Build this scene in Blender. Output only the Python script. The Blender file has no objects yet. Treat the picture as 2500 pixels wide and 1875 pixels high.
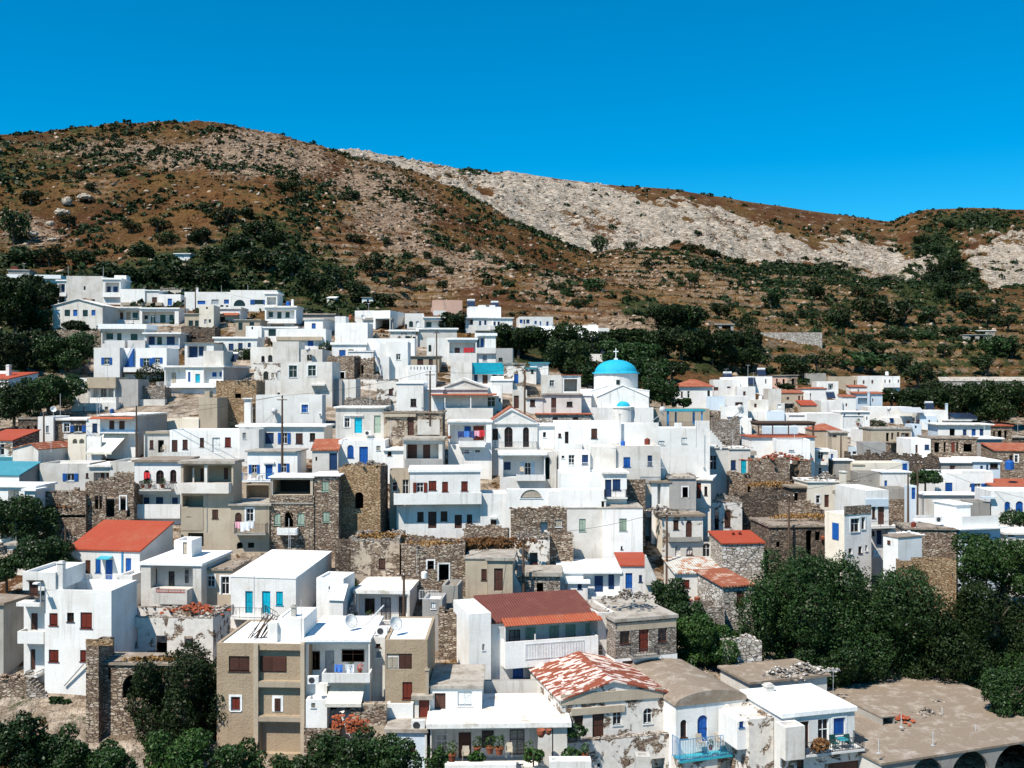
import bpy, math, random, re
import numpy as np
from mathutils import Vector, noise as mnoise
random.seed(7); R = random.random
scn = bpy.context.scene; COL = scn.collection
F = 2500.0; CX = 1250.0; HY = 937.0; CZ = 60.0      # lens, centre column, eye level and eye height of the photograph
def at(px, py, Y): return Vector(((px-CX)/F*Y, Y, CZ+(HY-py)/F*Y))
# ------------------------------------------------------------------ materials
def newmat(name):
    m = bpy.data.materials.new(name); m.use_nodes = True
    nt = m.node_tree; b = nt.nodes['Principled BSDF']
    return m, nt, b
class N:
    def __init__(s, nt): s.nt = nt
    def n(s, t, **kw):
        x = s.nt.nodes.new(t)
        for k, v in kw.items():
            if k.startswith('i_'):
                x.inputs[k[2:].replace('_', ' ')].default_value = v
            else: setattr(x, k, v)
        return x
    def l(s, a, b): s.nt.links.new(a, b)
    def noise(s, vec, scale, detail=4, rough=.55, dist=0.0):
        x = s.n('ShaderNodeTexNoise'); x.inputs['Scale'].default_value = scale; x.inputs['Detail'].default_value = detail
        x.inputs['Roughness'].default_value = rough; x.inputs['Distortion'].default_value = dist
        s.l(vec, x.inputs['Vector']); return x.outputs['Fac']
    def ramp(s, fac, *stops):
        x = s.n('ShaderNodeValToRGB'); e = x.color_ramp.elements
        while len(e) < len(stops): e.new(.5)
        for q, (p, c) in zip(e, stops):
            q.position = p; q.color = (c if len(c) == 4 else (*c, 1)) if hasattr(c, '__len__') else (c, c, c, 1)
        s.l(fac, x.inputs['Fac']); return x.outputs['Color']
    def mix(s, fac, a, b, mode='MIX'):
        x = s.n('ShaderNodeMix', data_type='RGBA', blend_type=mode)
        for i, v in ((0, fac), (6, a), (7, b)):
            if hasattr(v, 'links'): s.l(v, x.inputs[i])
            elif i == 0: x.inputs[0].default_value = v
            else: x.inputs[i].default_value = (*v, 1)
        return x.outputs[2]
    def math(s, op, a, b=0.0, c=None, clamp=False):
        x = s.n('ShaderNodeMath', operation=op, use_clamp=clamp)
        for i, v in enumerate((a, b, c)):
            if v is None: continue
            if hasattr(v, 'links'): s.l(v, x.inputs[i])
            else: x.inputs[i].default_value = v
        return x.outputs[0]
    def mapping(s, vec, scale):
        x = s.n('ShaderNodeMapping'); x.inputs['Scale'].default_value = scale; s.l(vec, x.inputs['Vector']); return x.outputs[0]
    def coord(s, kind='Object'): return s.n('ShaderNodeTexCoord').outputs[kind]
    def bump(s, h, strength, dist, bsdf):
        x = s.n('ShaderNodeBump'); x.inputs['Strength'].default_value = strength; x.inputs['Distance'].default_value = dist
        s.l(h, x.inputs['Height']); s.l(x.outputs[0], bsdf.inputs['Normal'])
    def rnd(s): return s.n('ShaderNodeObjectInfo').outputs['Random']
M = {}
def objvec(N_):
    # object coordinates shifted by a per-object random so that no two walls repeat
    c = N_.coord(); r = N_.rnd()
    v = N_.n('ShaderNodeVectorMath', operation='ADD'); N_.l(c, v.inputs[0])
    cb = N_.n('ShaderNodeCombineXYZ'); a = N_.math('MULTIPLY', r, 57.0)
    N_.l(a, cb.inputs[0]); N_.l(a, cb.inputs[1]); N_.l(cb.outputs[0], v.inputs[1])
    return v.outputs[0], r
def plaster(key, base, dirt, amt=.5, streak=.35, rough=.9, bump=.35):
    m, nt, b = newmat('plaster_'+key); k = N(nt); v, r = objvec(k)
    blot = k.noise(v, .45, 5, .6); fine = k.noise(v, 7, 4, .65)
    st = k.noise(k.mapping(v, (2.6, 2.6, .16)), 1.0, 4, .6)
    c = k.mix(k.math('MULTIPLY', k.ramp(blot, (.42, 0), (.72, 1)), amt), base, dirt)
    c = k.mix(k.math('MULTIPLY', k.ramp(st, (.56, 0), (.74, 1)), streak), c, tuple(x*.62 for x in dirt))
    c = k.mix(k.math('MULTIPLY', k.ramp(fine, (.3, 1), (.62, 0)), .16), c, tuple(x*.75 for x in dirt))
    hv = k.n('ShaderNodeHueSaturation'); k.l(c, hv.inputs['Color'])
    k.l(k.math('MULTIPLY_ADD', r, .24, .84), hv.inputs['Value'])
    k.l(hv.outputs[0], b.inputs['Base Color']); b.inputs['Roughness'].default_value = rough
    k.bump(k.math('ADD', k.math('MULTIPLY', fine, .5), blot), bump, .12, b); M[key] = m
def stone(key, cols, mortar, sc=(2.6, 2.6, 6.5), plast=None, plo=.46, bump=.9):
    m, nt, b = newmat('masonry_'+key); k = N(nt); v, r = objvec(k)
    mv = k.mapping(v, sc); wob = k.noise(v, 1.3, 3)
    va = k.n('ShaderNodeVectorMath', operation='ADD'); k.l(mv, va.inputs[0])
    cb = k.n('ShaderNodeCombineXYZ'); k.l(wob, cb.inputs[2]); k.l(wob, cb.inputs[0]); k.l(cb.outputs[0], va.inputs[1])
    v1 = k.n('ShaderNodeTexVoronoi'); v1.inputs['Scale'].default_value = 1; k.l(va.outputs[0], v1.inputs['Vector'])
    v2 = k.n('ShaderNodeTexVoronoi', feature='DISTANCE_TO_EDGE'); v2.inputs['Scale'].default_value = 1; k.l(va.outputs[0], v2.inputs['Vector'])
    sep = k.n('ShaderNodeSeparateColor'); k.l(v1.outputs['Color'], sep.inputs[0])
    n = len(cols); c = k.ramp(sep.outputs[0], *[(i/(n-1), cols[i]) for i in range(n)])
    joint = k.ramp(v2.outputs['Distance'], (.02, 0), (.11, 1))
    c = k.mix(joint, mortar, c)
    big = k.noise(v, .5, 5, .6)
    c = k.mix(k.math('MULTIPLY', k.ramp(big, (.4, 0), (.7, 1)), .45), c, tuple(x*.7 for x in cols[0]))
    h = joint
    if plast:
        pm = k.ramp(k.noise(v, .8, 6, .62, .4), (plo, 0), (plo+.035, 1))
        pc = k.mix(k.ramp(k.noise(v, 2.2, 5, .65), (.4, 0), (.75, .7)), plast, tuple(x*.62 for x in plast))
        c = k.mix(pm, c, pc); h = k.math('ADD', k.math('MULTIPLY', pm, 1.4), k.math('MULTIPLY', joint, k.math('SUBTRACT', 1.0, pm)))
    k.l(c, b.inputs['Base Color']); b.inputs['Roughness'].default_value = .95
    k.bump(h, bump, .09, b); M[key] = m
def simple(key, c, rough=.6, metal=0., var=.12, nsc=3., spec=.4):
    m, nt, b = newmat(key); k = N(nt); v, r = objvec(k)
    f = k.noise(v, nsc, 4, .6)
    cc = k.mix(k.ramp(f, (.35, 0), (.75, 1)), c, tuple(x*(1-2.6*var) for x in c))
    hv = k.n('ShaderNodeHueSaturation'); k.l(cc, hv.inputs['Color']); k.l(k.math('MULTIPLY_ADD', r, .3, .85), hv.inputs['Value'])
    k.l(hv.outputs[0], b.inputs['Base Color'])
    b.inputs['Roughness'].default_value = rough; b.inputs['Metallic'].default_value = metal
    b.inputs['Specular IOR Level'].default_value = spec; M[key] = m
def roofing(key, base, worn, fac=(.45, .6), rib=None, rib_axis=0, rough=.8, sc=.9, squares=False):
    m, nt, b = newmat('roofing_'+key); k = N(nt); v, r = objvec(k)
    f = k.noise(v, sc, 6, .68)
    if squares:
        vo = k.n('ShaderNodeTexVoronoi', distance='CHEBYCHEV'); vo.inputs['Scale'].default_value = 1.0; vo.inputs['Randomness'].default_value = .75
        k.l(k.mapping(v, (1.5, 3.0, 1)), vo.inputs['Vector'])
        sp = k.n('ShaderNodeSeparateColor'); k.l(vo.outputs['Color'], sp.inputs[0])
        f = k.math('ADD', k.math('MULTIPLY', f, .62), k.math('MULTIPLY', sp.outputs[0], .38))
    c = k.mix(k.ramp(f, (fac[0], 0), (fac[1], 1)), base, worn)
    f2 = k.noise(v, 4, 3); c = k.mix(k.math('MULTIPLY', k.ramp(f2, (.4, 0), (.7, 1)), .35), c, tuple(x*.5 for x in base))
    k.l(c, b.inputs['Base Color']); b.inputs['Roughness'].default_value = rough
    if rib:
        w = k.n('ShaderNodeTexWave', bands_direction='XYZ'[rib_axis] if False else ('X', 'Y', 'Z')[rib_axis]); w.inputs['Scale'].default_value = rib
        k.l(k.coord(), w.inputs['Vector']); k.bump(w.outputs['Fac'], .8, .06, b)
    else: k.bump(f, .4, .08, b)
    M[key] = m
plaster('W', (.75, .74, .72), (.5, .46, .4), .45, .5)
plaster('V', (.64, .615, .575), (.4, .345, .28), .6, .6)
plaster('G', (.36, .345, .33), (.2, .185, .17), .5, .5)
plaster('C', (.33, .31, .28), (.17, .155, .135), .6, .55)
plaster('E', (.42, .35, .265), (.26, .2, .135), .5, .45)
plaster('Q', (.37, .285, .195), (.24, .17, .105), .45, .35, bump=.8)
plaster('K', (.62, .4, .31), (.48, .3, .22), .3, .25)
plaster('Y', (.7, .64, .54), (.5, .4, .3), .4, .4)
plaster('A', (.52, .6, .67), (.42, .46, .5), .4, .3)  # bluish white; on shaded sides of white walls the blue shade is painted in
plaster('X', (.035, .03, .026), (.02, .018, .016), .5, .3)  # near-black; on niche backs the shade of the open space is put into the colour
SB = [(.14, .092, .063), (.23, .158, .108), (.32, .235, .167), (.42, .335, .25), (.54, .46, .37)]
stone('S', SB, (.045, .032, .024))
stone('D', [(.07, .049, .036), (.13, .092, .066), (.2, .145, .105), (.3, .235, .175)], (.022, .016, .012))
stone('L', [(.19, .15, .12), (.3, .25, .205), (.4, .35, .3), (.55, .5, .44)], (.07, .055, .045))
stone('O', [(.24, .15, .075), (.34, .22, .12), (.42, .29, .17), (.48, .36, .23)], (.15, .09, .045))
stone('P', SB, (.06, .045, .035), plast=(.66, .62, .57), plo=.43)
stone('R', SB, (.06, .045, .035), plast=(.42, .34, .26), plo=.5)
stone('Z', [(.3, .26, .22), (.42, .38, .33), (.55, .51, .46), (.66, .62, .58)], (.12, .1, .085), sc=(2., 2., 3.6))
roofing('w', (.82, .82, .81), (.6, .57, .52), (.6, .85))
roofing('v', (.74, .72, .68), (.42, .36, .28), (.5, .68))
roofing('c', (.37, .335, .29), (.22, .185, .145), (.45, .62))
roofing('e', (.22, .17, .125), (.37, .32, .27), (.5, .7))
roofing('o', (.3, .042, .013), (.3, .075, .035), (.5, .75), sc=.35)
roofing('t', (.3, .07, .028), (.38, .16, .085), (.45, .65), rib=1.6, rib_axis=0)
roofing('m', (.13, .032, .02), (.17, .055, .035), (.5, .7), rib=1.3, rib_axis=0)
roofing('j', (.33, .07, .025), (.33, .12, .06), (.5, .7), rib=1.3, rib_axis=0)
roofing('y', (.22, .05, .02), (.66, .56, .5), (.5, .56), squares=True)
roofing('x', (.5, .48, .42), (.34, .12, .045), (.5, .56), sc=1.2, rib=1.2, rib_axis=0)
roofing('h', (.26, .07, .028), (.45, .3, .22), (.52, .62), rib=1.0, rib_axis=0)
roofing('z', (.03, .2, .26), (.06, .24, .3), (.5, .7))
for kk, c, ro in (('cb', (.006, .085, .34), .55), ('ct', (.0, .36, .5), .5), ('cn', (.075, .028, .018), .6), ('cr', (.15, .022, .01), .55), ('cg', (.3, .38, .3), .6),
               ('cy', (.012, .04, .12), .5), ('cw', (.75, .75, .74), .6), ('cs', (.3, .32, .34), .6), ('ce', (.42, .36, .28), .7), ('cl', (.45, .6, .75), .6),
               ('iron', (.04, .04, .045), .5), ('bluerail', (.03, .2, .42), .5), ('wood', (.09, .055, .035), .8), ('canvas', (.68, .65, .56), .9),
               ('redrail', (.45, .05, .02), .5), ('steel', (.5, .51, .52), .35), ('pot', (.27, .075, .033), .8), ('soil', (.12, .08, .05), .95), ('brickpile', (.33, .08, .03), .85),
               ('cloth_navy', (.03, .05, .16), .9), ('cloth_red', (.55, .03, .04), .9), ('cloth_pink', (.7, .35, .42), .9), ('cloth_white', (.75, .76, .8), .9), ('cloth_blue', (.06, .2, .6), .9),
               ('bulb', (.7, .7, .66), .3), ('greenplastic', (.01, .06, .055), .4), ('turquoise_plastic', (.03, .32, .4), .4), ('cable', (.03, .03, .03), .6), ('panel', (.02, .03, .06), .2), ('rubber', (.02, .02, .02), .8)):
    simple(kk, c, ro)
roofing('dome', (.0, .33, .5), (.01, .38, .54), (.5, .7))
def glass():
    m, nt, b = newmat('window_glass'); b.inputs['Base Color'].default_value = (.012, .014, .017, 1); b.inputs['Roughness'].default_value = .12
    b.inputs['Specular IOR Level'].default_value = .45; M['glass'] = m
glass()
# ------------------------------------------------------------------ mesh builder
class MB:
    def __init__(s): s.v = []; s.f = []; s.m = []
    def quad(s, a, b, c, d, mi=0):
        i = len(s.v); s.v += [tuple(a), tuple(b), tuple(c), tuple(d)]; s.f.append((i, i+1, i+2, i+3)); s.m.append(mi)
    def poly(s, pts, mi=0):
        i = len(s.v); s.v += [tuple(p) for p in pts]; s.f.append(tuple(range(i, i+len(pts)))); s.m.append(mi)
    def hexa(s, p, mi=0):      # 8 points: bottom 0-3, top 4-7
        i = len(s.v); s.v += [tuple(q) for q in p]
        for f in ((3, 2, 1, 0), (4, 5, 6, 7), (0, 1, 5, 4), (1, 2, 6, 5), (2, 3, 7, 6), (3, 0, 4, 7)):
            s.f.append(tuple(i+j for j in f)); s.m.append(mi)
    def box(s, x0, x1, y0, y1, z0, z1, mi=0):
        s.hexa([(x0, y0, z0), (x1, y0, z0), (x1, y1, z0), (x0, y1, z0), (x0, y0, z1), (x1, y0, z1), (x1, y1, z1), (x0, y1, z1)], mi)
    def bar(s, a, b, r, n=5, r2=None, mi=0, caps=True):
        a = Vector(a); b = Vector(b); d = b-a
        if d.length < 1e-6: return
        d.normalize(); q = d.orthogonal().normalized(); w = d.cross(q); i = len(s.v); r2 = r if r2 is None else r2
        for c, rr in ((a, r), (b, r2)):
            for k in range(n):
                t = 2*math.pi*k/n; s.v.append(tuple(c+q*(rr*math.cos(t))+w*(rr*math.sin(t))))
        for k in range(n):
            s.f.append((i+k, i+(k+1) % n, i+n+(k+1) % n, i+n+k)); s.m.append(mi)
        if caps:
            s.f.append(tuple(i+k for k in reversed(range(n)))); s.m.append(mi); s.f.append(tuple(i+n+k for k in range(n))); s.m.append(mi)
    def rock(s, c, rx, ry, rz, mi=0):
        i = len(s.v); a = R()*6.3; ca, sa = math.cos(a), math.sin(a)
        for z, q, n in ((-1, .55, 4), (-.1, 1.05, 5), (.75, .6, 4)):
            for k in range(n):
                t = 6.283*k/n+z; g = q*(.75+.5*R()); x = g*math.cos(t)*rx; y = g*math.sin(t)*ry
                s.v.append((c[0]+x*ca-y*sa, c[1]+x*sa+y*ca, c[2]+z*rz*(.8+.4*R())))
        A = [i+k for k in range(4)]; B = [i+4+k for k in range(5)]; C_ = [i+9+k for k in range(4)]
        for lo, hi in ((A, B), (B, C_)):
            n, m = len(lo), len(hi); p = q = 0
            while p < n or q < m:
                if q*n <= p*m and q < m: s.f.append((lo[p % n], hi[(q+1) % m], hi[q % m])); q += 1
                else: s.f.append((lo[p % n], lo[(p+1) % n], hi[q % m])); p += 1
                s.m.append(mi)
        s.f.append(tuple(C_)); s.m.append(mi)
    def lathe(s, prof, c=(0, 0, 0), n=16, mi=0, a0=0., a1=2*math.pi):
        i = len(s.v); full = abs(a1-a0-2*math.pi) < 1e-6; cols = n if full else n+1
        for r, z in prof:
            for k in range(cols):
                t = a0+(a1-a0)*k/n; s.v.append((c[0]+r*math.cos(t), c[1]+r*math.sin(t), c[2]+z))
        for j in range(len(prof)-1):
            for k in range(n):
                k2 = (k+1) % cols; s.f.append((i+j*cols+k, i+j*cols+k2, i+(j+1)*cols+k2, i+(j+1)*cols+k)); s.m.append(mi)
    def build(s, name, mats, parent=None, smooth=False):
        me = bpy.data.meshes.new(name); me.from_pydata(s.v, [], s.f)
        if isinstance(mats, str): mats = [mats]
        for q in mats: me.materials.append(M[q])
        if len(mats) > 1: me.polygons.foreach_set('material_index', s.m)
        if smooth: me.polygons.foreach_set('use_smooth', [True]*len(me.polygons))
        o = bpy.data.objects.new(name, me); COL.objects.link(o)
        if parent: o.parent = parent
        return o
def thing(name, label, cat, loc=(0, 0, 0), rz=0., group=None):
    o = bpy.data.objects.new(name, None); COL.objects.link(o); o.location = loc; o.rotation_euler = (0, 0, rz)
    o.empty_display_size = .5; o['label'] = label; o['category'] = cat
    if group: o['group'] = group
    return o
def tag(o, label=None, cat=None, group=None, kind=None):
    for k, v in (('label', label), ('category', cat), ('group', group), ('kind', kind)):
        if v: o[k] = v
    return o
# ------------------------------------------------------------------ lie of the land
PXC = [-1800, 0, 700, 1250, 1700, 2100, 2500, 4300]
PYR = [2300, 1850, 1700, 1500, 1290, 1130, 1000, 905, 800, 700]
DT = [[74, 74, 74, 74, 74, 74, 74, 74], [80, 80, 80, 80, 83, 86, 86, 86], [86, 86, 86, 86, 88, 94, 95, 95], [97, 97, 97, 98, 101, 105, 107, 108],
      [113, 113, 112, 114, 124, 126, 134, 136], [126, 126, 125, 128, 152, 165, 175, 178], [150, 150, 146, 152, 175, 215, 235, 238],
      [170, 170, 168, 178, 205, 262, 290, 295], [205, 205, 205, 220, 260, 330, 360, 365], [250, 250, 255, 285, 340, 400, 430, 430]]
DT = np.array(DT, float)
def colY(px): return np.array([np.interp(px, PXC, DT[r]) for r in range(len(PYR))])
def D(px, py):
    c = colY(px); return float(np.interp(py, PYR[::-1], c[::-1]))
RID = [(-1800, 330), (-600, 335), (0, 320), (113, 316), (282, 305), (475, 296), (565, 297), (678, 328), (780, 359), (938, 396), (1074, 452), (1220, 514), (1334, 576), (1440, 625),
       (1500, 618), (1600, 600), (1673, 593), (1808, 638), (1950, 655), (2090, 678), (2260, 715), (2500, 735), (3000, 700), (4300, 650)]
RIX = [a for a, b in RID]; RIY = [b for a, b in RID]
RDX = [-1800, 0, 500, 938, 1334, 1440, 1673, 2090, 2500, 4300]; RDY = [430, 430, 440, 450, 440, 430, 460, 500, 520, 520]
def ground_profile(px):
    Y = list(colY(px)); Z = [(HY-p)/F*y for p, y in zip(PYR, Y)]
    rp = float(np.interp(px, RIX, RIY)); ry = float(np.interp(px, RDX, RDY))
    y7, z7 = Y[-1], Z[-1]; zr = (HY-rp)/F*ry
    for t, g in ((.2, .15), (.4, .34), (.6, .56), (.8, .79), (1., 1.), (1.06, 1.0), (1.4, .7)):
        Y.append(y7+(ry-y7)*t); Z.append(z7+(zr-z7)*g)
    return [5, 40]+Y, [-46, -39]+Z
def gz(x, y):
    px = CX+F*x/y; Y, Z = ground_profile(px); return CZ+float(np.interp(y, Y, Z))
# ------------------------------------------------------------------ houses
HOUSES = []
class House:
    def __init__(s, kind, label, group=None): s.kind, s.label, s.root, s.group = kind, label, None, group
    def frame(s, px, py, Y, a):
        s.a = math.radians(a); s.P = at(px, py, Y); s.Y = Y
        words = s.kind.split('_')
        cat = {'house': 'house', 'ruin': 'ruin', 'wall': 'wall', 'church': 'church', 'shell': 'house',  'shed': 'shed', 'hut': 'hut', 'terrace': 'terrace', 'building': 'building', 'chimney': 'chimney', 'pergola': 'pergola', 'tower': 'tower', 'arcade': 'building', 'staircase': 'staircase', 'fence': 'fence'}.get(words[-1], words[-1])
        s.root = thing(s.kind, s.label, cat, s.P, s.a, s.group)
        c, q = math.cos(s.a), math.sin(s.a)
        w = Vector((0, 0, CZ))-s.P; s.o = Vector((w.x*c+w.y*q, -w.x*q+w.y*c, w.z))
    def _ray(s, px, py):
        d = ((px-CX)/F, 1., (HY-py)/F); c, q = math.cos(s.a), math.sin(s.a)
        return (d[0]*c+d[1]*q, -d[0]*q+d[1]*c, d[2])
    def loc(s, px, py, v):
        d = s._ray(px, py); t = (v-s.o.y)/d[1]; return s.o.x+t*d[0], s.o.z+t*d[2]
    def side(s, px, py, u):
        d = s._ray(px, py)
        if abs(d[0]) < 1e-6: return None
        t = (u-s.o.x)/d[0]; return s.o.y+t*d[1], s.o.z+t*d[2]
    def world(s, u, v, z):
        c, q = math.cos(s.a), math.sin(s.a); return Vector((s.P.x+u*c-v*q, s.P.y+u*q+v*c, s.P.z+z))
COLM = {'b': 'cb', 't': 'ct', 'n': 'cn', 'r': 'cr', 'g': 'cg', 'y': 'cy', 'w': 'cw', 's': 'cs', 'e': 'ce', 'l': 'cl', 'k': 'glass'}
ROOFM = {'W': 'w', 'V': 'v', 'G': 'c', 'C': 'c', 'E': 'c', 'Q': 'w', 'K': 'v', 'Y': 'v', 'A': 'w', 'S': 'e', 'D': 'e', 'L': 'e', 'O': 'e', 'P': 'c', 'R': 'e', 'Z': 'c', 'X': 'c'}
def arch_fill(mb, u0, u1, z1, v0, v1, mi=0, n=8):
    # two spandrels that turn a square head into a round one
    r = (u1-u0)/2; c = (u0+u1)/2; zc = z1-r
    for sgn in (-1, 1):
        pts = [(c+sgn*r*math.cos(t), zc+r*math.sin(t)) for t in [math.pi/2*i/n for i in range(n+1)]]
        for v in (v0,): mb.poly([(x, v, z) for x, z in pts]+[(c+sgn*r, v, z1)], mi)
        for (xa, za), (xb, zb) in zip(pts, pts[1:]): mb.quad((xa, v0, za), (xb, v0, zb), (xb, v1, zb), (xa, v1, za), mi)
def opening(H, kind, u0, u1, z0, z1, v, code, mounted=False):
    c = code[0]; fl = code[1:]; far = H.Y > 185
    name = 'door' if kind == 'd' else 'window'
    if c == 'K':
        if 'f' in fl:
            t = .14; q = MB(); q.box(u0-t, u0, v-.06, v+.3, z0, z1+t); q.box(u1, u1+t, v-.06, v+.3, z0, z1+t); q.box(u0, u1, v-.06, v+.3, z1, z1+t); q.build('door_frame', 'cw', H.root)
        return
    w = u1-u0; d = -.02 if mounted else .14
    dk = c == 'k' and 'f' not in fl and R() < .6
    frame = 'cn' if dk else 'cw' if (c in 'kwlse' or 'o' in fl or 'f' in fl) else COLM[c]
    shut = c not in 'k' and 'o' not in fl
    if far:
        mb = MB(); mb.box(u0, u1, v+d, v+d+.06, z0, z1)
        o = mb.build(name, COLM[c] if shut else 'glass', H.root)
    elif name == 'door' and shut:
        mb = MB(); mb.box(u0, u1, v+d, v+d+.05, z0, z1)
        for a, b in ((.12, .45), (.55, .88)):
            for e, g in ((.08, .42), (.5, .92)):
                mb.box(u0+w*a, u0+w*b, v+d-.025, v+d-.001, z0+(z1-z0)*e, z0+(z1-z0)*g)
        o = mb.build('door', COLM[c], H.root)
        h = MB(); h.box(u1-w*.1, u1-w*.04, v+d-.07, v+d-.001, z0+(z1-z0)*.45, z0+(z1-z0)*.52); h.build('handle', 'iron', o)
    else:
        mb = MB(); t = min(.065, w*.09); mb.box(u0, u0+t, v+d-.02, v+d+.05, z0, z1); mb.box(u1-t, u1, v+d-.02, v+d+.05, z0, z1)
        mb.box(u0+t, u1-t, v+d-.02, v+d+.05, z1-t, z1); mb.box(u0+t, u1-t, v+d-.02, v+d+.05, z0, z0+t)
        if not shut:
            if w > .6: mb.box((u0+u1)/2-t*.4, (u0+u1)/2+t*.4, v+d-.01, v+d+.04, z0+t, z1-t)
            if z1-z0 > .9 and 'p' not in fl: mb.box(u0+t, u1-t, v+d-.012, v+d+.038, z0+(z1-z0)*.6, z0+(z1-z0)*.6+t*.7)
        if name == 'window' and not mounted: mb.box(u0-.07, u1+.07, v-.06, v+d-.021, z0-.07, z0)
        o = mb.build(name, frame, H.root)
        p = MB(); p.box(u0+t*.5, u1-t*.5, v+d+.02, v+d+.03, z0+t*.5, z1-t*.5); p.build('pane', 'glass', o)
        if shut:
            for a, b in ((u0+t, (u0+u1)/2-.012), ((u0+u1)/2+.012, u1-t)):
                q = MB(); q.box(a, b, v+d-.045, v+d-.021, z0+t, z1-t)
                nz = max(3, int((z1-z0)/.16))
                for i in range(nz):
                    za = z0+t+(z1-z0-2*t)*(i+.2)/nz; q.box(a+.05*w, b-.05*w, v+d-.062, v+d-.046, za, za+(z1-z0)/nz*.5)
                q.build('shutter', COLM[c], o)
    if 'o' in fl:
        for a, b in ((u0-w*.5-.02, u0-.02), (u1+.02, u1+w*.5+.02)):
            q = MB(); q.box(a, b, v-.07, v-.02, z0, z1)
            for i in range(6): q.box(a+.04, b-.04, v-.085, v-.071, z0+(z1-z0)*(i+.25)/6, z0+(z1-z0)*(i+.7)/6)
            q.build('shutter', COLM[c], o)
    if 'f' in fl:
        t = .16; q = MB(); q.box(u0-t, u0, v-.03, v+.02, z0, z1+t); q.box(u1, u1+t, v-.03, v+.02, z0, z1+t); q.box(u0, u1, v-.03, v+.02, z1, z1+t)
        q.build('surround', 'cw', o)
def rails(mb, pts, z0, z1, step=.14, r=.014):
    for (a, b) in zip(pts, pts[1:]):
        A = Vector((a[0], a[1], 0)); B = Vector((b[0], b[1], 0)); L = (B-A).length; n = max(1, int(L/step))
        for z in (z0+.06, z1): mb.bar((a[0], a[1], z), (b[0], b[1], z), r*1.6, 4)
        for i in range(n+1):
            p = A.lerp(B, i/n); mb.bar((p.x, p.y, z0), (p.x, p.y, z1), r if i % 8 else r*2, 4)
def ragged(mb, p0, p1, th, z, amp, mi=0, nrm=(0, 1)):
    A = Vector(p0); B = Vector(p1); L = (B-A).length; n = max(2, int(L/.42)); h = amp*R(); 
    for i in range(n):
        a = A.lerp(B, i/n); b = A.lerp(B, (i+1)/n); h = max(.04, min(amp, h+amp*(R()-.5)*.9))
        e = (nrm[0]*th, nrm[1]*th)
        mb.hexa([(a.x, a.y, z), (b.x, b.y, z), (b.x+e[0], b.y+e[1], z), (a.x+e[0], a.y+e[1], z), (a.x, a.y, z+h), (b.x, b.y, z+h*(.7+.6*R())), (b.x+e[0], b.y+e[1], z+h*(.7+.5*R())), (a.x+e[0], a.y+e[1], z+h)], mi)
        if R() < .5: mb.rock((a.x+e[0]*R(), a.y+e[1]*R(), z+h+.03), .16+.15*R(), .16, .07+.06*R(), mi)
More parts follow.
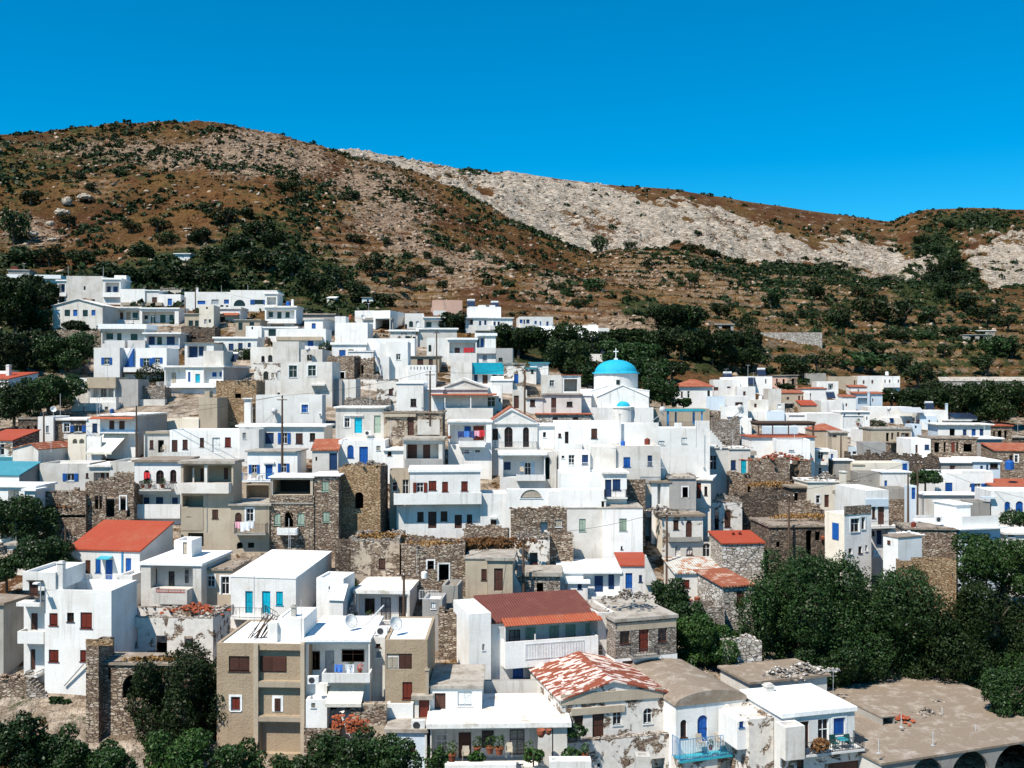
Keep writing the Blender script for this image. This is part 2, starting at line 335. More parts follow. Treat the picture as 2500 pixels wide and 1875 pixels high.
def block(H, spec, ops, ox, oy, sc):
    x0, x1, yt, yb = [float(q) for q in spec[:4]]; mat = spec[4]; roof = spec[5] if len(spec) > 5 and '=' not in spec[5] else 'p'
    kv = dict(q.split('=') for q in spec[5:] if '=' in q)
    X0, X1 = ox+x0/sc, ox+x1/sc; YT, YB = oy+yt/sc, oy+yb/sc
    fl = lambda k, d: float(kv.get(k, d))
    if H.root is None:
        pxc = (X0+X1)/2; d0 = D(min(max(pxc, 0), 2500), YB); Y = min(fl('Y', 999), d0+.6)+fl('dy', 0)
        H.frame(pxc, YB, Y, fl('a', 0))
    v = -fl('f', 0); u0, _ = H.loc(X0, YB, v); u1, _ = H.loc(X1, YB, v); xm = (X0+X1)/2
    zt = H.loc(xm, YT, v)[1]; zb = H.loc(xm, YB, v)[1]-fl('ex', 5)
    if 'fl' in kv: zb = H.loc(xm, YB, v)[1]      # floating block (jetty, tank)
    dp = fl('dp', 6)
    if 'sx' in kv:
        sxp = ox+fl('sx', 0)/sc; q = H.side(sxp, YT, u1 if sxp > xm else u0)
        if q and .8 < q[0]-v < 22: dp = q[0]-v
    vb = v+dp; rm = kv.get('rm', ROOFM.get(mat, 'c')); sm = kv.get('sm', mat)
    th = fl('th', .22) if roof == 'f' else 0; ov = fl('ov', .25 if roof == 'f' else .15)
    zw = zt-th
    if roof == 'p': hp = fl('hp', .3)
    zpk = H.loc(ox+fl('px', xm*sc-ox*sc)/sc, oy+fl('pk', yt)/sc, v)[1] if 'pk' in kv else zt+1
    # ---- openings
    niches = []; holes = []; todo = []; wall = MB()
    for op in ops:
        if op[0] == 'n':
            a, z1 = H.loc(ox+float(op[1])/sc, oy+float(op[2])/sc, v); b, z0 = H.loc(ox+float(op[3])/sc, oy+float(op[4])/sc, v)
            niches.append((max(a, u0+.02), min(b, u1-.02), z0, min(z1, zw-.02), float(op[5]), [float(q) for q in op[1:5]], op[6] if len(op) > 6 else None))
    for op in ops:
        if op[0] not in 'wd' or len(op[0]) > 1: continue
        c = [float(q) for q in op[1:5]]; cx, cy = (c[0]+c[2])/2, (c[1]+c[3])/2; nv = None
        for nc in niches:
            r = nc[5]
            if r[0] <= cx <= r[2] and r[1] <= cy <= r[3]: nv = v+nc[4]
        pv = v if nv is None else nv
        a, z1 = H.loc(ox+c[0]/sc, oy+c[1]/sc, pv); b, z0 = H.loc(ox+c[2]/sc, oy+c[3]/sc, pv)
        if nv is None:
            a = max(a, u0+.05); b = min(b, u1-.05); z1 = min(z1, zw-.03)
            if b-a < .1 or z1-z0 < .1: continue
            holes.append((a, b, z0, z1)); todo.append((op[0], a, b, z0, z1, v, op[5], False))
            if 'a' in op[5][1:]: arch_fill(wall, a, b, z1, v, v+.3)
        else: todo.append((op[0], a, b, z0, z1, nv, op[5], True))
    for nc in niches: holes.append(nc[:4])
    # ---- front wall with real holes
    us = sorted(set([u0, u1]+[h[0] for h in holes]+[h[1] for h in holes])); zs = sorted(set([zb, zw]+[h[2] for h in holes]+[h[3] for h in holes]))
    us = [q for q in us if u0-1e-6 <= q <= u1+1e-6]; zs = [q for q in zs if zb-1e-6 <= q <= zw+1e-6]
    for i in range(len(us)-1):
        for j in range(len(zs)-1):
            cu, cz = (us[i]+us[i+1])/2, (zs[j]+zs[j+1])/2
            if any(h[0] < cu < h[1] and h[2] < cz < h[3] for h in holes): continue
            wall.quad((us[i], v, zs[j]), (us[i+1], v, zs[j]), (us[i+1], v, zs[j+1]), (us[i], v, zs[j+1]))
    for h in holes:
        t = .3; a, b, c, d = h[:4]
        for nc in niches:
            if nc[:4] == h:
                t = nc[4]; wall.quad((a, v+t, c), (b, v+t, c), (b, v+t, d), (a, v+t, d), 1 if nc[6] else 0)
        wall.quad((a, v, c), (a, v+t, c), (a, v+t, d), (a, v, d)); wall.quad((b, v, c), (b, v, d), (b, v+t, d), (b, v+t, c))
        wall.quad((a, v, d), (a, v+t, d), (b, v+t, d), (b, v, d)); wall.quad((a, v, c), (b, v, c), (b, v+t, c), (a, v+t, c))
    zbk = H.loc(xm, oy+fl('bk', yt)/sc, vb)[1] if 'bk' in kv else zw
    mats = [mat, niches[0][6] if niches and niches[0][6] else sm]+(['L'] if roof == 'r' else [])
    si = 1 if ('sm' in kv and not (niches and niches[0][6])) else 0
    rf = MB(); rmats = [rm]
    if roof == 'r':
        tw = .5; rg_ = 2 if mat in 'PRY' else 0; rs_ = 2 if sm in 'PRY' else si
        for uu, e in ((u0, 1), (u1, -1)):
            wall.quad((uu, v, zb), (uu, vb, zb), (uu, vb, zw), (uu, v, zw), si); wall.quad((uu+e*tw, v+tw, zb), (uu+e*tw, vb, zb), (uu+e*tw, vb, zw), (uu+e*tw, v+tw, zw), si)
        wall.quad((u0, vb, zb), (u1, vb, zb), (u1, vb, zw), (u0, vb, zw), si); wall.quad((u0+tw, vb-tw, zb), (u1-tw, vb-tw, zb), (u1-tw, vb-tw, zw), (u0+tw, vb-tw, zw), si)
        wall.quad((u0+tw, v+tw, max(zb, zw-2)), (u1-tw, v+tw, max(zb, zw-2)), (u1-tw, v+tw, zw), (u0+tw, v+tw, zw)) if not holes else None
        am = fl('am', .45)
        ragged(wall, (u0, v), (u1, v), tw, zw, am, rg_, (0, 1)); ragged(wall, (u0, v+tw), (u0, vb-tw), tw, zw, am, rs_, (1, 0)); ragged(wall, (u1-tw, v+tw), (u1-tw, vb-tw), tw, zw, am, rs_, (1, 0)); ragged(wall, (u0, vb-tw), (u1, vb-tw), tw, zw, am*1.4, rs_, (0, 1))
        zf = zw-fl('fd', 1.6); rf.quad((u0+tw, v+.31, zf), (u1-tw, v+.31, zf), (u1-tw, vb-tw, zf), (u0+tw, vb-tw, zf)); rname = 'earth_floor'; rmats = ['e']
        for q in range(int((u1-u0)*dp*.5)):
            rf.rock((u0+tw+(u1-u0-2*tw)*R(), v+.5+(dp-1)*R(), zf+.05), .12+.2*R(), .15, .1)
    else:
        zl = zw
        # side and back walls
        def sidew(uu):
            if roof == 'u':
                wall.poly([(uu, v, zb), (uu, vb, zb), (uu, vb, zw), (uu, (v+vb)/2, zpk_u), (uu, v, zw)], si)
            elif roof == 's': wall.quad((uu, v, zb), (uu, vb, zb), (uu, vb, zbk), (uu, v, zw), si)
            else: wall.quad((uu, v, zb), (uu, vb, zb), (uu, vb, zw), (uu, v, zw), si)
        zpk_u = H.loc(xm, oy+fl('pk', yt)/sc, (v+vb)/2)[1] if roof in 'u' else zw
        sidew(u0); sidew(u1); wall.quad((u0, vb, zb), (u1, vb, zb), (u1, vb, zbk if roof == 's' else zw), (u0, vb, zbk if roof == 's' else zw), si)
        rname = 'roof'
        if roof == 'p':
            pw = .22; zf = zt-hp
            wall.quad((u0, v, zt), (u1, v, zt), (u1, v+pw, zt), (u0, v+pw, zt)); wall.quad((u0, vb-pw, zt), (u1, vb-pw, zt), (u1, vb, zt), (u0, vb, zt))
            wall.quad((u0, v+pw, zt), (u0+pw, v+pw, zt), (u0+pw, vb-pw, zt), (u0, vb-pw, zt)); wall.quad((u1-pw, v+pw, zt), (u1, v+pw, zt), (u1, vb-pw, zt), (u1-pw, vb-pw, zt))
            for a, b in (((u0+pw, v+pw), (u1-pw, v+pw)), ((u1-pw, v+pw), (u1-pw, vb-pw)), ((u1-pw, vb-pw), (u0+pw, vb-pw)), ((u0+pw, vb-pw), (u0+pw, v+pw))):
                wall.quad((*a, zf), (*b, zf), (*b, zt), (*a, zt))
            rf.quad((u0+pw, v+pw, zf), (u1-pw, v+pw, zf), (u1-pw, vb-pw, zf), (u0+pw, vb-pw, zf))
        elif roof == 'f': rf.box(u0-ov, u1+ov, v-ov, vb+ov*.5, zt-th, zt)
        elif roof == 'e':
            rf.box(u0-ov, u1+ov, v-ov, vb+ov, zt, zt+.18)
            for a, b in (((u0-ov, v-ov), (u1+ov, v-ov)), ((u0-ov, v), (u0-ov, vb)), ((u1+ov-.3, v), (u1+ov-.3, vb))):
                A, B = Vector(a), Vector(b)
                for i in range(int((B-A).length/.3)):
                    p = A.lerp(B, R()); rf.rock((p.x+.05+.25*R(), p.y+.15+.2*R(), zt+.2), .14+.14*R(), .15, .05+.06*R(), 1)
            for i in range(int((u1-u0)*dp*.35)): rf.rock((u0+(u1-u0)*R(), v+dp*R(), zt+.19), .08+.2*R(), .12, .04+.05*R(), 1)
            rmats = [rm, 'L']
        elif roof == 'g':
            um = H.loc(ox+fl('px', (x0+x1)/2)/sc, oy+fl('pk', yt-40)/sc, v)[0]
            wall.poly([(u0, v, zw), (u1, v, zw), (um, v, zpk)]); wall.poly([(u0, vb, zw), (u1, vb, zw), (um, vb, zpk)])
            for (ua, za, sg) in ((u0, zw, -1), (u1, zw, 1)):
                du, dz = ua-um, za-zpk; k = 1+ov/abs(du); e0 = (um, zpk+.02); e1 = (um+du*k, zpk+dz*k+.02); t_ = .12
                rf.hexa([(e0[0], v-ov, e0[1]), (e1[0], v-ov, e1[1]), (e1[0], vb+ov, e1[1]), (e0[0], vb+ov, e0[1]), (e0[0], v-ov, e0[1]+t_), (e1[0], v-ov, e1[1]+t_), (e1[0], vb+ov, e1[1]+t_), (e0[0], vb+ov, e0[1]+t_)])
            if 'tr' in kv:    # pediment moulding
                for ua, za in ((u0, zw), (u1, zw)):
                    wall.hexa([(um, v-.18, zpk-.3), (ua, v-.18, za-.05), (ua, v-.003, za-.05), (um, v-.003, zpk-.3), (um, v-.18, zpk-.02), (ua, v-.18, za+.18), (ua, v-.003, za+.18), (um, v-.003, zpk-.02)])
                wall.box(u0-.1, u1+.1, v-.2, v-.004, zw-.28, zw-.06)
                wall.bar(((u0+u1)/2, v-.02, zw+(zpk-zw)*.45), ((u0+u1)/2, v+.05, zw+(zpk-zw)*.45), .14, 8)
        elif roof == 's':
            t_ = .14; dz = (zbk-zw)/dp
            a = (v-ov, zw-dz*ov+.02); b = (vb+ov*.5, zbk+dz*ov*.5+.02)
            rf.hexa([(u0-ov, a[0], a[1]), (u1+ov, a[0], a[1]), (u1+ov, b[0], b[1]), (u0-ov, b[0], b[1]), (u0-ov, a[0], a[1]+t_), (u1+ov, a[0], a[1]+t_), (u1+ov, b[0], b[1]+t_), (u0-ov, b[0], b[1]+t_)])
        elif roof == 'u':
            t_ = .12; vm = (v+vb)/2
            for va, sg in ((v, -1), (vb, 1)):
                dz = (zw-zpk_u)/(va-vm); ve = va+sg*ov; ze = zpk_u+dz*(ve-vm)
                rf.hexa([(u0-ov, ve, ze+.02), (u1+ov, ve, ze+.02), (u1+ov, vm, zpk_u+.02), (u0-ov, vm, zpk_u+.02), (u0-ov, ve, ze+.02+t_), (u1+ov, ve, ze+.02+t_), (u1+ov, vm, zpk_u+.02+t_), (u0-ov, vm, zpk_u+.02+t_)])
        elif roof == 'h':
            vm = (v+vb)/2; zp = H.loc(xm, oy+fl('pk', yt-30)/sc, vm)[1]; k = min(dp, u1-u0)*.42; o_ = ov
            A = [(u0-o_, v-o_, zw), (u1+o_, v-o_, zw), (u1+o_, vb+o_, zw), (u0-o_, vb+o_, zw)]; a, b = (u0+k, vm, zp), (u1-k, vm, zp)
            if u1-k <= u0+k: a = b = ((u0+u1)/2, vm, zp)
            B = [(x, y, z+.1) for x, y, z in A]
            rf.quad(B[0], B[1], b, a); rf.quad(B[2], B[3], a, b); rf.poly([B[1], B[2], b]); rf.poly([B[3], B[0], a]); rf.quad(*A)
            for i in range(4): rf.quad(A[i], A[(i+1) % 4], B[(i+1) % 4], B[i])
        elif roof == 'v':
            rise = fl('rise', 1.0); n = 12; um = (u0+u1)/2; hw = (u1-u0)/2+ov; pr = [(um+hw*math.cos(math.pi*(1-i/n)), zw+.1+rise*math.sin(math.pi*i/n)) for i in range(n+1)]
            for (ua, za), (ub, zb2) in zip(pr, pr[1:]): rf.quad((ua, v-ov, za), (ub, v-ov, zb2), (ub, vb+ov, zb2), (ua, vb+ov, za))
            rf.poly([(x, v-ov, z) for x, z in pr]+[(u1+ov, v-ov, zw), (u0-ov, v-ov, zw)])
            rf.poly([(x, vb+ov, z) for x, z in pr]+[(u1+ov, vb+ov, zw), (u0-ov, vb+ov, zw)])
            rf.quad((u0-ov, v-ov, zw), (u0-ov, vb+ov, zw), (u0-ov, vb+ov, zw+.1), (u0-ov, v-ov, zw+.1)); rf.quad((u1+ov, v-ov, zw), (u1+ov, vb+ov, zw), (u1+ov, vb+ov, zw+.1), (u1+ov, v-ov, zw+.1))
    wall.build('wall', mats, H.root)
    if rf.f: rf.build(rname, rmats, H.root)
    for t in todo: opening(H, *t)
    # ---- extras
    if not hasattr(H, 'flat'): H.flat = roof in 'pf' and dp > 3 and 'fl' not in kv; H.zt = zt; HOUSES.append(H)
    H.v, H.vb, H.u0, H.u1 = v, vb, u0, u1
    for op in ops:
        k = op[0]; g = lambda i: float(op[i]); P = lambda x, y, vv: H.loc(ox+x/sc, oy+y/sc, vv)
        if k in ('wr', 'wl', 'dr', 'dl'):
            uu = u1 if k[1] == 'r' else u0; s_ = 1 if k[1] == 'r' else -1
            a = H.side(ox+g(1)/sc, oy+g(2)/sc, uu); b = H.side(ox+g(3)/sc, oy+g(4)/sc, uu)
            if not a or not b: continue
            va, vc = sorted((a[0], b[0])); z0, z1 = sorted((a[1], b[1])); va = max(va, v+.1); vc = min(vc, vb-.1)
            if vc-va < .15: continue
            mb = MB(); mb.box(min(uu+.005*s_, uu+.06*s_), max(uu+.005*s_, uu+.06*s_), va, vc, z0, z1)
            o = mb.build('door' if k[0] == 'd' else 'window', COLM[op[5][0]] if op[5][0] != 'K' else 'X', H.root)
        elif k == 'p':
            out = g(5); kd = op[6]; vo = v-out; a, z1 = P(g(1), g(2), vo); b, z0 = P(g(3), g(4), vo); fz = z0+.16
            o = MB(); o.box(a, b, vo, v-.004, z0, fz)
            if kd in 'sc':
                o.box(a, b, vo, vo+.12, fz, z1); o.box(a, a+.12, vo+.12, v-.004, fz, z1); o.box(b-.12, b, vo+.12, v-.004, fz, z1)
                o.build('balcony', op[7] if len(op) > 7 else mat, H.root)
            else:
                q = o.build('balcony', op[7] if len(op) > 7 else mat, H.root); r = MB()
                rails(r, [(a+.05, v-.02), (a+.05, vo+.05), (b-.05, vo+.05), (b-.05, v-.02)], fz, z1)
                r.build('railing', {'i': 'iron', 'B': 'bluerail', 'R': 'redrail', 'W': 'cw'}[kd], q)
        elif k == 'e':
            out = g(5); a, z1 = P(g(1), g(2), v); b, _ = P(g(3), g(2), v); _, z0 = P((g(1)+g(3))/2, g(4), v-out); sh = float(op[7]) if len(op) > 7 else 0.
            o = MB(); o.hexa([(a+sh, v-out, z0), (b+sh, v-out, z0), (b, v-.01, z1), (a, v-.01, z1), (a+sh, v-out, z0+.05), (b+sh, v-out, z0+.05), (b, v-.01, z1+.05), (a, v-.01, z1+.05)])
            if op[6] == 'canvas': o.box(a+sh, b+sh, v-out-.02, v-out-.002, z0-.22, z0+.05)
            o.build('awning', op[6], H.root)
        elif k == 'l':
            out = g(5); a, z1 = P(g(1), g(2), v-out); b, z0 = P(g(3), g(4), v-out)
            o = MB(); o.box(a, b, v-out, v-.005, z0, z1); o.build('ledge', op[6] if len(op) > 6 else mat, H.root)
        elif k == 'c':
            vv = v+g(5); a, z1 = P(g(1), g(2), vv); b, z0 = P(g(3), g(4), vv); w = b-a
            o = MB(); o.box(a, b, vv, vv+w, z0-1., z1-.12); o.box(a-.06, b+.06, vv-.06, vv+w+.06, z1-.12, z1-.04); o.box(a+.05, b-.05, vv+.05, vv+w-.05, z1-.04, z1+.08)
            o.build('chimney', op[6] if len(op) > 6 else mat, H.root)
        elif k == 'o':
            vv = v-g(5); a, z1 = P(g(1), g(2), vv); b, z0 = P(g(3), g(4), vv)
            o = MB(); o.box(a, b, vv, vv+max(.1, (b-a)), z0, z1); o.build('post', op[6] if len(op) > 6 else mat, H.root)
        elif k == 'r':
            vv = v-g(5); a, z1 = P(g(1), g(2), vv); b, z0 = P(g(3), g(4), vv); r = MB(); rails(r, [(a, vv), (b, vv)], z0, z1)
            r.build('railing', {'i': 'iron', 'B': 'bluerail', 'R': 'redrail', 'W': 'cw'}[op[6]], H.root)
        elif k == 'q':
            # flight of steps along the facade from its foot (x, y) to its head (x, y)
            vv = v-g(5); n = int(g(6)); wd = .9; a, za = P(g(1), g(2), vv); b, zb_ = P(g(3), g(4), vv); o = MB()
            for i in range(n):
                ua = a+(b-a)*i/n; ub = a+(b-a)*(i+1)/n; zz = za+(zb_-za)*(i+1)/n; lo, hi = sorted((ua, ub)); o.box(lo, hi, vv, vv+wd, min(za, zz-.9), zz)
            q = o.build('steps', op[7] if len(op) > 7 else mat, H.root)
            if len(op) > 8:
                r = MB(); r.bar((a, vv+.04, za+.9), (b, vv+.04, zb_+.9), .03, 4)
                for i in range(n+1): r.bar((a+(b-a)*i/n, vv+.04, za+(zb_-za)*i/n), (a+(b-a)*i/n, vv+.04, za+(zb_-za)*i/n+.9), .018, 4)
                r.build('railing', op[8], q)
        elif k == 'i':
            item(H, op[1], ox+g(2)/sc, oy+g(3)/sc, v+g(4), op[5:])
def run(text):
    ox = oy = 0.; sc = 1.; H = None; spec = None; ops = []; last = None
    def flush():
        nonlocal spec, ops
        if spec: block(H, spec, ops, ox, oy, sc)
        spec, ops = None, []
    for ln in text.strip().splitlines():
        ln = ln.split('#')[0].strip()
        if not ln: continue
        c = ln[0]
        if c == 'T': flush(); ox, oy, sc = [float(q) for q in ln.split()[1:4]]
        elif c == 'H':
            flush(); a = ln[2:].split(';'); H = House(a[0].strip(), a[1].strip(), (a[2].strip() if len(a) > 2 else GROUPS.get(a[0].strip())))
        elif c == 'B': flush(); spec = ln.split()[1:]
        elif c == 'G': flush(); tree_line(ln[2:], ox, oy, sc)
        elif c == 'i':
            a, b = ln.split(';', 1); ops.append(a.split()+[b.strip()])
        else: ops.append(ln.split())
    flush()
GROUPS = {'white_house': 'white houses of the village', 'stone_house': 'stone houses of the village', 'stone_ruin': 'roofless stone ruins', 'stone_wall': 'dry stone walls', 'grey_house': 'grey and beige houses of the village', 'beige_house': 'grey and beige houses of the village', 'white_wall': 'white walls between houses', 'whitewashed_house': 'white houses of the village'}
# ------------------------------------------------------------------ small things
def put(H, px, py, v):
    u, z = H.loc(px, py, v); return H.world(u, v, z)
def foliage(name, lobes, n, size, seed, parent, mat, up=0., jit=.9, shell=.22):
    rg = np.random.default_rng(seed); L = np.array(lobes, float); wts = (L[:, 3]*L[:, 4]*L[:, 5])**.67; wts /= wts.sum()
    pts = np.zeros((0, 3)); nr = np.zeros((0, 3))
    while len(pts) < n:
        k = int(n*1.5)+50; q = rg.choice(len(L), k, p=wts); d = rg.normal(size=(k, 3)); d /= np.linalg.norm(d, axis=1)[:, None]
        ph = rg.random(3)*6; bump = 1+.13*np.sin(d[:, 0]*5+ph[0]+q)*np.sin(d[:, 1]*6+ph[1])+.1*np.sin(d[:, 2]*9+ph[2]+q)
        r = (1-np.abs(rg.normal(size=k))*shell)*bump; r = np.clip(r, .1, 1.25)
        p = L[q, :3]+d*r[:, None]*L[q, 3:6]
        deep = np.zeros(k, bool)
        for i, l in enumerate(L):
            e = (((p-l[:3])/l[3:6])**2).sum(1); deep |= (e < .42)
        ok = ~deep & (p[:, 2] > .05)
        pts = np.vstack([pts, p[ok]]); nr = np.vstack([nr, d[ok]])
    pts = pts[:n]; nr = nr[:n]
    nn = nr+jit*rg.normal(size=(n, 3)); nn[:, 2] += up; nn /= np.linalg.norm(nn, axis=1)[:, None]
    t = np.cross(nn, rg.normal(size=(n, 3))); t /= np.linalg.norm(t, axis=1)[:, None]; b = np.cross(nn, t)
    s = size*(.6+.8*rg.random(n))[:, None]
    V = np.stack([pts+t*s*.75, pts+b*s*.42+nn*s*.1, pts-t*s*.75, pts-b*s*.42+nn*s*.1], 1).reshape(-1, 3)
    me = bpy.data.meshes.new(name); me.vertices.add(4*n); me.vertices.foreach_set('co', V.ravel().astype(np.float32))
    me.loops.add(4*n); me.loops.foreach_set('vertex_index', np.arange(4*n, dtype=np.int32))
    me.polygons.add(n); me.polygons.foreach_set('loop_start', np.arange(0, 4*n, 4, dtype=np.int32)); me.update(calc_edges=True)
    me.materials.append(M[mat]); o = bpy.data.objects.new(name, me); COL.objects.link(o)
    if parent: o.parent = parent
    return o
def leafmat(key, a, b, spec=.22, rough=.5):
    m, nt, bs = newmat('leaves_'+key); k = N(nt)
    g = k.n('ShaderNodeNewGeometry'); c = k.mix(g.outputs['Random Per Island'], a, b)
    hv = k.n('ShaderNodeHueSaturation'); k.l(c, hv.inputs['Color']); k.l(k.math('MULTIPLY_ADD', k.rnd(), .5, .75), hv.inputs['Value'])
    k.l(hv.outputs[0], bs.inputs['Base Color']); bs.inputs['Roughness'].default_value = rough; bs.inputs['Specular IOR Level'].default_value = spec; M[key] = m
leafmat('leaf', (.009, .023, .006), (.027, .06, .014)); leafmat('leafdark', (.008, .017, .005), (.022, .038, .010), .15); leafmat('olive', (.022, .026, .009), (.06, .052, .02), .1, .8); leafmat('leafgreen', (.014, .04, .008), (.04, .085, .016))
leafmat('straw', (.17, .09, .032), (.31, .185, .075), .1, .9); leafmat('rustgrass', (.1, .045, .018), (.22, .11, .045), .1, .9); leafmat('flower', (.55, .06, .03), (.7, .2, .12), .2, .7); leafmat('greyscrub', (.09, .07, .05), (.16, .125, .095), .1, .9)
simple('bark', (.1, .075, .055), .95)
DROP = 1.1
def item(H, kind, px, py, v, rest):
    label = rest[-1]; ar = rest[:-1]; s = float(ar[0]) if ar else 1.
    p = put(H, px, py, v); rz = H.a
    if kind in ('rubble', 'grass', 'bush') and v < 0:
        zg = gz(p.x, p.y)-DROP
        if 0 < p.z-zg < 2.5: p.z = zg
    def T(name, cat, grp=None): return thing(name, label, cat, p, rz, grp)
    if kind == 'pot': s *= .72
    if kind == 'grass': s *= .8
    if kind == 'urn': s *= .62
    if kind == 'sol': s *= .8
    if kind == 'ant':
        t = T('television_antenna', 'antenna', 'television antennas on the roofs'); h = 2.6*s
        m = MB(); m.bar((0, 0, 0), (0, 0, h), .02, 5); m.build('mast', 'steel', t)
        b = MB(); b.bar((-.7, 0, h-.15), (.7, .1, h-.15), .018, 4)
        for i in range(6): b.bar((-.6+.22*i, -.3, h-.15), (-.6+.22*i, .35, h-.15), .012, 4)
        b.bar((-.25, 0, h-.6), (.35, 0, h-.6), .015, 4); b.build('boom', 'steel', t)
    elif kind == 'mast':
        t = T('roof_mast', 'mast', 'bare masts on the roofs'); m = MB(); m.bar((0, 0, 0), (0, 0, 2.6*s), .035, 5); m.box(-.12, .12, -.12, .12, 0, .04); m.build('mast', 'steel', t)
    elif kind == 'dish':
        t = T('satellite_dish', 'satellite dish', 'satellite dishes on the roofs'); m = MB(); m.bar((0, 0, 0), (0, 0, .8*s), .03, 5); m.box(-.15, .15, -.15, .15, 0, .04); m.build('stand', 'steel', t)
        d = MB(); r = .42*s; d.lathe([(.01, 0), (r*.5, .05), (r*.85, .15), (r, .22), (r*.86, .165), (r*.5, .07), (.01, .02)], n=14); o = d.build('reflector', 'cw', t, True); o.location = (0, -.1, .85*s); o.rotation_euler = (math.radians(65), 0, .7)
        a = MB(); a.bar((0, -.1, .75*s), (.3*s, -.55*s, 1.0*s), .015, 4); a.build('feed_arm', 'steel', t)
    elif kind == 'sol':
        t = T('solar_water_heater', 'water heater', 'solar water heaters on the roofs'); m = MB()
        for x in (-.75, .75): m.bar((x, 0, 0), (x, 1.1, 1.3), .03, 4); m.bar((x, 1.1, 0), (x, 1.1, 1.3), .03, 4)
        m.build('frame', 'steel', t)
        q = MB(); q.hexa([(-.85, 0, .12), (.85, 0, .12), (.85, 1.05, 1.2), (-.85, 1.05, 1.2), (-.85, -.05, .2), (.85, -.05, .2), (.85, 1., 1.28), (-.85, 1., 1.28)]); q.build('collector', 'panel', t)
        k = MB(); k.bar((-.8, 1.15, 1.5), (.8, 1.15, 1.5), .28, 12); k.build('tank', 'steel', t, False)
    elif kind == 'globe':
        t = T('water_heater_tank', 'water heater'); m = MB(); m.bar((0, 0, 0), (.5, 0, 1.3), .04, 4); m.bar((.9, 0, 0), (.5, 0, 1.3), .04, 4); m.bar((-.9, .0, 0.1), (.45, 0, 1.2), .05, 4); m.build('frame', 'steel', t)
        k = MB(); k.lathe([(.02, -.42), (.3, -.33), (.45, 0), (.3, .33), (.02, .42)], (.5, 0, 1.6), 12); k.build('tank', 'steel', t, True)
    elif kind == 'ac':
        t = T('air_conditioner', 'air conditioner', 'air conditioner units'); m = MB(); m.box(-.42*s, .42*s, -.3*s, 0, 0, .6*s); m.build('casing', 'cw', t)
        g = MB(); g.lathe([(.01, 0), (.2*s, .005), (.23*s, .01), (.23*s, 0)], n=14); o = g.build('fan_grille', 'iron', t); o.location = (-.1*s, -.31*s, .3*s); o.rotation_euler = (math.pi/2, 0, 0)
    elif kind == 'pot':
        t = T('flower_pot', 'flower pot', 'potted plants'); m = MB(); m.lathe([(.01, 0), (.2*s, 0), (.3*s, .42*s), (.33*s, .42*s), (.33*s, .5*s), (.28*s, .5*s), (.26*s, .44*s), (.01, .43*s)], n=12); m.build('pot', 'pot', t)
        foliage('plant', [(0, 0, .85*s, .42*s, .42*s, .45*s), (.15*s, .1, 1.05*s, .25*s, .25*s, .3*s)], 110, .12*s, int(px*7), t, 'leafgreen' if R() < .8 else 'flower')
    elif kind == 'urn':
        t = T('clay_urn', 'urn', 'clay urns'); m = MB(); m.lathe([(.01, 0), (.22*s, 0), (.4*s, .35*s), (.38*s, .6*s), (.42*s, .7*s), (.34*s, .68*s), (.3*s, .5*s), (.01, .4*s)], n=14); m.build('body', 'pot', t, True)
    elif kind in ('chair', 'gchair'):
        t = T('garden_chair', 'chair', 'garden chairs'); c = 'greenplastic' if kind[0] == 'g' else 'ce'
        m = MB(); m.box(-.25, .25, -.25, .25, .4, .45); m.build('seat', c, t)
        b = MB(); b.hexa([(-.25, .22, .45), (.25, .22, .45), (.25, .27, .45), (-.25, .27, .45), (-.25, .32, .95), (.25, .32, .95), (.25, .36, .95), (-.25, .36, .95)]); b.build('backrest', c, t)
        for x in (-.22, .22):
            for y in (-.22, .22): l = MB(); l.bar((x, y, 0), (x, y, .4), .025, 5); l.build('leg', c, t)
        for x in (-.27, .27): l = MB(); l.bar((x, -.22, .4), (x, -.22, .64), .022, 4); l.bar((x, -.24, .65), (x, .3, .67), .025, 4); l.build('armrest', c, t)
    elif kind == 'table':
        t = T('garden_table', 'table'); m = MB(); m.lathe([(.01, .69), (.42*s, .69), (.43*s, .72), (.42*s, .74), (.01, .74)], n=18); m.build('tabletop', ar[1] if len(ar) > 1 else 'turquoise_plastic', t)
        for a in range(4): l = MB(); l.bar((.3*math.cos(a*1.57+.8), .3*math.sin(a*1.57+.8), 0), (.2*math.cos(a*1.57+.8), .2*math.sin(a*1.57+.8), .7), .025, 5); l.build('leg', 'iron', t)
    elif kind.startswith('cloth_'):
        t = MB(); w, h = .38*s, .75*s; n = 6
        for th in (0, .02):
            for i in range(n):
                for j in range(4):
                    f = lambda i, j: (-w+2*w*i/n, th+.07*math.sin(i*1.9+px)*(j/4), -h*j/4*(1+.08*math.sin(i+px)))
                    t.quad(f(i, j), f(i+1, j), f(i+1, j+1), f(i, j+1))
        o = t.build('hanging_cloth', kind, None); o.location = p; o.rotation_euler = (0, 0, rz); tag(o, label, 'laundry', 'laundry hung out to dry')
    elif kind == 'bricks':
        t = MB(); 
        for j in range(9):
            for i in range(8):
                if R() < .9-j*.06: q = (i-4)*.3*s+R()*.08; t.box(q, q+.25*s, R()*.15, .35+R()*.15, j*.14*s+.002*i, j*.14*s+.125*s)
        o = t.build('brick_stack', 'brickpile', None); o.location = p; o.rotation_euler = (0, 0, rz); tag(o, label, 'bricks')
    elif kind == 'rubble':
        t = MB(); w = 1.6*s
        for i in range(int(60*s)):
            x = random.gauss(0, w*.5); y = random.gauss(0, .6); t.rock((x, y, max(0, .55*s-abs(x)*.4-abs(y)*.3)*R()), .12+.16*R(), .16, .1)
        o = t.build('rubble_heap', ar[1] if len(ar) > 1 else 'L', None); o.location = p; o.rotation_euler = (0, 0, rz); tag(o, label, 'rubble', 'heaps of rubble', 'stuff')
    elif kind == 'bush':
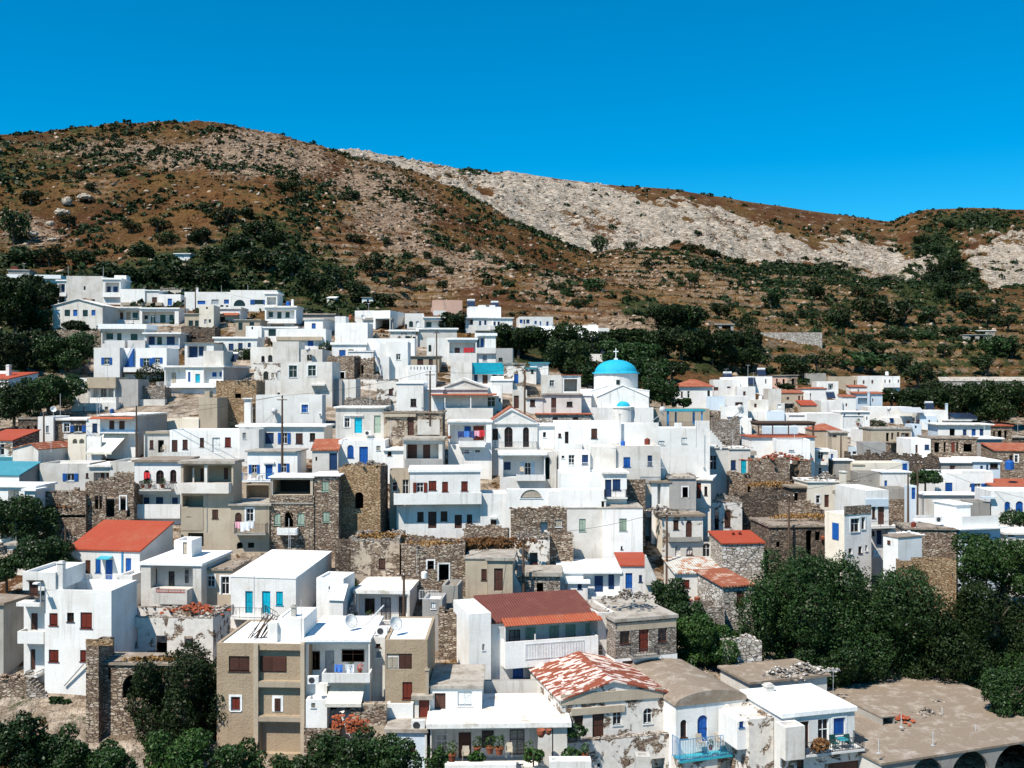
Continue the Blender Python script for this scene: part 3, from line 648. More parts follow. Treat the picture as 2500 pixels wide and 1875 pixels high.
        t = T('bush', 'bush', 'bushes between the houses'); w = s; foliage('foliage', [(0, 0, w*.6, w, w*.8, w*.7), (w*.5, .1, w*.5, w*.6, w*.6, w*.5), (-w*.5, 0, w*.45, w*.6, w*.6, w*.5)], int(350*w*w)+120, .2, int(px*3+py), t, ar[1] if len(ar) > 1 else 'leaf')
        m = MB(); m.bar((0, 0, -.4), (0, 0, w*.6), .06, 5); m.build('stem', 'bark', t)
    elif kind == 'grass':
        o = foliage('dry_grass', [(0, 0, .15, 1.4*s, .7, .5), (s, .2, .1, 1.1*s, .6, .4), (-s, -.1, .1, 1.1*s, .7, .45)], int(300*s), .22, int(px*3+py), None, ar[1] if len(ar) > 1 else 'straw', up=-.6); o.location = p; o.rotation_euler = (0, 0, rz); tag(o, label, 'grass', None, 'stuff')
    elif kind == 'tank':
        t = MB(); t.lathe([(.01, 0), (.5*s, 0), (.5*s, .9*s), (.35*s, 1.05*s), (.12*s, 1.08*s), (.12*s, 1.16*s), (.01, 1.16*s)], n=16); o = t.build('water_tank', ar[1] if len(ar) > 1 else 'cw', None); o.location = p; tag(o, label, 'water tank')
    elif kind == 'lamp':
        t = T('street_lamp', 'lamp', 'street lamps'); m = MB(); m.bar((0, 0, 0), (0, 0, 2.6*s), .05, 6); m.bar((0, 0, 2.5*s), (.1, -.7, 2.7*s), .035, 5); m.build('post', 'steel', t)
        l = MB(); l.box(-.14, .3, -1., -.5, 2.62*s, 2.76*s); l.build('lamp_head', 'cw', t)
    elif kind == 'plank':
        o = MB(); o.bar((-1.1*s, 0, 0), (1.1*s, -.1, 2.4*s), .07, 6); o = o.build('drain_pipe', 'steel', None); o.location = p; o.rotation_euler = (0, 0, rz); tag(o, label, 'pipe')
    elif kind == 'junk':
        t = MB()
        for i in range(14): a = Vector((R()*1.4-.7, R()*.6, 0)); t.bar(a, a+Vector((.9+.5*R(), .2*R(), 1.2+.7*R())), .03+.04*R(), 4)
        o = t.build('scrap_heap', 'wood', None); o.location = p; o.rotation_euler = (0, 0, rz); tag(o, label, 'scrap')
# ------------------------------------------------------------------ trees
def trunk_mesh(h, r, seed, spread):
    rr = random.Random(seed); m = MB(); p = Vector((0, 0, -1.)); q = Vector((rr.uniform(-.2, .2), rr.uniform(-.2, .2), h*.45)); m.bar(p, q, r, 8, r*.75)
    for i in range(5):
        a = i*1.26+rr.random(); e = q+Vector((math.cos(a)*spread*.6, math.sin(a)*spread*.6, h*(.18+.25*rr.random()))); m.bar(q, e, r*.5, 6, r*.15)
    return m
def crown_lobes(w, h, seed, n=8, base=.12, dp=None):
    rr = random.Random(seed); dp = dp or w*.8; L = [(0, 0, h*.5, w*.3, dp*.3, h*.36)]
    for i in range(int(n*1.7)):
        a = i*2.4+rr.random(); d = .35+.7*rr.random(); x = math.cos(a)*w*.33*d*1.4; y = math.sin(a)*dp*.33*d*1.3; z = h*(base+.2+.55*rr.random()); k = .09+.13*rr.random()
        L.append((x, y, z, w*k, dp*k, h*k*1.15))
    return L
PROTO = {}
def tree_line(s, ox, oy, sc):
    a, label = s.split(';')[:2]; a = a.split(); kind = a[0]; px, py, w, h = ox+float(a[1])/sc, oy+float(a[2])/sc, float(a[3])/sc, float(a[4])/sc
    kv = dict(q.split('=') for q in a[5:]); Y = float(kv.get('Y', 0)) or D(min(max(px, 0), 2500), py); W = w*Y/F; Hh = h*Y/F; P = at(px, py, Y); mat = kv.get('m', 'leaf'); seed = int(px*13+py*7) % 9973
    nm, cat, grp = {'b': ('broadleaf_tree', 'tree', 'trees in and above the village'), 's': ('shrub', 'shrub', 'shrubs in and around the village'), 'h': ('hillside_tree', 'tree', 'dark trees scattered over the hillside')}[kind]
    if kind == 'h' or kv.get('c'):
        key = (kind, seed % 5, mat)
        if key not in PROTO:
            f = foliage('crown', crown_lobes(1, 1, seed % 5+3, 7, .02), 1500, .055, seed % 5, None, mat); t = trunk_mesh(1, .05, seed % 5, .5).build('trunk', 'bark')
            PROTO[key] = (f, t); f.parent = t.parent = None; new = False
            f2, t2 = f, t
        else: f2, t2 = PROTO[key][0].copy(), PROTO[key][1].copy(); COL.objects.link(f2); COL.objects.link(t2)
        r = thing(nm, label.strip(), cat, P, R()*6 if kind == 'h' else 0, grp); r.scale = (W*1.15, W*1.15, Hh*1.1)
        f2.parent = r; t2.parent = r; return
    r = thing(nm, label.strip(), cat, P, 0, grp); dp = float(kv.get('dp', W*.75))
    ls = float(kv.get('ls', .0)) or max(.15, .00165*Y); area = math.pi*(W*dp+W*Hh+dp*Hh)/3*2
    n = int(min(42000, max(500, area*float(kv.get('den', 1.7))/(ls*ls*.8))))
    foliage('crown', crown_lobes(W*1.05, Hh*1.05, seed, int(kv.get('n', 12)), .05, dp), n, ls, seed, r, mat)
    trunk_mesh(Hh, min(.35, W*.04), seed, W*.4).build('trunk', 'bark', r)
def pole(px, ytop, ybase, Y, label, arm=True, lean=0.):
    p = at(px, ybase, Y); top = at(px+lean, ytop, Y); h = top.z-p.z; t = thing('utility_pole', label, 'pole', p, 0, 'wooden utility poles'); m = MB(); m.bar((0, 0, -2), (top.x-p.x, 0, h), .15, 8, .1); m.build('shaft', 'wood', t)
    if arm:
        a = MB(); a.box(-.6+top.x-p.x, .6+top.x-p.x, -.16, -.08, h-.55, h-.45); a.build('crossarm', 'wood', t)
        for x in (-.5, 0, .5): i_ = MB(); i_.lathe([(.02, 0), (.05, .02), (.035, .08), (.05, .11), (.01, .16)], (x+top.x-p.x, -.12, h-.45), 6); i_.build('insulator', 'cw', t)
    return top
def wire(a, b, label, sag=.6, r=.022):
    m = MB(); a = Vector(a); b = Vector(b); n = 14; o0 = a.copy(); pts = [a.lerp(b, i/n)-Vector((0, 0, sag*4*(i/n)*(1-i/n)))-o0 for i in range(n+1)]
    for p, q in zip(pts, pts[1:]): m.bar(p, q, r, 4, caps=False)
    o = m.build('power_cable', 'cable'); o.location = o0; tag(o, label, 'cable', 'cables strung over the roofs')
# ------------------------------------------------------------------ ground
def poly_in(px, py, P):
    x = np.array([p[0] for p in P]); y = np.array([p[1] for p in P]); c = np.zeros(px.shape, bool); j = len(P)-1
    for i in range(len(P)):
        cond = (y[i] > py) != (y[j] > py); xi = (x[j]-x[i])*(py-y[i])/(y[j]-y[i]+1e-9)+x[i]; c ^= cond & (px < xi); j = i
    return c
def fbm(X, Y, s, oc=5, seed=0., H_=.9):
    out = np.empty(len(X)); f = mnoise.fractal
    for i in range(len(X)): out[i] = f((X[i]*s+seed, Y[i]*s-seed, seed), H_, 2.1, oc)
    return out
def rfbm(X, Y, s, oc=5, seed=0.):
    out = np.empty(len(X)); f = mnoise.ridged_multi_fractal
    for i in range(len(X)): out[i] = f((X[i]*s+seed, Y[i]*s-seed, seed), .9, 2.1, oc, 1., 2.)
    return out
def soft(px, py, blobs):
    o = np.zeros(px.shape)
    for cx, cy, rx, ry, a in blobs: o = np.maximum(o, a*np.clip(1.35-np.hypot((px-cx)/rx, (py-cy)/ry), 0, 1)) if a > 0 else o+a*np.clip(1.35-np.hypot((px-cx)/rx, (py-cy)/ry), 0, 1)
    return o
def sheet(name, X, Y, Z, nr, nc, attrs, mat):
    V = np.stack([X, Y, Z], 1); me = bpy.data.meshes.new(name); i = np.arange(nr*nc).reshape(nr, nc)
    Q = np.stack([i[:-1, :-1], i[:-1, 1:], i[1:, 1:], i[1:, :-1]], -1).reshape(-1, 4); n = len(Q)
    me.vertices.add(len(V)); me.vertices.foreach_set('co', V.ravel().astype(np.float32)); me.loops.add(4*n); me.loops.foreach_set('vertex_index', Q.ravel().astype(np.int32))
    me.polygons.add(n); me.polygons.foreach_set('loop_start', np.arange(0, 4*n, 4, dtype=np.int32)); me.update(calc_edges=True)
    me.polygons.foreach_set('use_smooth', np.ones(n, bool))
    for k, a in attrs.items():
        at_ = me.attributes.new(k, 'FLOAT', 'POINT'); at_.data.foreach_set('value', a.astype(np.float32))
    me.materials.append(M[mat]); o = bpy.data.objects.new(name, me); COL.objects.link(o); tag(o, kind='structure'); return o
def hillmat():
    m, nt, b = newmat('hill_ground'); k = N(nt); v = k.n('ShaderNodeNewGeometry').outputs['Position']
    A = lambda n: k.n('ShaderNodeAttribute', attribute_name=n).outputs['Fac']
    rock, scrub, white, dry, riser = A('rock'), A('scrub'), A('white'), A('dry'), A('riser')
    n1 = k.noise(v, .035, 6, .65); n2 = k.noise(v, .22, 6, .72); n3 = k.noise(k.mapping(v, (.35, .35, 1.4)), 1.0, 5, .7); n4 = k.noise(v, .9, 4, .7)
    soil = k.mix(k.ramp(n2, (.36, 0), (.66, 1)), (.07, .025, .0095), (.15, .06, .022))
    n6 = k.noise(v, .085, 7, .78)
    soil = k.mix(k.ramp(n6, (.4, .8), (.56, 0)), soil, (.035, .022, .01))
    soil = k.mix(k.ramp(n4, (.35, 0), (.7, 1)), (.06, .026, .011), soil)
    soil = k.mix(k.ramp(n1, (.42, 0), (.6, .8)), soil, k.mix(k.ramp(n4, (.35, 0), (.65, 1)), (.042, .03, .0095), (.17, .095, .032)))
    soil = k.mix(k.math('MULTIPLY', dry, k.ramp(n3, (.35, 0), (.65, 1))), soil, (.3, .155, .055))
    rk = k.mix(k.ramp(n3, (.35, 0), (.68, 1)), (.1, .065, .042), (.4, .29, .205))
    wr = k.mix(k.ramp(n3, (.36, 0), (.66, 1)), (.16, .13, .1), (.66, .59, .505)); wr = k.mix(k.ramp(n2, (.38, 0), (.62, 1)), k.mix(.5, wr, (.27, .195, .125)), wr)
    n5 = k.noise(k.mapping(v, (.1, .1, .3)), 1.0, 8, .7, .6)
    wr = k.mix(k.math('MULTIPLY', k.ramp(k.math('ABSOLUTE', k.math('SUBTRACT', n5, .5)), (.004, 1), (.03, 0)), .75), wr, (.09, .075, .06))
    rk = k.mix(white, rk, wr)
    soil = k.mix(k.math('MULTIPLY', riser, k.ramp(n3, (.3, .25), (.6, 1))), soil, (.3, .22, .145))
    fr = k.ramp(k.math('ADD', k.math('MULTIPLY', k.math('SUBTRACT', n2, .5), 1.1), k.math('ADD', k.math('MULTIPLY', k.math('SUBTRACT', n4, .5), .9), rock)), (.46, 0), (.56, 1))
    c = k.mix(fr, soil, rk)
    sc = k.mix(k.ramp(n4, (.3, 0), (.7, 1)), (.012, .02, .007), (.05, .06, .018))
    fs = k.ramp(k.math('ADD', k.math('MULTIPLY', k.math('SUBTRACT', n2, .5), 1.3), k.math('ADD', k.math('MULTIPLY', k.math('SUBTRACT', n4, .5), .6), scrub)), (.46, 0), (.58, 1))
    c = k.mix(fs, c, sc); k.l(c, b.inputs['Base Color']); b.inputs['Roughness'].default_value = 1.; b.inputs['Specular IOR Level'].default_value = .1
    k.bump(k.math('ADD', k.math('MULTIPLY', n2, 2.), k.math('ADD', n3, k.math('MULTIPLY', n4, .6))), .9, 1.2, b); M['hill'] = m
hillmat()
# ------------------------------------------------------------------ terrain, hills, scrub
def lin(a, b, n): return np.linspace(a, b, n, endpoint=False)
cols = np.concatenate([lin(-1800, -100, 40), lin(-100, 2600, 560), np.linspace(2600, 4300, 40)])
SCRUB = [(20, 640, 110, 90, .62), (60, 470, 110, 60, .4), (40, 560, 60, 90, .5), (620, 600, 190, 90, .66), (470, 650, 220, 70, .75), (760, 660, 150, 90, .7), (830, 740, 190, 60, .7), (620, 700, 300, 50, .8), (560, 490, 140, 40, .3), (180, 690, 280, 50, .75), (420, 700, 240, 60, .8), (950, 640, 90, 60, .45),
         (700, 560, 60, 120, .4), (1330, 850, 160, 60, .62), (1530, 850, 170, 60, .65), (1560, 750, 90, 50, .6), (1730, 860, 120, 60, .65), (1800, 760, 90, 50, .5), (1940, 770, 110, 45, .5), (2080, 740, 120, 40, .55), (2250, 720, 140, 70, .65), (2260, 800, 200, 50, .5), (2200, 880, 130, 70, .5), (2400, 850, 120, 80, .5), (2420, 1000, 160, 70, .62), (1900, 690, 150, 30, .4), (2000, 860, 200, 60, .4), (2330, 660, 140, 60, .55), (60, 820, 180, 160, .7), (60, 1020, 160, 90, .6), (60, 1750, 260, 130, .5), (2300, 1600, 400, 200, .55), (1640, 1540, 150, 120, .5)]
ROCK = [(590, 375, 110, 60, .62), (450, 380, 140, 40, .42), (700, 390, 120, 50, .35), (1320, 820, 150, 40, .5), (1540, 800, 90, 40, .55), (1150, 650, 120, 60, .32), (960, 520, 120, 70, .34), (80, 560, 90, 40, .3), (300, 370, 300, 40, .3), (1000, 600, 80, 40, .3), (1370, 700, 100, 40, .33), (900, 450, 120, 60, .33)]
def near_hill():
    prof = [ground_profile(p) for p in cols]; K = len(prof[0][0]); sub = [5, 14]+[8]*5+[14, 26, 44, 60]+[56]*5+[6, 8]
    T = np.concatenate([k+lin(0, 1, sub[k]) for k in range(K-1)]+[[K-1.]])
    nr, nc = len(T), len(cols); YY = np.zeros((nr, nc)); ZZ = np.zeros((nr, nc))
    for j, (a, b) in enumerate(prof): YY[:, j] = np.interp(T, range(K), a); ZZ[:, j] = np.interp(T, range(K), b)
    PX = np.repeat(cols[None], nr, 0); XX = (PX-CX)/F*YY; PY = HY-F*ZZ/YY
    X, Y, Z, px, py = (q.ravel() for q in (XX, YY, ZZ, PX, PY)); tt = np.repeat(T[:, None], nc, 1).ravel(); h0 = 1+len(PYR)
    bnd = np.interp(px, [0, 205, 245, 700, 1250, 1500, 1800, 2150, 2500], [990, 960, 680, 735, 815, 890, 935, 950, 985]); out = np.clip((bnd-py)/45, 0, 1)
    wh = np.maximum(np.clip((tt-h0)/.9, 0, 1), .8*out)
    f1 = fbm(X, Y, .018, 5); f2 = fbm(X, Y, .11, 4, 31.)
    Z = Z+wh*(f1*3.2+f2*1.1)+(1-wh)*f2*.15
    # farm terraces: steps cut along the contours
    ter = np.clip(soft(px, py, [(700, 660, 380, 100, 1), (950, 700, 160, 70, 1), (1900, 720, 420, 130, 1), (1600, 660, 160, 60, 1), (2250, 850, 350, 130, 1), (1900, 860, 300, 90, 1), (1650, 800, 200, 80, 1), (1400, 760, 180, 60, .8), (230, 450, 80, 30, .8)]), 0, 1)*np.maximum(np.clip((tt-h0+1.2)/.6, 0, 1), out)
    st = 2.9; q = Z/st+f1*.5; fr = q-np.floor(q); step = np.clip((fr-.72)/.28, 0, 1); kt = ter*.62; Z = Z*(1-kt)+kt*((np.floor(q)+step-f1*.5)*st)
    riser = ter*np.clip(1-np.abs(fr-.86)/.16, 0, 1); rock = .1+.22*wh+soft(px, py, ROCK)+ter*step*.35-.1*(py > 640)*(out < .1); scrub = np.maximum(soft(px, py, SCRUB), .2+.12*wh+.16*np.clip((px-1600)/300, 0, 1)*np.clip((py-600)/60, 0, 1)*np.clip((1000-py)/60, 0, 1)+.1*np.clip((500-px)/300, 0, 1)*np.clip((470-py)/80, 0, 1))+f1*.16+.05*(px < 420)*wh
    scrub = np.where(py > 905, np.minimum(scrub, .35)+.06, scrub); vil = np.clip((1.2-tt+h0-1)/.8, 0, 1)*np.clip((py-np.interp(px, [0, 700, 1250, 1500, 1800, 2500], [680, 730, 810, 890, 935, 965]))/60, 0, 1); rock = np.maximum(rock, vil*(.62+f2*.3))
    scrub = scrub+ter*np.clip(1-np.abs(fr-.62)/.12, 0, 1)*(.22+f2*.5); dry = np.clip(ter*(fr < .3)*.9+.12+f1*.4, 0, 1); white = np.zeros(len(X)); white = .6*vil; Z = Z-DROP*np.clip((1.6-tt+h0-1)/1., 0, 1)*np.clip((py-800)/60, 0, 1)*np.clip((1600-py)/80, 0, 1)
    sheet('hillside', X, Y, Z+CZ, nr, nc, dict(rock=rock, scrub=scrub, white=white, dry=dry, riser=riser), 'hill')
    return X, Y, Z+CZ, px, py, scrub, rock, np.where(out > .4, np.maximum(tt-h0, -1.), tt-h0)
FR = [(-300, 430), (300, 400), (600, 352), (780, 361), (881, 367), (1017, 390), (1130, 414), (1198, 420), (1243, 418), (1356, 435), (1503, 452), (1639, 461), (1808, 488), (1978, 514), (2120, 534), (2172, 541), (2190, 536), (2215, 524), (2260, 512), (2373, 506), (2500, 511), (2900, 500), (4300, 470)]
WHITE = [(740, 330), (1017, 375), (1130, 402), (1160, 425), (1210, 430), (1243, 405), (1350, 430), (1490, 448), (1540, 480), (1610, 505), (1640, 492), (1690, 490), (1800, 520), (1900, 570), (2000, 610), (2060, 585), (2150, 600), (2230, 620), (2310, 640), (2230, 690), (2150, 700), (2000, 690), (1800, 680), (1700, 660), (1400, 680), (1300, 620), (1000, 470)]
WHITE2 = [(2370, 600), (2420, 562), (2520, 560), (2700, 600), (2700, 800), (2440, 790), (2360, 730), (2400, 690), (2370, 640)]
def far_hill():
    cs = np.concatenate([lin(300, 2600, 520), np.linspace(2600, 4300, 40)]); nr = 190; T = np.linspace(0, 1.25, nr); nc = len(cs)
    rp = np.interp(cs, [a for a, b in FR], [b for a, b in FR]); y1 = np.interp(cs, [300, 1000, 1600, 2170, 2500], [640, 700, 740, 800, 720])
    npy = np.interp(cs, RIX, RIY); ny = np.interp(cs, RDX, RDY)
    y0 = ny+6; z0 = (HY-npy)/F*ny-9; z1 = (HY-rp)/F*y1
    TT = np.minimum(T, 1)[:, None]; YY = y0+(y1-y0)*T[:, None]; ZZ = z0+(z1-z0)*(TT**.95)-np.maximum(T-1, 0)[:, None]*60
    PX = np.repeat(cs[None], nr, 0); XX = (PX-CX)/F*YY; PY = HY-F*ZZ/YY
    X, Y, Z, px, py = (q.ravel() for q in (XX, YY, ZZ, PX, PY))
    f1 = fbm(X, Y, .012, 5, 9.); f2 = rfbm(X, Y, .035, 5, 4.); f3 = fbm(X, Y, .12, 4, 77.)
    w = np.zeros(len(X))
    for q in (.5, 1., 1.8, 2.8): jx = px+f1*45+f3*40*q; jy = py+f3*18*q+f1*12*q; w += .25*(poly_in(jx, jy, WHITE) | poly_in(jx, jy, WHITE2))
    gul = np.clip(fbm((X+Y*.35), Y*.22, .03, 4, 12.)*1.6-.1, 0, 1)
    edge = np.clip((1.0-np.repeat(T[:, None], nc, 1).ravel())/.12, .15, 1)
    Z = Z+edge*(w*((f2-1.2)*3.2+f3*2.)+(1-w)*(f1*4+f3*1.2))
    gully = soft(px, py, [(2290, 610, 60, 60, .75), (2300, 690, 120, 60, .8), (2440, 660, 70, 90, .45), (2200, 650, 70, 50, .3), (2400, 540, 110, 28, .5), (2080, 600, 60, 30, .2), (1680, 610, 120, 16, .5), (2050, 655, 160, 25, .5), (1150, 423, 40, 12, .6)])
    rock = .3+.44*w+f3*.25-w*(.2*np.clip(f1*1.5, 0, 1)+.3*gul); scrub = gully*(1-.35*w)+.3+f1*.22-w*.24
    sheet('rocky_hill', X, Y, Z+CZ, nr, nc, dict(rock=rock, scrub=scrub, white=np.maximum(w, .4*(px > 1700)), dry=np.clip(.2+f1, 0, 1)*.4), 'hill')
    return X, Y, Z+CZ, px, py, scrub, w
nh = near_hill(); fh = far_hill()
gp = bpy.data.meshes.new('valley_ground'); gp.from_pydata([(-6000, -6000, -20), (6000, -6000, -20), (6000, 6000, -20), (-6000, 6000, -20)], [], [(0, 1, 2, 3)]); gp.materials.append(M['hill']); go = bpy.data.objects.new('valley_ground', gp); COL.objects.link(go); tag(go, kind='structure')
def cluster(name, label, P, Rr, n, size, mat, seed, cat):
    rg = np.random.default_rng(seed); k = len(P); d = rg.normal(size=(k, n, 3)); d /= np.linalg.norm(d, axis=2)[..., None]; d[..., 2] = np.abs(d[..., 2])*.9-.1
    c = P[:, None]+d*Rr[:, None, None]*(.55+.45*rg.random((k, n, 1))); nn = d+.8*rg.normal(size=d.shape); nn /= np.linalg.norm(nn, axis=2)[..., None]
    t = np.cross(nn, rg.normal(size=nn.shape)); t /= np.linalg.norm(t, axis=2)[..., None]; b = np.cross(nn, t); s = size*Rr[:, None, None]*(.6+.8*rg.random((k, n, 1)))
    V = np.stack([c+t*s, c+b*s*.7, c-t*s, c-b*s*.7], 2).reshape(-1, 3); q = k*n
    me = bpy.data.meshes.new(name); me.vertices.add(4*q); me.vertices.foreach_set('co', V.ravel().astype(np.float32)); me.loops.add(4*q); me.loops.foreach_set('vertex_index', np.arange(4*q, dtype=np.int32))
    me.polygons.add(q); me.polygons.foreach_set('loop_start', np.arange(0, 4*q, 4, dtype=np.int32)); me.update(calc_edges=True); me.materials.append(M[mat])
    o = bpy.data.objects.new(name, me); COL.objects.link(o); tag(o, label, cat, None, 'stuff'); return o
def boulders(name, label, P, S, mat, seed):
    rg = np.random.default_rng(seed); base = MB(); base.rock((0, 0, 0), 1, 1, 1); bv = np.array(base.v); k = len(P); m = len(bv); a = rg.random(k)*6.28
    V = bv[None]*(1+.35*rg.normal(size=(k, m, 1)).clip(-1, 1)*.5)*S[:, None, None]*np.stack([.7+.8*rg.random(k), .7+.6*rg.random(k), .35+.45*rg.random(k)], 1)[:, None]
    x = V[..., 0]*np.cos(a)[:, None]-V[..., 1]*np.sin(a)[:, None]; y = V[..., 0]*np.sin(a)[:, None]+V[..., 1]*np.cos(a)[:, None]; V = np.stack([x, y, V[..., 2]], 2)+P[:, None]
    lv = []; ls = []; tot = 0; fl = [f for f in base.f]; per = np.concatenate([np.array(f) for f in fl]); st = np.cumsum([0]+[len(f) for f in fl[:-1]]); L = len(per)
    LV = (per[None]+np.arange(k)[:, None]*m).ravel(); LS = (st[None]+np.arange(k)[:, None]*L).ravel()
    me = bpy.data.meshes.new(name); me.vertices.add(k*m); me.vertices.foreach_set('co', V.reshape(-1).astype(np.float32)); me.loops.add(len(LV)); me.loops.foreach_set('vertex_index', LV.astype(np.int32))
    me.polygons.add(len(LS)); me.polygons.foreach_set('loop_start', LS.astype(np.int32)); me.update(calc_edges=True); me.materials.append(M[mat])
    o = bpy.data.objects.new(name, me); COL.objects.link(o); tag(o, label, 'rocks', None, 'stuff'); return o
def rockmat(key, a, b):
    m, nt, bs = newmat('rock_'+key); k = N(nt); v = k.n('ShaderNodeNewGeometry').outputs['Position']; g = k.n('ShaderNodeNewGeometry').outputs['Random Per Island']
    c = k.mix(k.ramp(k.noise(v, 1.2, 5, .7), (.35, 0), (.65, 1)), a, b); hv = k.n('ShaderNodeHueSaturation'); k.l(c, hv.inputs['Color']); k.l(k.math('MULTIPLY_ADD', g, .8, .55), hv.inputs['Value']); k.l(hv.outputs[0], bs.inputs['Base Color']); bs.inputs['Roughness'].default_value = 1; M[key] = m
rockmat('rockbrown', (.17, .115, .075), (.42, .32, .24)); rockmat('rockpale', (.2, .165, .125), (.45, .39, .32))
rg = np.random.default_rng(3)
X, Y, Z, px, py, scrub, rock, tt = nh
ok = (tt > -1.6) & (tt < 5.05) & (px > -250) & (px < 2750)
idx = np.nonzero(ok)[0]; area = (Y[idx]/300)**2
pr = np.clip(scrub[idx]-.22+.5*fbm(X[idx], Y[idx], .035, 4, 55.), 0, 1)**1.5*area; sel = rg.choice(idx, 11000, replace=False, p=pr/pr.sum())
P = np.stack([X[sel]+rg.normal(size=len(sel))*.5, Y[sel], Z[sel]+.1], 1); cluster('hillside_scrub', 'dark green scrub bushes growing thickly over the lower hillside', P, .45+1.45*rg.random(len(sel))**2, 20, .42, 'leafdark', 4, 'scrub')
pr = np.clip(scrub[idx]-.1+.5*fbm(X[idx], Y[idx], .03, 4, 23.), .01, 1)*area; sel = rg.choice(idx, 9000, replace=False, p=pr/pr.sum()); P = np.stack([X[sel], Y[sel], Z[sel]], 1); cluster('olive_scrub', 'low olive green scrub spread thinly between the dark bushes', P, .3+.8*rg.random(len(sel))**2, 14, .5, 'olive', 15, 'scrub')
pr = np.clip(.25-scrub[idx]*.4, .02, 1)*area; sel = rg.choice(idx, 9000, replace=False, p=pr/pr.sum()); P = np.stack([X[sel], Y[sel], Z[sel]], 1); cluster('dry_scrub', 'low rust brown thorn bushes dotted over the dry hillside', P, .2+.5*rg.random(len(sel))**2, 10, .5, 'rustgrass', 5, 'scrub')
pr = np.clip(rock[idx]-.12, .01, 1)**1.6*area; sel = rg.choice(idx, 8000, replace=False, p=pr/pr.sum()); P = np.stack([X[sel], Y[sel], Z[sel]+.05], 1); boulders('hillside_rocks', 'pale brown rocks strewn over the dry hillside', P, .22+.9*rg.random(len(sel))**3.5, 'rockbrown', 6)
X, Y, Z, px, py, scrub, w = fh
idx = np.nonzero((px < 2700))[0]; pr = w[idx]+.08; sel = rg.choice(idx, 5200, replace=False, p=pr/pr.sum()); P = np.stack([X[sel], Y[sel], Z[sel]], 1); boulders('limestone_rocks', 'pale grey limestone rocks covering the bare hill', P, .3+1.3*rg.random(len(sel))**3, 'rockpale', 8)
pr = np.clip(scrub[idx]-.26, .012, 1)**1.3; sel = rg.choice(idx, 3600, replace=False, p=pr/pr.sum()); P = np.stack([X[sel], Y[sel], Z[sel]+.2], 1); cluster('gully_scrub', 'dark scrub filling the gully of the far rocky hill', P, .5+2.3*rg.random(len(sel))**2.2, 20, .42, 'leafdark', 9, 'scrub')
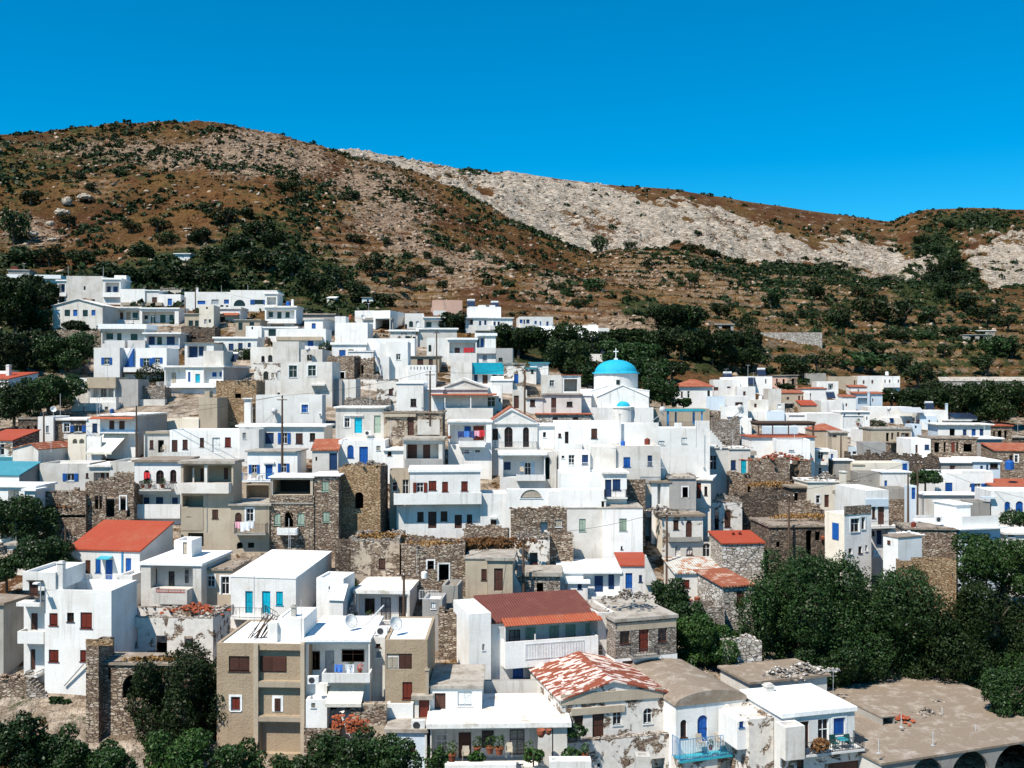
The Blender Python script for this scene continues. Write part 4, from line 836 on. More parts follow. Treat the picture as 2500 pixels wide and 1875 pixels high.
VILLAGE = r'''
T 0 640 3.53
H grey_shed; small grey shed with a red chimney block above the long white eaved house
B 70 252 62 110 G f a=4 th=.2 rm=c dp=4
c 95 38 150 64 1 cr
H white_house; long low white house with a deep eave, half hidden by dark trees
B 92 505 108 275 W f a=9 th=.9 ov=.7 rm=w
w 250 188 300 242 k
w 366 192 430 245 k
p 270 225 335 262 1 W W
H white_house; tall pale house with a large blank wall and a corner balcony
B 572 888 118 385 V p a=3 dp=8 hp=.15
w 720 205 738 238 k
w 768 318 818 352 n
B 888 1040 135 385 W f f=.1 dp=7 th=.35
n 908 172 1028 258 1.2
d 916 208 955 258 y
d 976 208 1016 258 y
p 882 262 1036 300 .6 s
B 492 570 150 385 W f f=-.4 dp=5 th=.3
n 505 185 560 260 1
d 530 190 556 255 y
p 490 262 570 292 .6 s
d 505 295 556 350 K
B 985 1088 112 140 W p ex=.2 f=-5 dp=3
i mast 588 115 1 .9;thin mast on the tall blank-walled pale house, left one
i mast 890 125 1 .9;thin mast on the tall blank-walled pale house, beside the corner balcony
H white_house; two storey white house with a shallow gable, round vent and blue windows
B 455 884 375 605 V g a=-3 pk=318 px=670 ov=.25 rm=v dp=8
w 480 408 516 440 l
w 556 408 604 464 k
w 630 408 667 463 b
w 713 410 757 466 k
w 788 410 822 458 b
w 555 527 594 586 n
w 708 530 747 600 n
w 830 545 862 592 s
r 470 545 860 595 1.2 W
H stone_wall; stone retaining wall with bushes under the shallow gabled white house
B 462 868 602 740 S r a=-3 dp=2 fd=.2
H white_house; plain white row house with a brown window and a small blue door
B 1038 1250 230 400 W p a=2 dp=5
B 1250 1368 238 400 W f f=-.3 th=.2
w 1310 300 1353 350 n
B 1368 1556 275 400 W p f=.2 sx=1590 dp=6
w 1445 312 1482 370 b
l 1040 345 1395 372 .8 E
H beige_ruin; broken beige walls on top of the row house with the small blue door
B 1380 1560 240 280 Y r a=2 dp=3 am=.6
H white_house; white house with twin shaded verandas, four dark doors and slanting parapets
B 892 1216 382 545 W f a=1 th=.3 rm=v
n 968 412 1202 498 1.5
d 970 432 1008 490 s
d 1032 432 1062 490 n
d 1090 430 1126 520 e
w 1143 432 1188 480 k
q 1010 520 905 430 .3 6 W
B 1216 1540 390 600 W f f=.2 th=.25 rm=w
n 1225 422 1505 535 1.5
w 1236 457 1276 490 k
d 1300 458 1338 536 k
d 1380 452 1427 520 k
w 1460 452 1496 502 k
p 1268 535 1540 592 1. s
H white_house; white house with a swelling curved balcony and a long blue railing
B 872 1250 532 745 W f a=1 th=.9 ov=.4 rm=w
n 882 592 1245 700 1.2
w 918 612 975 662 k
d 1010 610 1048 684 k
w 1127 617 1185 692 k
p 900 672 1075 740 1. s
p 1100 672 1250 740 1.1 s
B 1250 1548 605 748 W f f=.3 th=.25 ov=.4 rm=w
n 1265 632 1540 715 1.2
d 1280 640 1334 715 y
d 1355 643 1396 712 k
d 1438 640 1506 715 y
p 1255 710 1548 745 .6 B
H white_house; square white house with open bright blue shutters and a blue stair
B 808 1032 735 1015 W p a=-2 dp=6
w 897 820 942 880 bo
B 1032 1436 738 960 W p f=-1.5 sx=1542 dp=5
w 1040 812 1058 876 k
d 1234 825 1286 896 bo
w 1336 820 1378 868 bo
p 1060 905 1415 945 1. s
q 1075 900 1150 745 .3 10 cb bluerail
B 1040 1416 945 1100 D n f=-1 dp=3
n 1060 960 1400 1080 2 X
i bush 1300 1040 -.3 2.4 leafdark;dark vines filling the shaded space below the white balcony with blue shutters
H beige_house; house with a thick buff roof slab over three dark glass doors
B 768 988 990 1215 W f a=-3 th=1.6 rm=E dp=6
n 776 1072 980 1165 1.4
d 803 1088 850 1165 k
d 868 1088 920 1165 k
d 935 1085 980 1162 k
p 880 1162 1000 1206 .8 s
B 626 765 1040 1220 V p f=.1 dp=4
w 695 1014 720 1066 b
B 686 766 995 1040 W p ex=0 f=-1 dp=2
B 1000 1190 1008 1210 G p f=-.5 dp=4
B 616 866 1212 1330 W p f=1.2 dp=3
w 713 1245 735 1282 s
B 866 1000 1206 1330 W p f=1 dp=3
d 902 1243 930 1300 k
i tank 965 1300 -1.2 .6 cb;blue tub beside the small door under the thick buff roof slab
H stone_wall; rubble wall and bare ground right of the grey side block
B 1200 1420 1085 1175 L r a=0 dp=3 fd=.1
B 1130 1420 1180 1320 V n f=1 dp=1
H white_house; long white house with a turquoise door, a railed terrace and a blue outside stair
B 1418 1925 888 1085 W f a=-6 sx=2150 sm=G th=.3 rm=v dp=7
n 1425 920 1600 1070 .8
n 1755 920 1915 1040 .8
d 1478 950 1518 1040 e
d 1620 945 1641 1032 b
d 1683 962 1723 1040 t
w 1830 948 1866 985 b
w 1893 945 1909 985 b
p 1345 1030 1850 1082 .9 W
B 1560 1860 1090 1300 W p f=.3 dp=3
d 1627 1130 1669 1260 n
w 1700 1130 1722 1205 b
w 1800 1118 1838 1160 b
q 1580 1260 1430 1130 1.2 10 W bluerail
B 1752 1925 762 900 V p ex=.2 f=-2 dp=4
i sol 1990 865 3 0.77;solar water heater on the long white house with the turquoise door
B 1430 1715 1275 1330 G p f=1.5 dp=1
H beige_tower; two blank beige cubes of a stair tower left of the ochre stone wall
B 1712 1872 1165 1440 E p a=-10 sx=2018 dp=4
B 1762 1805 1110 1165 E p ex=0 dp=1
B 1440 1712 1345 1450 Y p f=.2 dp=4
H stone_house; ochre masonry house with one dark window left of the tall pale house
B 1862 2210 1032 1370 O r a=0 dp=5 am=.2
w 2025 1082 2078 1170 K
i rubble 2140 1020 1 1;grey heap of stones on the ochre masonry house
H beige_house; small beige house with a blank tower and four dark windows beside a wooden pole
B 1592 1716 440 590 E f a=2 th=.15 rm=c
w 1625 500 1664 562 k
w 1680 500 1713 562 k
B 1716 1842 368 590 Y p f=.2 dp=5 hp=.1
w 1775 385 1792 402 n
w 1760 490 1782 530 s
w 1798 490 1818 520 k
H white_house; wide white house with a big half round fanlight and blue shutters
B 1590 1985 255 430 W p a=1 dp=6
w 1702 330 1770 362 b
w 1822 320 1886 362 s
w 1930 320 1973 357 b
w 1898 368 1926 388 k
w 1945 370 1969 388 k
B 1985 2390 240 430 W p f=.2 dp=6
w 2014 322 2114 378 ka
w 2195 322 2270 362 bo
w 2150 425 2175 455 b
c 1690 220 1706 262 1
i mast 1908 250 1 .5;short mast on the roof left of the half round fanlight
i mast 2136 242 1 .5;short mast on the roof right of the half round fanlight
H white_house; pale blue veranda house with a faded pink awning and beige garden wall
B 1842 2070 385 540 W f a=1 th=.4 rm=v
n 1846 442 2062 522 1.2
w 1890 470 1940 522 k
e 1920 437 2062 456 .8 pot
B 1860 2036 525 640 E p f=1.2 dp=1
H beige_house; beige cabin with two dark openings at the right end of the pink awning house
B 2028 2240 492 640 E f a=0 th=.15 rm=c
w 2055 520 2090 582 k
w 2150 515 2190 550 k
w 2005 520 2025 540 k
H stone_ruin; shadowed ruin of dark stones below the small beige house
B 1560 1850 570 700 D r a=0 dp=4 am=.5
w 1640 600 1690 660 K
w 1710 595 1760 650 K
H white_house; small white house with two wide dark blue doors in a shaded porch
B 1592 1842 690 860 W f a=0 th=.1 rm=e
n 1615 715 1780 820 1
d 1630 725 1702 818 y
d 1715 725 1757 805 y
i rubble 1580 860 -1 1.2;rubble below the shaded porch with two wide dark blue doors
H white_house; vine draped white house with four dark blue doors under the pink awning row
B 1845 2215 642 800 W f a=1 th=.3 rm=w
d 1885 690 1926 758 y
d 1970 700 2013 762 y
d 2052 695 2091 757 y
d 2135 693 2162 732 y
i bush 2080 760 -.6 1.6 leaf;vine hanging beside the dark blue doors of the draped white house
i bush 2170 790 -.6 1.6 leafdark;dark bush at the right end of the draped white house
H red_roofed_house; brown stone house with a rust red roof beside a wooden pole
B -180 108 1538 1720 P s a=-10 bk=1447 sx=340 rm=o sm=S
w 0 1565 36 1660 k
H stone_house; low dark brown stone hut behind the rust red roof
B 155 326 1352 1500 D e a=0 dp=4
w 230 1410 255 1470 K
w 295 1410 318 1480 K
H white_house; white house with a brown stone front panel and a blank white tower
B 326 460 1330 1590 W p a=0 dp=5
w 395 1408 421 1467 s
B 460 742 1345 1590 S f f=-.5 th=.25 rm=v
w 550 1388 598 1462 kf
w 640 1405 706 1462 bo
B 742 862 1355 1590 W p f=-.4
w 795 1388 838 1462 y
p 550 1480 860 1520 .7 s
i dish 460 1325 2 1;satellite dish above the brown stone front panel
i mast 520 1335 1 1.2;white capped flue above the brown stone front panel
H white_house; white house with a red tile strip, blue rail and curved white stair
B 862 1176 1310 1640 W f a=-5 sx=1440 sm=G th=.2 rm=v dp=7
d 940 1362 985 1445 n
d 1025 1365 1075 1445 n
p 862 1440 1165 1475 1. B
e 800 1332 1170 1352 1.2 brickpile
e 895 1478 1110 1640 2.6 canvas -1
q 860 1640 750 1510 1.8 9 A bluerail
B 735 870 1500 1680 W p f=2. dp=.3
H white_wall; beige ornamental wall with two little brick arches
B 585 740 1490 1680 Y p a=0 dp=.6
w 625 1520 666 1562 Ka
w 682 1520 726 1562 Ka
H white_house; low white gabled shed with a streaked red metal roof below the little brick arches
B 110 330 1610 1800 V g a=-16 pk=1565 px=270 rm=h dp=7 ov=.15
i mast 440 1630 -1 .5;short post on the terrace beside the streaked red metal roof
H white_house; pinkish white row house with two dark openings left of the iron balcony
B 1240 1460 1465 1690 V p a=0 dp=5
w 1290 1532 1323 1607 n
d 1360 1532 1412 1640 K
l 1232 1455 1465 1475 .2 E
H white_house; white row house with brown windows behind a long iron railed terrace
B 1462 2065 1445 1700 W p a=0 dp=5
w 1480 1530 1530 1632 n
w 1573 1528 1617 1610 n
w 1722 1512 1758 1592 n
d 1830 1510 1895 1640 w
w 1938 1508 1990 1590 r
r 1645 1600 2060 1665 1.5 W
B 1400 1640 1635 1690 W p f=1.5 dp=.3
i chair 1410 1640 -1.2 1;chair before the dark opening of the pinkish row house
H white_wall; pair of tall white flue stacks beside the ochre stone wall
B 2104 2160 1170 1400 W f a=0 dp=1 th=.1
B 2060 2210 1385 1470 V p f=.3 dp=3
H white_house; white house corner with one small grey window right of the iron railed terrace
B 2065 2230 1440 1700 W p a=0 dp=4
w 2090 1468 2120 1520 s
H red_roofed_house; blue-shaded white house with a dull red roof and parapet at the left edge
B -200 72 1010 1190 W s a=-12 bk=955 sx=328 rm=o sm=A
w -5 1075 20 1150 k
c 50 885 78 960 3
B -60 50 935 960 W p ex=.1 f=-5 dp=3
G b 130 640 420 560 n=12 m=leafdark ; large dark tree mass left of the shallow gabled white house
G b 60 1000 420 420 n=12 m=leafdark ; dark trees at the left edge above the dull red roof
G b 400 420 230 260 n=10 m=leafdark ; round dark tree in front of the long low white house
G b 200 380 300 280 n=10 m=leafdark ; dark tree hiding the left end of the long low white house
G b 560 960 520 340 n=14 m=leaf ; broad green tree on the slope left of the square blue shuttered house
G b 330 880 300 320 n=10 m=leafdark ; dark green tree between the left edge and the square blue shuttered house
G b 420 1290 500 330 n=14 m=leaf ; wide bushy tree below the dry bank on the left
G b 120 1420 360 420 n=12 m=leafdark ; dark bushy tree right under the dull red roofed house
G b 330 610 230 240 n=9 ; leafy tree beside the retaining wall of the shallow gabled house
G b 680 700 260 200 n=9 m=leafdark ; dark tree growing over the retaining wall of the shallow gabled house
T 600 640 3.53
H white_house; white two storey house with a loggia and a blue water tank
B 165 432 375 560 W f a=-2 th=.35 rm=v dp=6
n 178 412 420 490 1.2
w 200 428 235 472 k
w 272 428 308 485 k
w 343 428 378 478 k
p 165 487 435 525 .7 s
d 215 518 330 550 e
B 165 272 258 378 W f ex=.1 f=-1 dp=4 th=.3
n 182 300 262 365 1
w 75 322 148 362 bo
c 392 322 410 380 1
i tank 365 378 1 .9 cb;bright blue water tank on the flat roof at the end of the top row
H grey_house; low grey concrete house front in front of the green slope
B 440 768 440 520 C f a=0 th=.3 rm=c
H white_house; white house with a bright blue door above a long blank terrace wall
B 505 665 485 640 W f a=-8 sx=770 th=.15 rm=v dp=8
d 568 525 603 588 b
H white_house; white house with a blue window below a long white terrace parapet
B 262 690 572 760 W p a=0 hp=.8 dp=6
w 533 675 583 722 b
w 600 672 640 722 w
l 262 640 660 672 .5 E
i bush 700 770 0 1.5;dark green bush between the terrace parapet house and the long white cornice
H white_house; small white tower with one little window beside a rusty brown tank
B 0 136 548 700 W p a=0 dp=4
w 48 555 64 578 k
w 15 690 45 730 k
B 136 440 555 660 W f f=-.5 th=.2
w 195 575 260 635 k
w 365 575 400 605 s
w 450 570 475 598 k
i tank 180 722 -1 1.5 wood;brown round tank beside the small white tower
H white_house; plain white house with two small arched windows and a broken parapet
B 232 458 682 880 V p a=0 dp=5
B 40 234 730 880 V p f=-.2
w 134 805 163 855 ka
w 192 798 230 852 ka
B 458 660 750 880 V p f=-.3 sx=745
d 528 795 568 848 k
i globe 510 830 -1 1.1;ball topped solar heater on a frame beside the broken parapet house
H whitewashed_house; crumbling whitewashed cottage with a ragged stone top and two arched windows
B 72 300 880 1040 P r a=0 dp=3 am=.2
w 152 938 195 1005 ka
w 268 935 298 1008 wa
w 220 952 245 992 e
H white_house; tall lilac white house with two white framed windows and a canopied door
B 300 745 858 1190 V p a=-2 dp=6 hp=.12
w 372 888 442 992 kf
w 536 886 605 980 kf
B 140 300 1015 1170 V p f=-.1
w 430 1092 475 1140 k
w 523 1088 550 1138 n
w 272 1122 295 1140 k
d 606 1057 660 1165 y
l 556 1048 680 1062 .8 W
B 745 830 1010 1170 G p f=-1 dp=3
B 806 948 1008 1190 V p f=-1.4 dp=4
c 620 1090 637 1165 -1.4
H white_house; blank bright white house with one bright blue square window
B 86 658 1142 1400 W p a=0 dp=5 sx=690
w 480 1225 538 1295 bf
i globe 215 1380 -.6 1.1;ball topped solar heater before the blank bright white house
i ac 645 1320 -.1 .5;small grey box on the corner of the blank bright white house
H stone_house; collapsed stone house with gaping rooms and a broken arch between white houses
B 700 935 822 1010 S r a=-12 sx=992 dp=5 am=.3
w 812 945 852 1000 Kf
B 990 1100 860 1010 S r f=-1 dp=3 am=.6
d 985 885 1015 960 K
B 850 1130 1010 1220 P r f=1.5 dp=3 am=.6
d 1000 1100 1055 1180 K
i rubble 1050 1200 -2 2.6;stone rubble sliding out of the collapsed stone house
H whitewashed_house; whitewashed ruin wall with a brown pane right of the collapsed stone house
B 1130 1300 1020 1240 P r a=0 dp=3 am=.3
w 1232 1090 1268 1142 n
H stone_wall; rough stone coping wall above the cracked cornice house
B 850 1250 1195 1240 L r a=0 dp=2 am=.35
H white_house; white house with a low white cornice, a blue door and a stone slab roof
B 742 1036 690 830 W f a=0 th=.4 rm=w
d 805 755 860 815 b
w 885 750 930 790 n
B 1036 1456 655 830 W p f=-.5 dp=4
B 888 1098 770 870 W e f=.6 dp=2
i mast 822 690 1 .5;short flue on the low white cornice
H white_house; tall blank white house with a stepped corner above the low white cornice
B 768 1050 520 700 W p a=-2 dp=6
B 768 862 465 520 W p ex=0 dp=3
i dish 1010 520 1 1.2;grey dish on the right corner of the tall blank white house
H white_house; white house with one small framed window and a pierced white balustrade
B 1210 1396 684 1010 W p a=0 dp=5
w 1296 788 1334 840 k
B 1155 1212 700 960 W p f=-.3 dp=3
B 1396 1638 885 1010 W p f=.5 dp=3
w 1420 900 1427 925 K
w 1448 900 1455 925 K
w 1476 900 1483 925 K
w 1505 900 1512 925 K
w 1535 900 1542 925 K
w 1563 900 1570 925 K
w 1592 900 1599 925 K
q 1165 940 1115 810 .8 8 W bluerail
B 1165 1235 810 925 W p f=1 dp=1
w 1115 885 1165 922 b
H beige_house; low grey-beige building with two brown openings behind the pierced balustrade
B 1405 1668 805 900 E f a=0 th=.15 rm=c
w 1478 835 1530 882 n
w 1577 835 1613 880 n
H white_house; unfinished white building with an open dark ground floor on concrete columns
B 1100 1245 415 590 W p a=-14 sx=1365 dp=8
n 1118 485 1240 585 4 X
B 940 1100 415 480 W p f=-.5 dp=5
o 1255 470 1270 590 .0 C
l 1000 478 1260 496 .3 C
i rubble 1180 590 -1 1.6;pile of pale rubble under the open dark ground floor
i tank 905 490 -1 .8 brickpile;red brick block on the wall left of the unfinished white building
H grey_house; grey and white cabin block on the slope behind the unfinished white building
B 1002 1098 300 385 W f a=0 th=.12 rm=c dp=3
w 1042 322 1062 352 k
w 1073 335 1092 380 n
B 775 1090 385 420 G p f=.5 dp=4
B 700 775 310 400 Y s bk=300 dp=4 f=.2
w 718 365 746 380 n
H pink_house; salmon pink flat roofed house at the foot of the brown hill
B 1612 1866 325 455 K p a=8 sx=1540 dp=7 hp=.15
wl 1585 355 1605 380 k
wl 1550 360 1562 395 n
B 1620 1720 415 470 W p f=2.5 dp=2
H white_house; white house with an arched loggia and blue doors under the pink house
B 1370 1535 440 580 W p a=4 dp=6
w 1407 505 1442 558 ka
w 1465 505 1497 552 wa
d 1370 530 1390 572 Ka
B 1535 1720 470 590 W f f=.1 th=.2 sx=1860
n 1540 500 1715 565 1
d 1555 515 1600 560 k
d 1665 505 1680 550 b
d 1690 505 1705 550 b
H white_house; white house with two long balconies stepping to the right on the top row
B 1895 2130 470 620 W f a=8 th=.25 dp=7
n 1905 490 1960 540 1
w 1935 490 1960 535 n
d 2010 505 2030 545 y
d 2055 500 2075 540 y
p 1980 545 2110 588 .9 s
w 2120 580 2160 620 k
B 2130 2300 475 640 W f f=.8 th=.2
d 2135 510 2155 545 y
d 2170 510 2190 545 y
p 2108 545 2300 580 .8 s
B 1925 2200 382 475 W p ex=.2 f=-3 dp=5
B 2010 2150 368 385 W p ex=0 f=-4 dp=3
w 2070 368 2100 384 k
i sol 1945 385 2 0.63;solar water heater on the roof of the house with stepping balconies
i sol 2150 400 2 0.70;solar panels on the right roof of the house with stepping balconies
H whitewashed_house; stony white cottage with a long white roof slab below the arched loggia house
B 1245 1480 580 720 P f a=3 th=.35 rm=w ov=.3
w 1375 635 1415 680 k
d 1440 640 1465 690 k
B 1480 1820 565 700 V f f=-.5 th=.3 rm=w ov=.3
H white_house; white house with a deep porch, red washing and a beige lower storey
B 1748 1990 650 860 W f a=3 th=.35 dp=6
n 1755 690 1980 782 1.2
d 1800 735 1845 785 n
w 1885 735 1970 778 s
B 1560 1748 650 860 W p f=-.6 dp=5
d 1575 710 1600 770 ka
B 1990 2155 610 860 W f f=-.4 th=.5
n 1995 645 2060 735 .8
d 1995 655 2010 728 y
d 2025 655 2050 730 b
w 2040 795 2080 852 s
p 1990 735 2155 785 .5 s
i cloth_red 1900 735 -.2 1.2;red cloth hanging in the deep porch
i cloth_red 1945 735 -.2 1.1;second red cloth hanging at the right side of the deep porch
H white_house; white house with a turquoise painted parapet and three doors below a curved wall
B 1950 2330 865 1050 W f a=3 th=1.9 rm=ct ov=.1
n 1960 960 2300 1045 .6
d 1968 968 1998 1025 y
d 2040 970 2085 1048 n
d 2128 968 2162 1040 y
B 1765 1950 860 1010 V p f=.6 dp=3
H white_house; white gabled house with a moulded pediment and an orange tiled veranda roof
B 1692 2085 1082 1260 V g a=0 pk=1000 px=1880 tr=1 dp=7 rm=w
B 1600 2160 1150 1265 V f f=-.3 dp=5 th=.1
d 1620 1175 1668 1250 k
d 1762 1170 1803 1248 k
d 1858 1180 1915 1250 k
d 1962 1165 2007 1248 k
d 2080 1160 2150 1245 k
e 1598 1132 2165 1146 2. brickpile
o 1712 1150 1720 1260 1.8 W
o 1935 1150 1943 1260 1.8 W
r 1625 1215 1730 1260 1.8 B
B 1720 2130 1258 1380 V p f=2.5 dp=2
H white_house; white house with a rounded top edge and a dark grilled window
B 1298 1530 1045 1255 W v a=-3 rise=.4 dp=5 rm=w
w 1420 1175 1470 1240 k
B 1530 1700 1080 1170 W f f=-1 th=.3
i mast 1520 1250 -1 .8;red post by the corner of the rounded white house
H white_house; small white house tucked against the right side of the tiled veranda house
B 2085 2210 1065 1230 W p a=0
w 2180 1170 2200 1205 k
G b 1800 600 220 170 n=8 m=leafdark ; round dark tree before the house with stepping balconies
T 1200 640 3.53
H white_house; white house with a blue garage door and small balconies
B 240 530 468 640 W p a=5 dp=7 sx=100 hp=.2
w 243 492 268 525 b
d 275 492 290 530 y
w 300 492 328 528 y
w 370 505 390 532 b
d 415 508 428 540 b
d 472 510 492 552 y
p 245 530 360 562 .8 s
p 420 535 530 558 .7 B
d 355 575 418 632 b
w 460 578 492 618 s
d 290 600 340 640 s
B 100 240 560 660 V f f=1.5 dp=3 th=.2
w 130 600 160 628 k
w 185 590 212 615 k
H stone_wall; long sloping stone road wall with a white capped parapet right of the blue garage
B 410 910 640 720 Z s a=-8 bk=560 dp=1 rm=w
H white_wall; little white walled lookout with a table at the end of the stone road wall
B 905 1015 565 630 W p a=0 dp=4
B 832 905 530 590 Y p f=-1 dp=2
H grey_shed; grey open fronted concrete shed alone on the hillside
B 1942 2085 528 605 G f a=0 th=.3 rm=c dp=4
d 1985 545 2062 602 K
H white_house; white house roof with a flue peeping out of the trees behind the blue dome
B 850 1300 790 860 W p a=0 dp=5 hp=.2
c 1222 760 1248 790 1
i sol 985 790 1 0.56;solar water heater on the roof behind the blue dome
H white_house; small two storey cubic house with turquoise eaves and stair before the trees
B 330 490 860 1010 W f a=-3 th=.25 rm=z sm=W
d 395 895 438 950 w
w 400 915 415 950 k
B 300 385 905 1000 W f f=1 dp=2 th=.3 rm=z
w 340 925 362 955 k
B 40 182 740 860 G p f=-2 dp=4
w 60 822 95 850 k
H stone_house; rough whitewashed house with one tall blue shutter left of the wooden pole
B 105 290 880 1090 P e a=0 dp=5 rm=e
w 194 962 232 1036 b
B 0 182 1020 1110 W s bk=980 f=.6 dp=4 rm=w
H white_house; white block house with a small grid window and an open rusty porch frame
B 432 612 970 1130 V p a=0 dp=5 hp=.2
w 500 1015 540 1068 kf
B 612 770 968 1130 W f f=-.1 th=.1 rm=j dp=4
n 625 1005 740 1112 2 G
o 745 990 770 1110 1 W
H white_house; white house with a brown carved door and small window beside the church
B 442 775 1130 1310 V f a=0 th=.2 rm=c
d 514 1168 558 1298 n
w 648 1200 698 1242 k
r 500 1255 722 1300 .8 W
B 305 442 1165 1310 W f f=.1 th=.15 rm=c
w 332 1182 375 1240 n
B 180 305 1100 1310 V p f=-.2
d 192 1148 236 1258 n
H stone_house; long low beige stone house with two brown hatches before the church
B 392 860 1305 1400 Z f a=0 th=.12 rm=j
w 525 1338 573 1378 n
w 700 1335 750 1370 n
H church; white church with a turquoise dome, a cross and a small half dome apse
B 912 1355 1160 1420 W g a=-4 pk=1062 px=1130 dp=9 rm=w ov=.1
l 1040 1240 1228 1256 .3
B 855 1360 1110 1400 W g f=-1.2 pk=1062 px=1010 dp=6 ov=.05
B 775 860 1150 1380 W s f=.4 bk=1100 dp=5
B 778 1395 1250 1420 W p f=.5 dp=2 hp=.1
H blue_pergola; turquoise blue slatted pergola on blue posts over the scalloped parapet
B 1500 1832 1268 1290 A f a=0 fl=1 rm=turquoise_plastic th=.22 dp=4 ov=.2 Y=133
o 1512 1280 1530 1410 .0 bluerail
o 1582 1290 1596 1400 -1.5 bluerail
o 1735 1290 1752 1400 -.5 bluerail
o 1808 1285 1820 1380 .0 bluerail
r 1440 1375 1830 1415 .2 i
H beige_house; beige rendered wall house behind the blue pergola
B 1392 1880 1262 1420 E p a=2 dp=5
B 1880 1975 1280 1420 R p f=-.2 dp=4
w 1882 1320 1908 1385 K
H tile_roofed_house; white house with an orange hipped tile roof right of the church trees
B 1562 1905 1072 1230 W h a=-10 pk=1008 dp=8 rm=t ov=.4
w 1688 1108 1708 1165 k
w 1860 1105 1882 1155 k
w 1632 1112 1648 1160 n
B 1850 2010 1155 1320 A p f=1.5 dp=4
H white_house; white house with a curled parapet and solar panels beside the orange hipped roof
B 1912 2145 1010 1180 W p a=-4 dp=6
w 1915 1075 1955 1105 n
w 2030 1070 2060 1085 n
B 1990 2210 990 1060 W p f=-2 dp=4
i sol 2040 1020 1 0.84;pair of solar panels above the curled blue-white parapet
w 2100 1205 2165 1228 n
H white_house; white flat house with brown windows beneath the curled parapet house
B 2010 2210 1150 1300 W p a=0 dp=4
w 2140 1110 2200 1150 n
w 2100 1205 2165 1228 n
H white_house; dazzling white house with a tin flue and stepped walls below the orange hipped roof
B 1975 2210 1240 1420 W p a=-4 dp=5
B 2045 2150 1325 1450 A f f=.8 dp=2 th=.1
B 2150 2230 1350 1560 W p f=1.2 dp=4
i globe 2115 1325 1 1;ball topped water heater on the dazzling white stepped house
H stone_ruin; strip of tumbled stone walls below the beige wall house and the pergola
B 1900 2140 1380 1560 L r a=0 dp=5 am=.9
i rubble 2000 1560 -1 2.4;tumbled stones beside the scalloped parapet house stairs
G b 230 800 380 260 n=12 m=leafdark ; dark tree below the blue garage door house
G b 560 860 420 330 n=14 m=leafdark ; broad dark tree left of the church dome
G b 700 1000 400 330 n=12 m=leafdark ; dark tree reaching down beside the church drum
G b 830 1080 160 200 n=8 ; small leafy tree touching the left side of the church drum
G b 1180 880 420 200 n=10 ; green tree behind the church dome cross
G b 1380 1130 330 330 n=12 ; bright green tree right of the church dome
G b 1470 1250 280 250 n=10 ; bushy green tree between the church and the orange hipped roof
G b 1560 1000 260 160 n=9 m=leafdark ; dark tree above the left of the orange hipped roof
G b 1650 1250 160 80 n=7 ; low round bush in front of the orange hipped roof house
G b 950 760 420 180 n=12 m=leafdark ; dark grove behind the white roof with the flue
G b 1290 760 420 200 n=12 m=leafdark ; dark grove in the middle of the valley behind the dome
G b 1640 820 420 260 n=12 m=leafdark ; large dark grove above the orange hipped roof
G b 1900 860 400 260 n=12 m=leafdark ; dark grove right of the largest one above the orange roof
G b 2150 860 360 300 n=12 m=leafdark ; dark grove below the grey open fronted shed
G b 1500 590 340 220 n=10 m=leafdark ; dark tree group left of the grey open fronted shed
G b 1690 590 300 220 n=10 m=leafdark ; dense dark tree nearest the grey open fronted shed
T 1800 640 3.16
H white_house; white flat house with solar panels and a slim window near the pink brick shell
B -10 270 880 985 W p a=-6 dp=7
w 70 910 85 935 n
w 215 900 225 935 n
i sol 110 945 -1 0.91;pair of dark solar panels before the white flat house at the wood's edge
i sol 190 880 2 0.56;solar water heater on the white flat house at the wood's edge
H pink_house; unfinished pink brick shell with open windows at the edge of the wood
B 270 385 870 960 K f a=-6 th=.12 rm=c dp=6
w 298 898 312 930 n
d 350 900 366 940 K
B 385 465 868 990 R f f=.1 th=.12 rm=c dp=6
w 420 895 440 940 K
H grey_house; roofless grey block walls in front of the dark wood
B 530 684 860 925 C r a=-4 dp=5 am=.1
H white_house; pale house with a long beige wall, white balconies and roof tanks
B 930 1130 875 1010 W p a=-6 dp=6
w 968 910 982 938 n
w 1035 908 1050 935 n
B 1130 1255 878 1010 W p f=.5 dp=6
w 1113 905 1122 930 n
w 1135 905 1145 930 n
w 1170 905 1182 930 n
w 1238 905 1248 930 n
p 1130 932 1255 965 .6 s
d 1165 970 1195 1000 y
B 700 930 880 960 E p f=-1 dp=5
d 900 910 912 945 n
d 918 910 926 945 n
i tank 1155 872 1 .8;white tank on the roof of the far right pale house
H white_house; white cube house with a tall narrow doorway below the long beige wall
B 612 780 918 1020 W p a=-6 sx=866 dp=6
w 712 950 724 975 k
w 648 960 660 975 k
n 700 935 740 990 .8
H tile_roofed_house; white house with a long low red tile edge under the white cube house
B 450 692 978 1050 W s a=-4 bk=968 rm=t dp=5
w 560 1010 570 1030 n
B 520 560 1005 1060 W p f=.3
H white_house; small white house with a short red tiled lean-to beside the far right balconies
B 875 1000 965 1040 W s a=-4 bk=950 rm=t dp=4
w 930 980 940 995 k
H tile_roofed_house; white house with a red tile roof over a bluish porch
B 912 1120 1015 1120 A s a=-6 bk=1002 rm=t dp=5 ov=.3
n 930 1045 1010 1095 .8
w 1040 1050 1050 1075 n
c 1005 1000 1022 1100 -.5
H white_house; broad white house with skylight panels and a red tile edge
B 646 812 1065 1190 W p a=-4 dp=6
w 830 1090 845 1110 k
B 812 915 1040 1170 W s bk=1025 rm=t f=-.5 dp=4
w 835 1088 848 1112 n
i sol 725 1055 1 0.91;pair of skylight panels on the broad white house roof
i mast 690 1145 -1 1;dark pole before the broad white house
H beige_house; beige house with two dark doors and a red roof fragment
B 345 510 1010 1080 E s a=-6 bk=990 rm=t dp=5
d 470 1030 485 1070 n
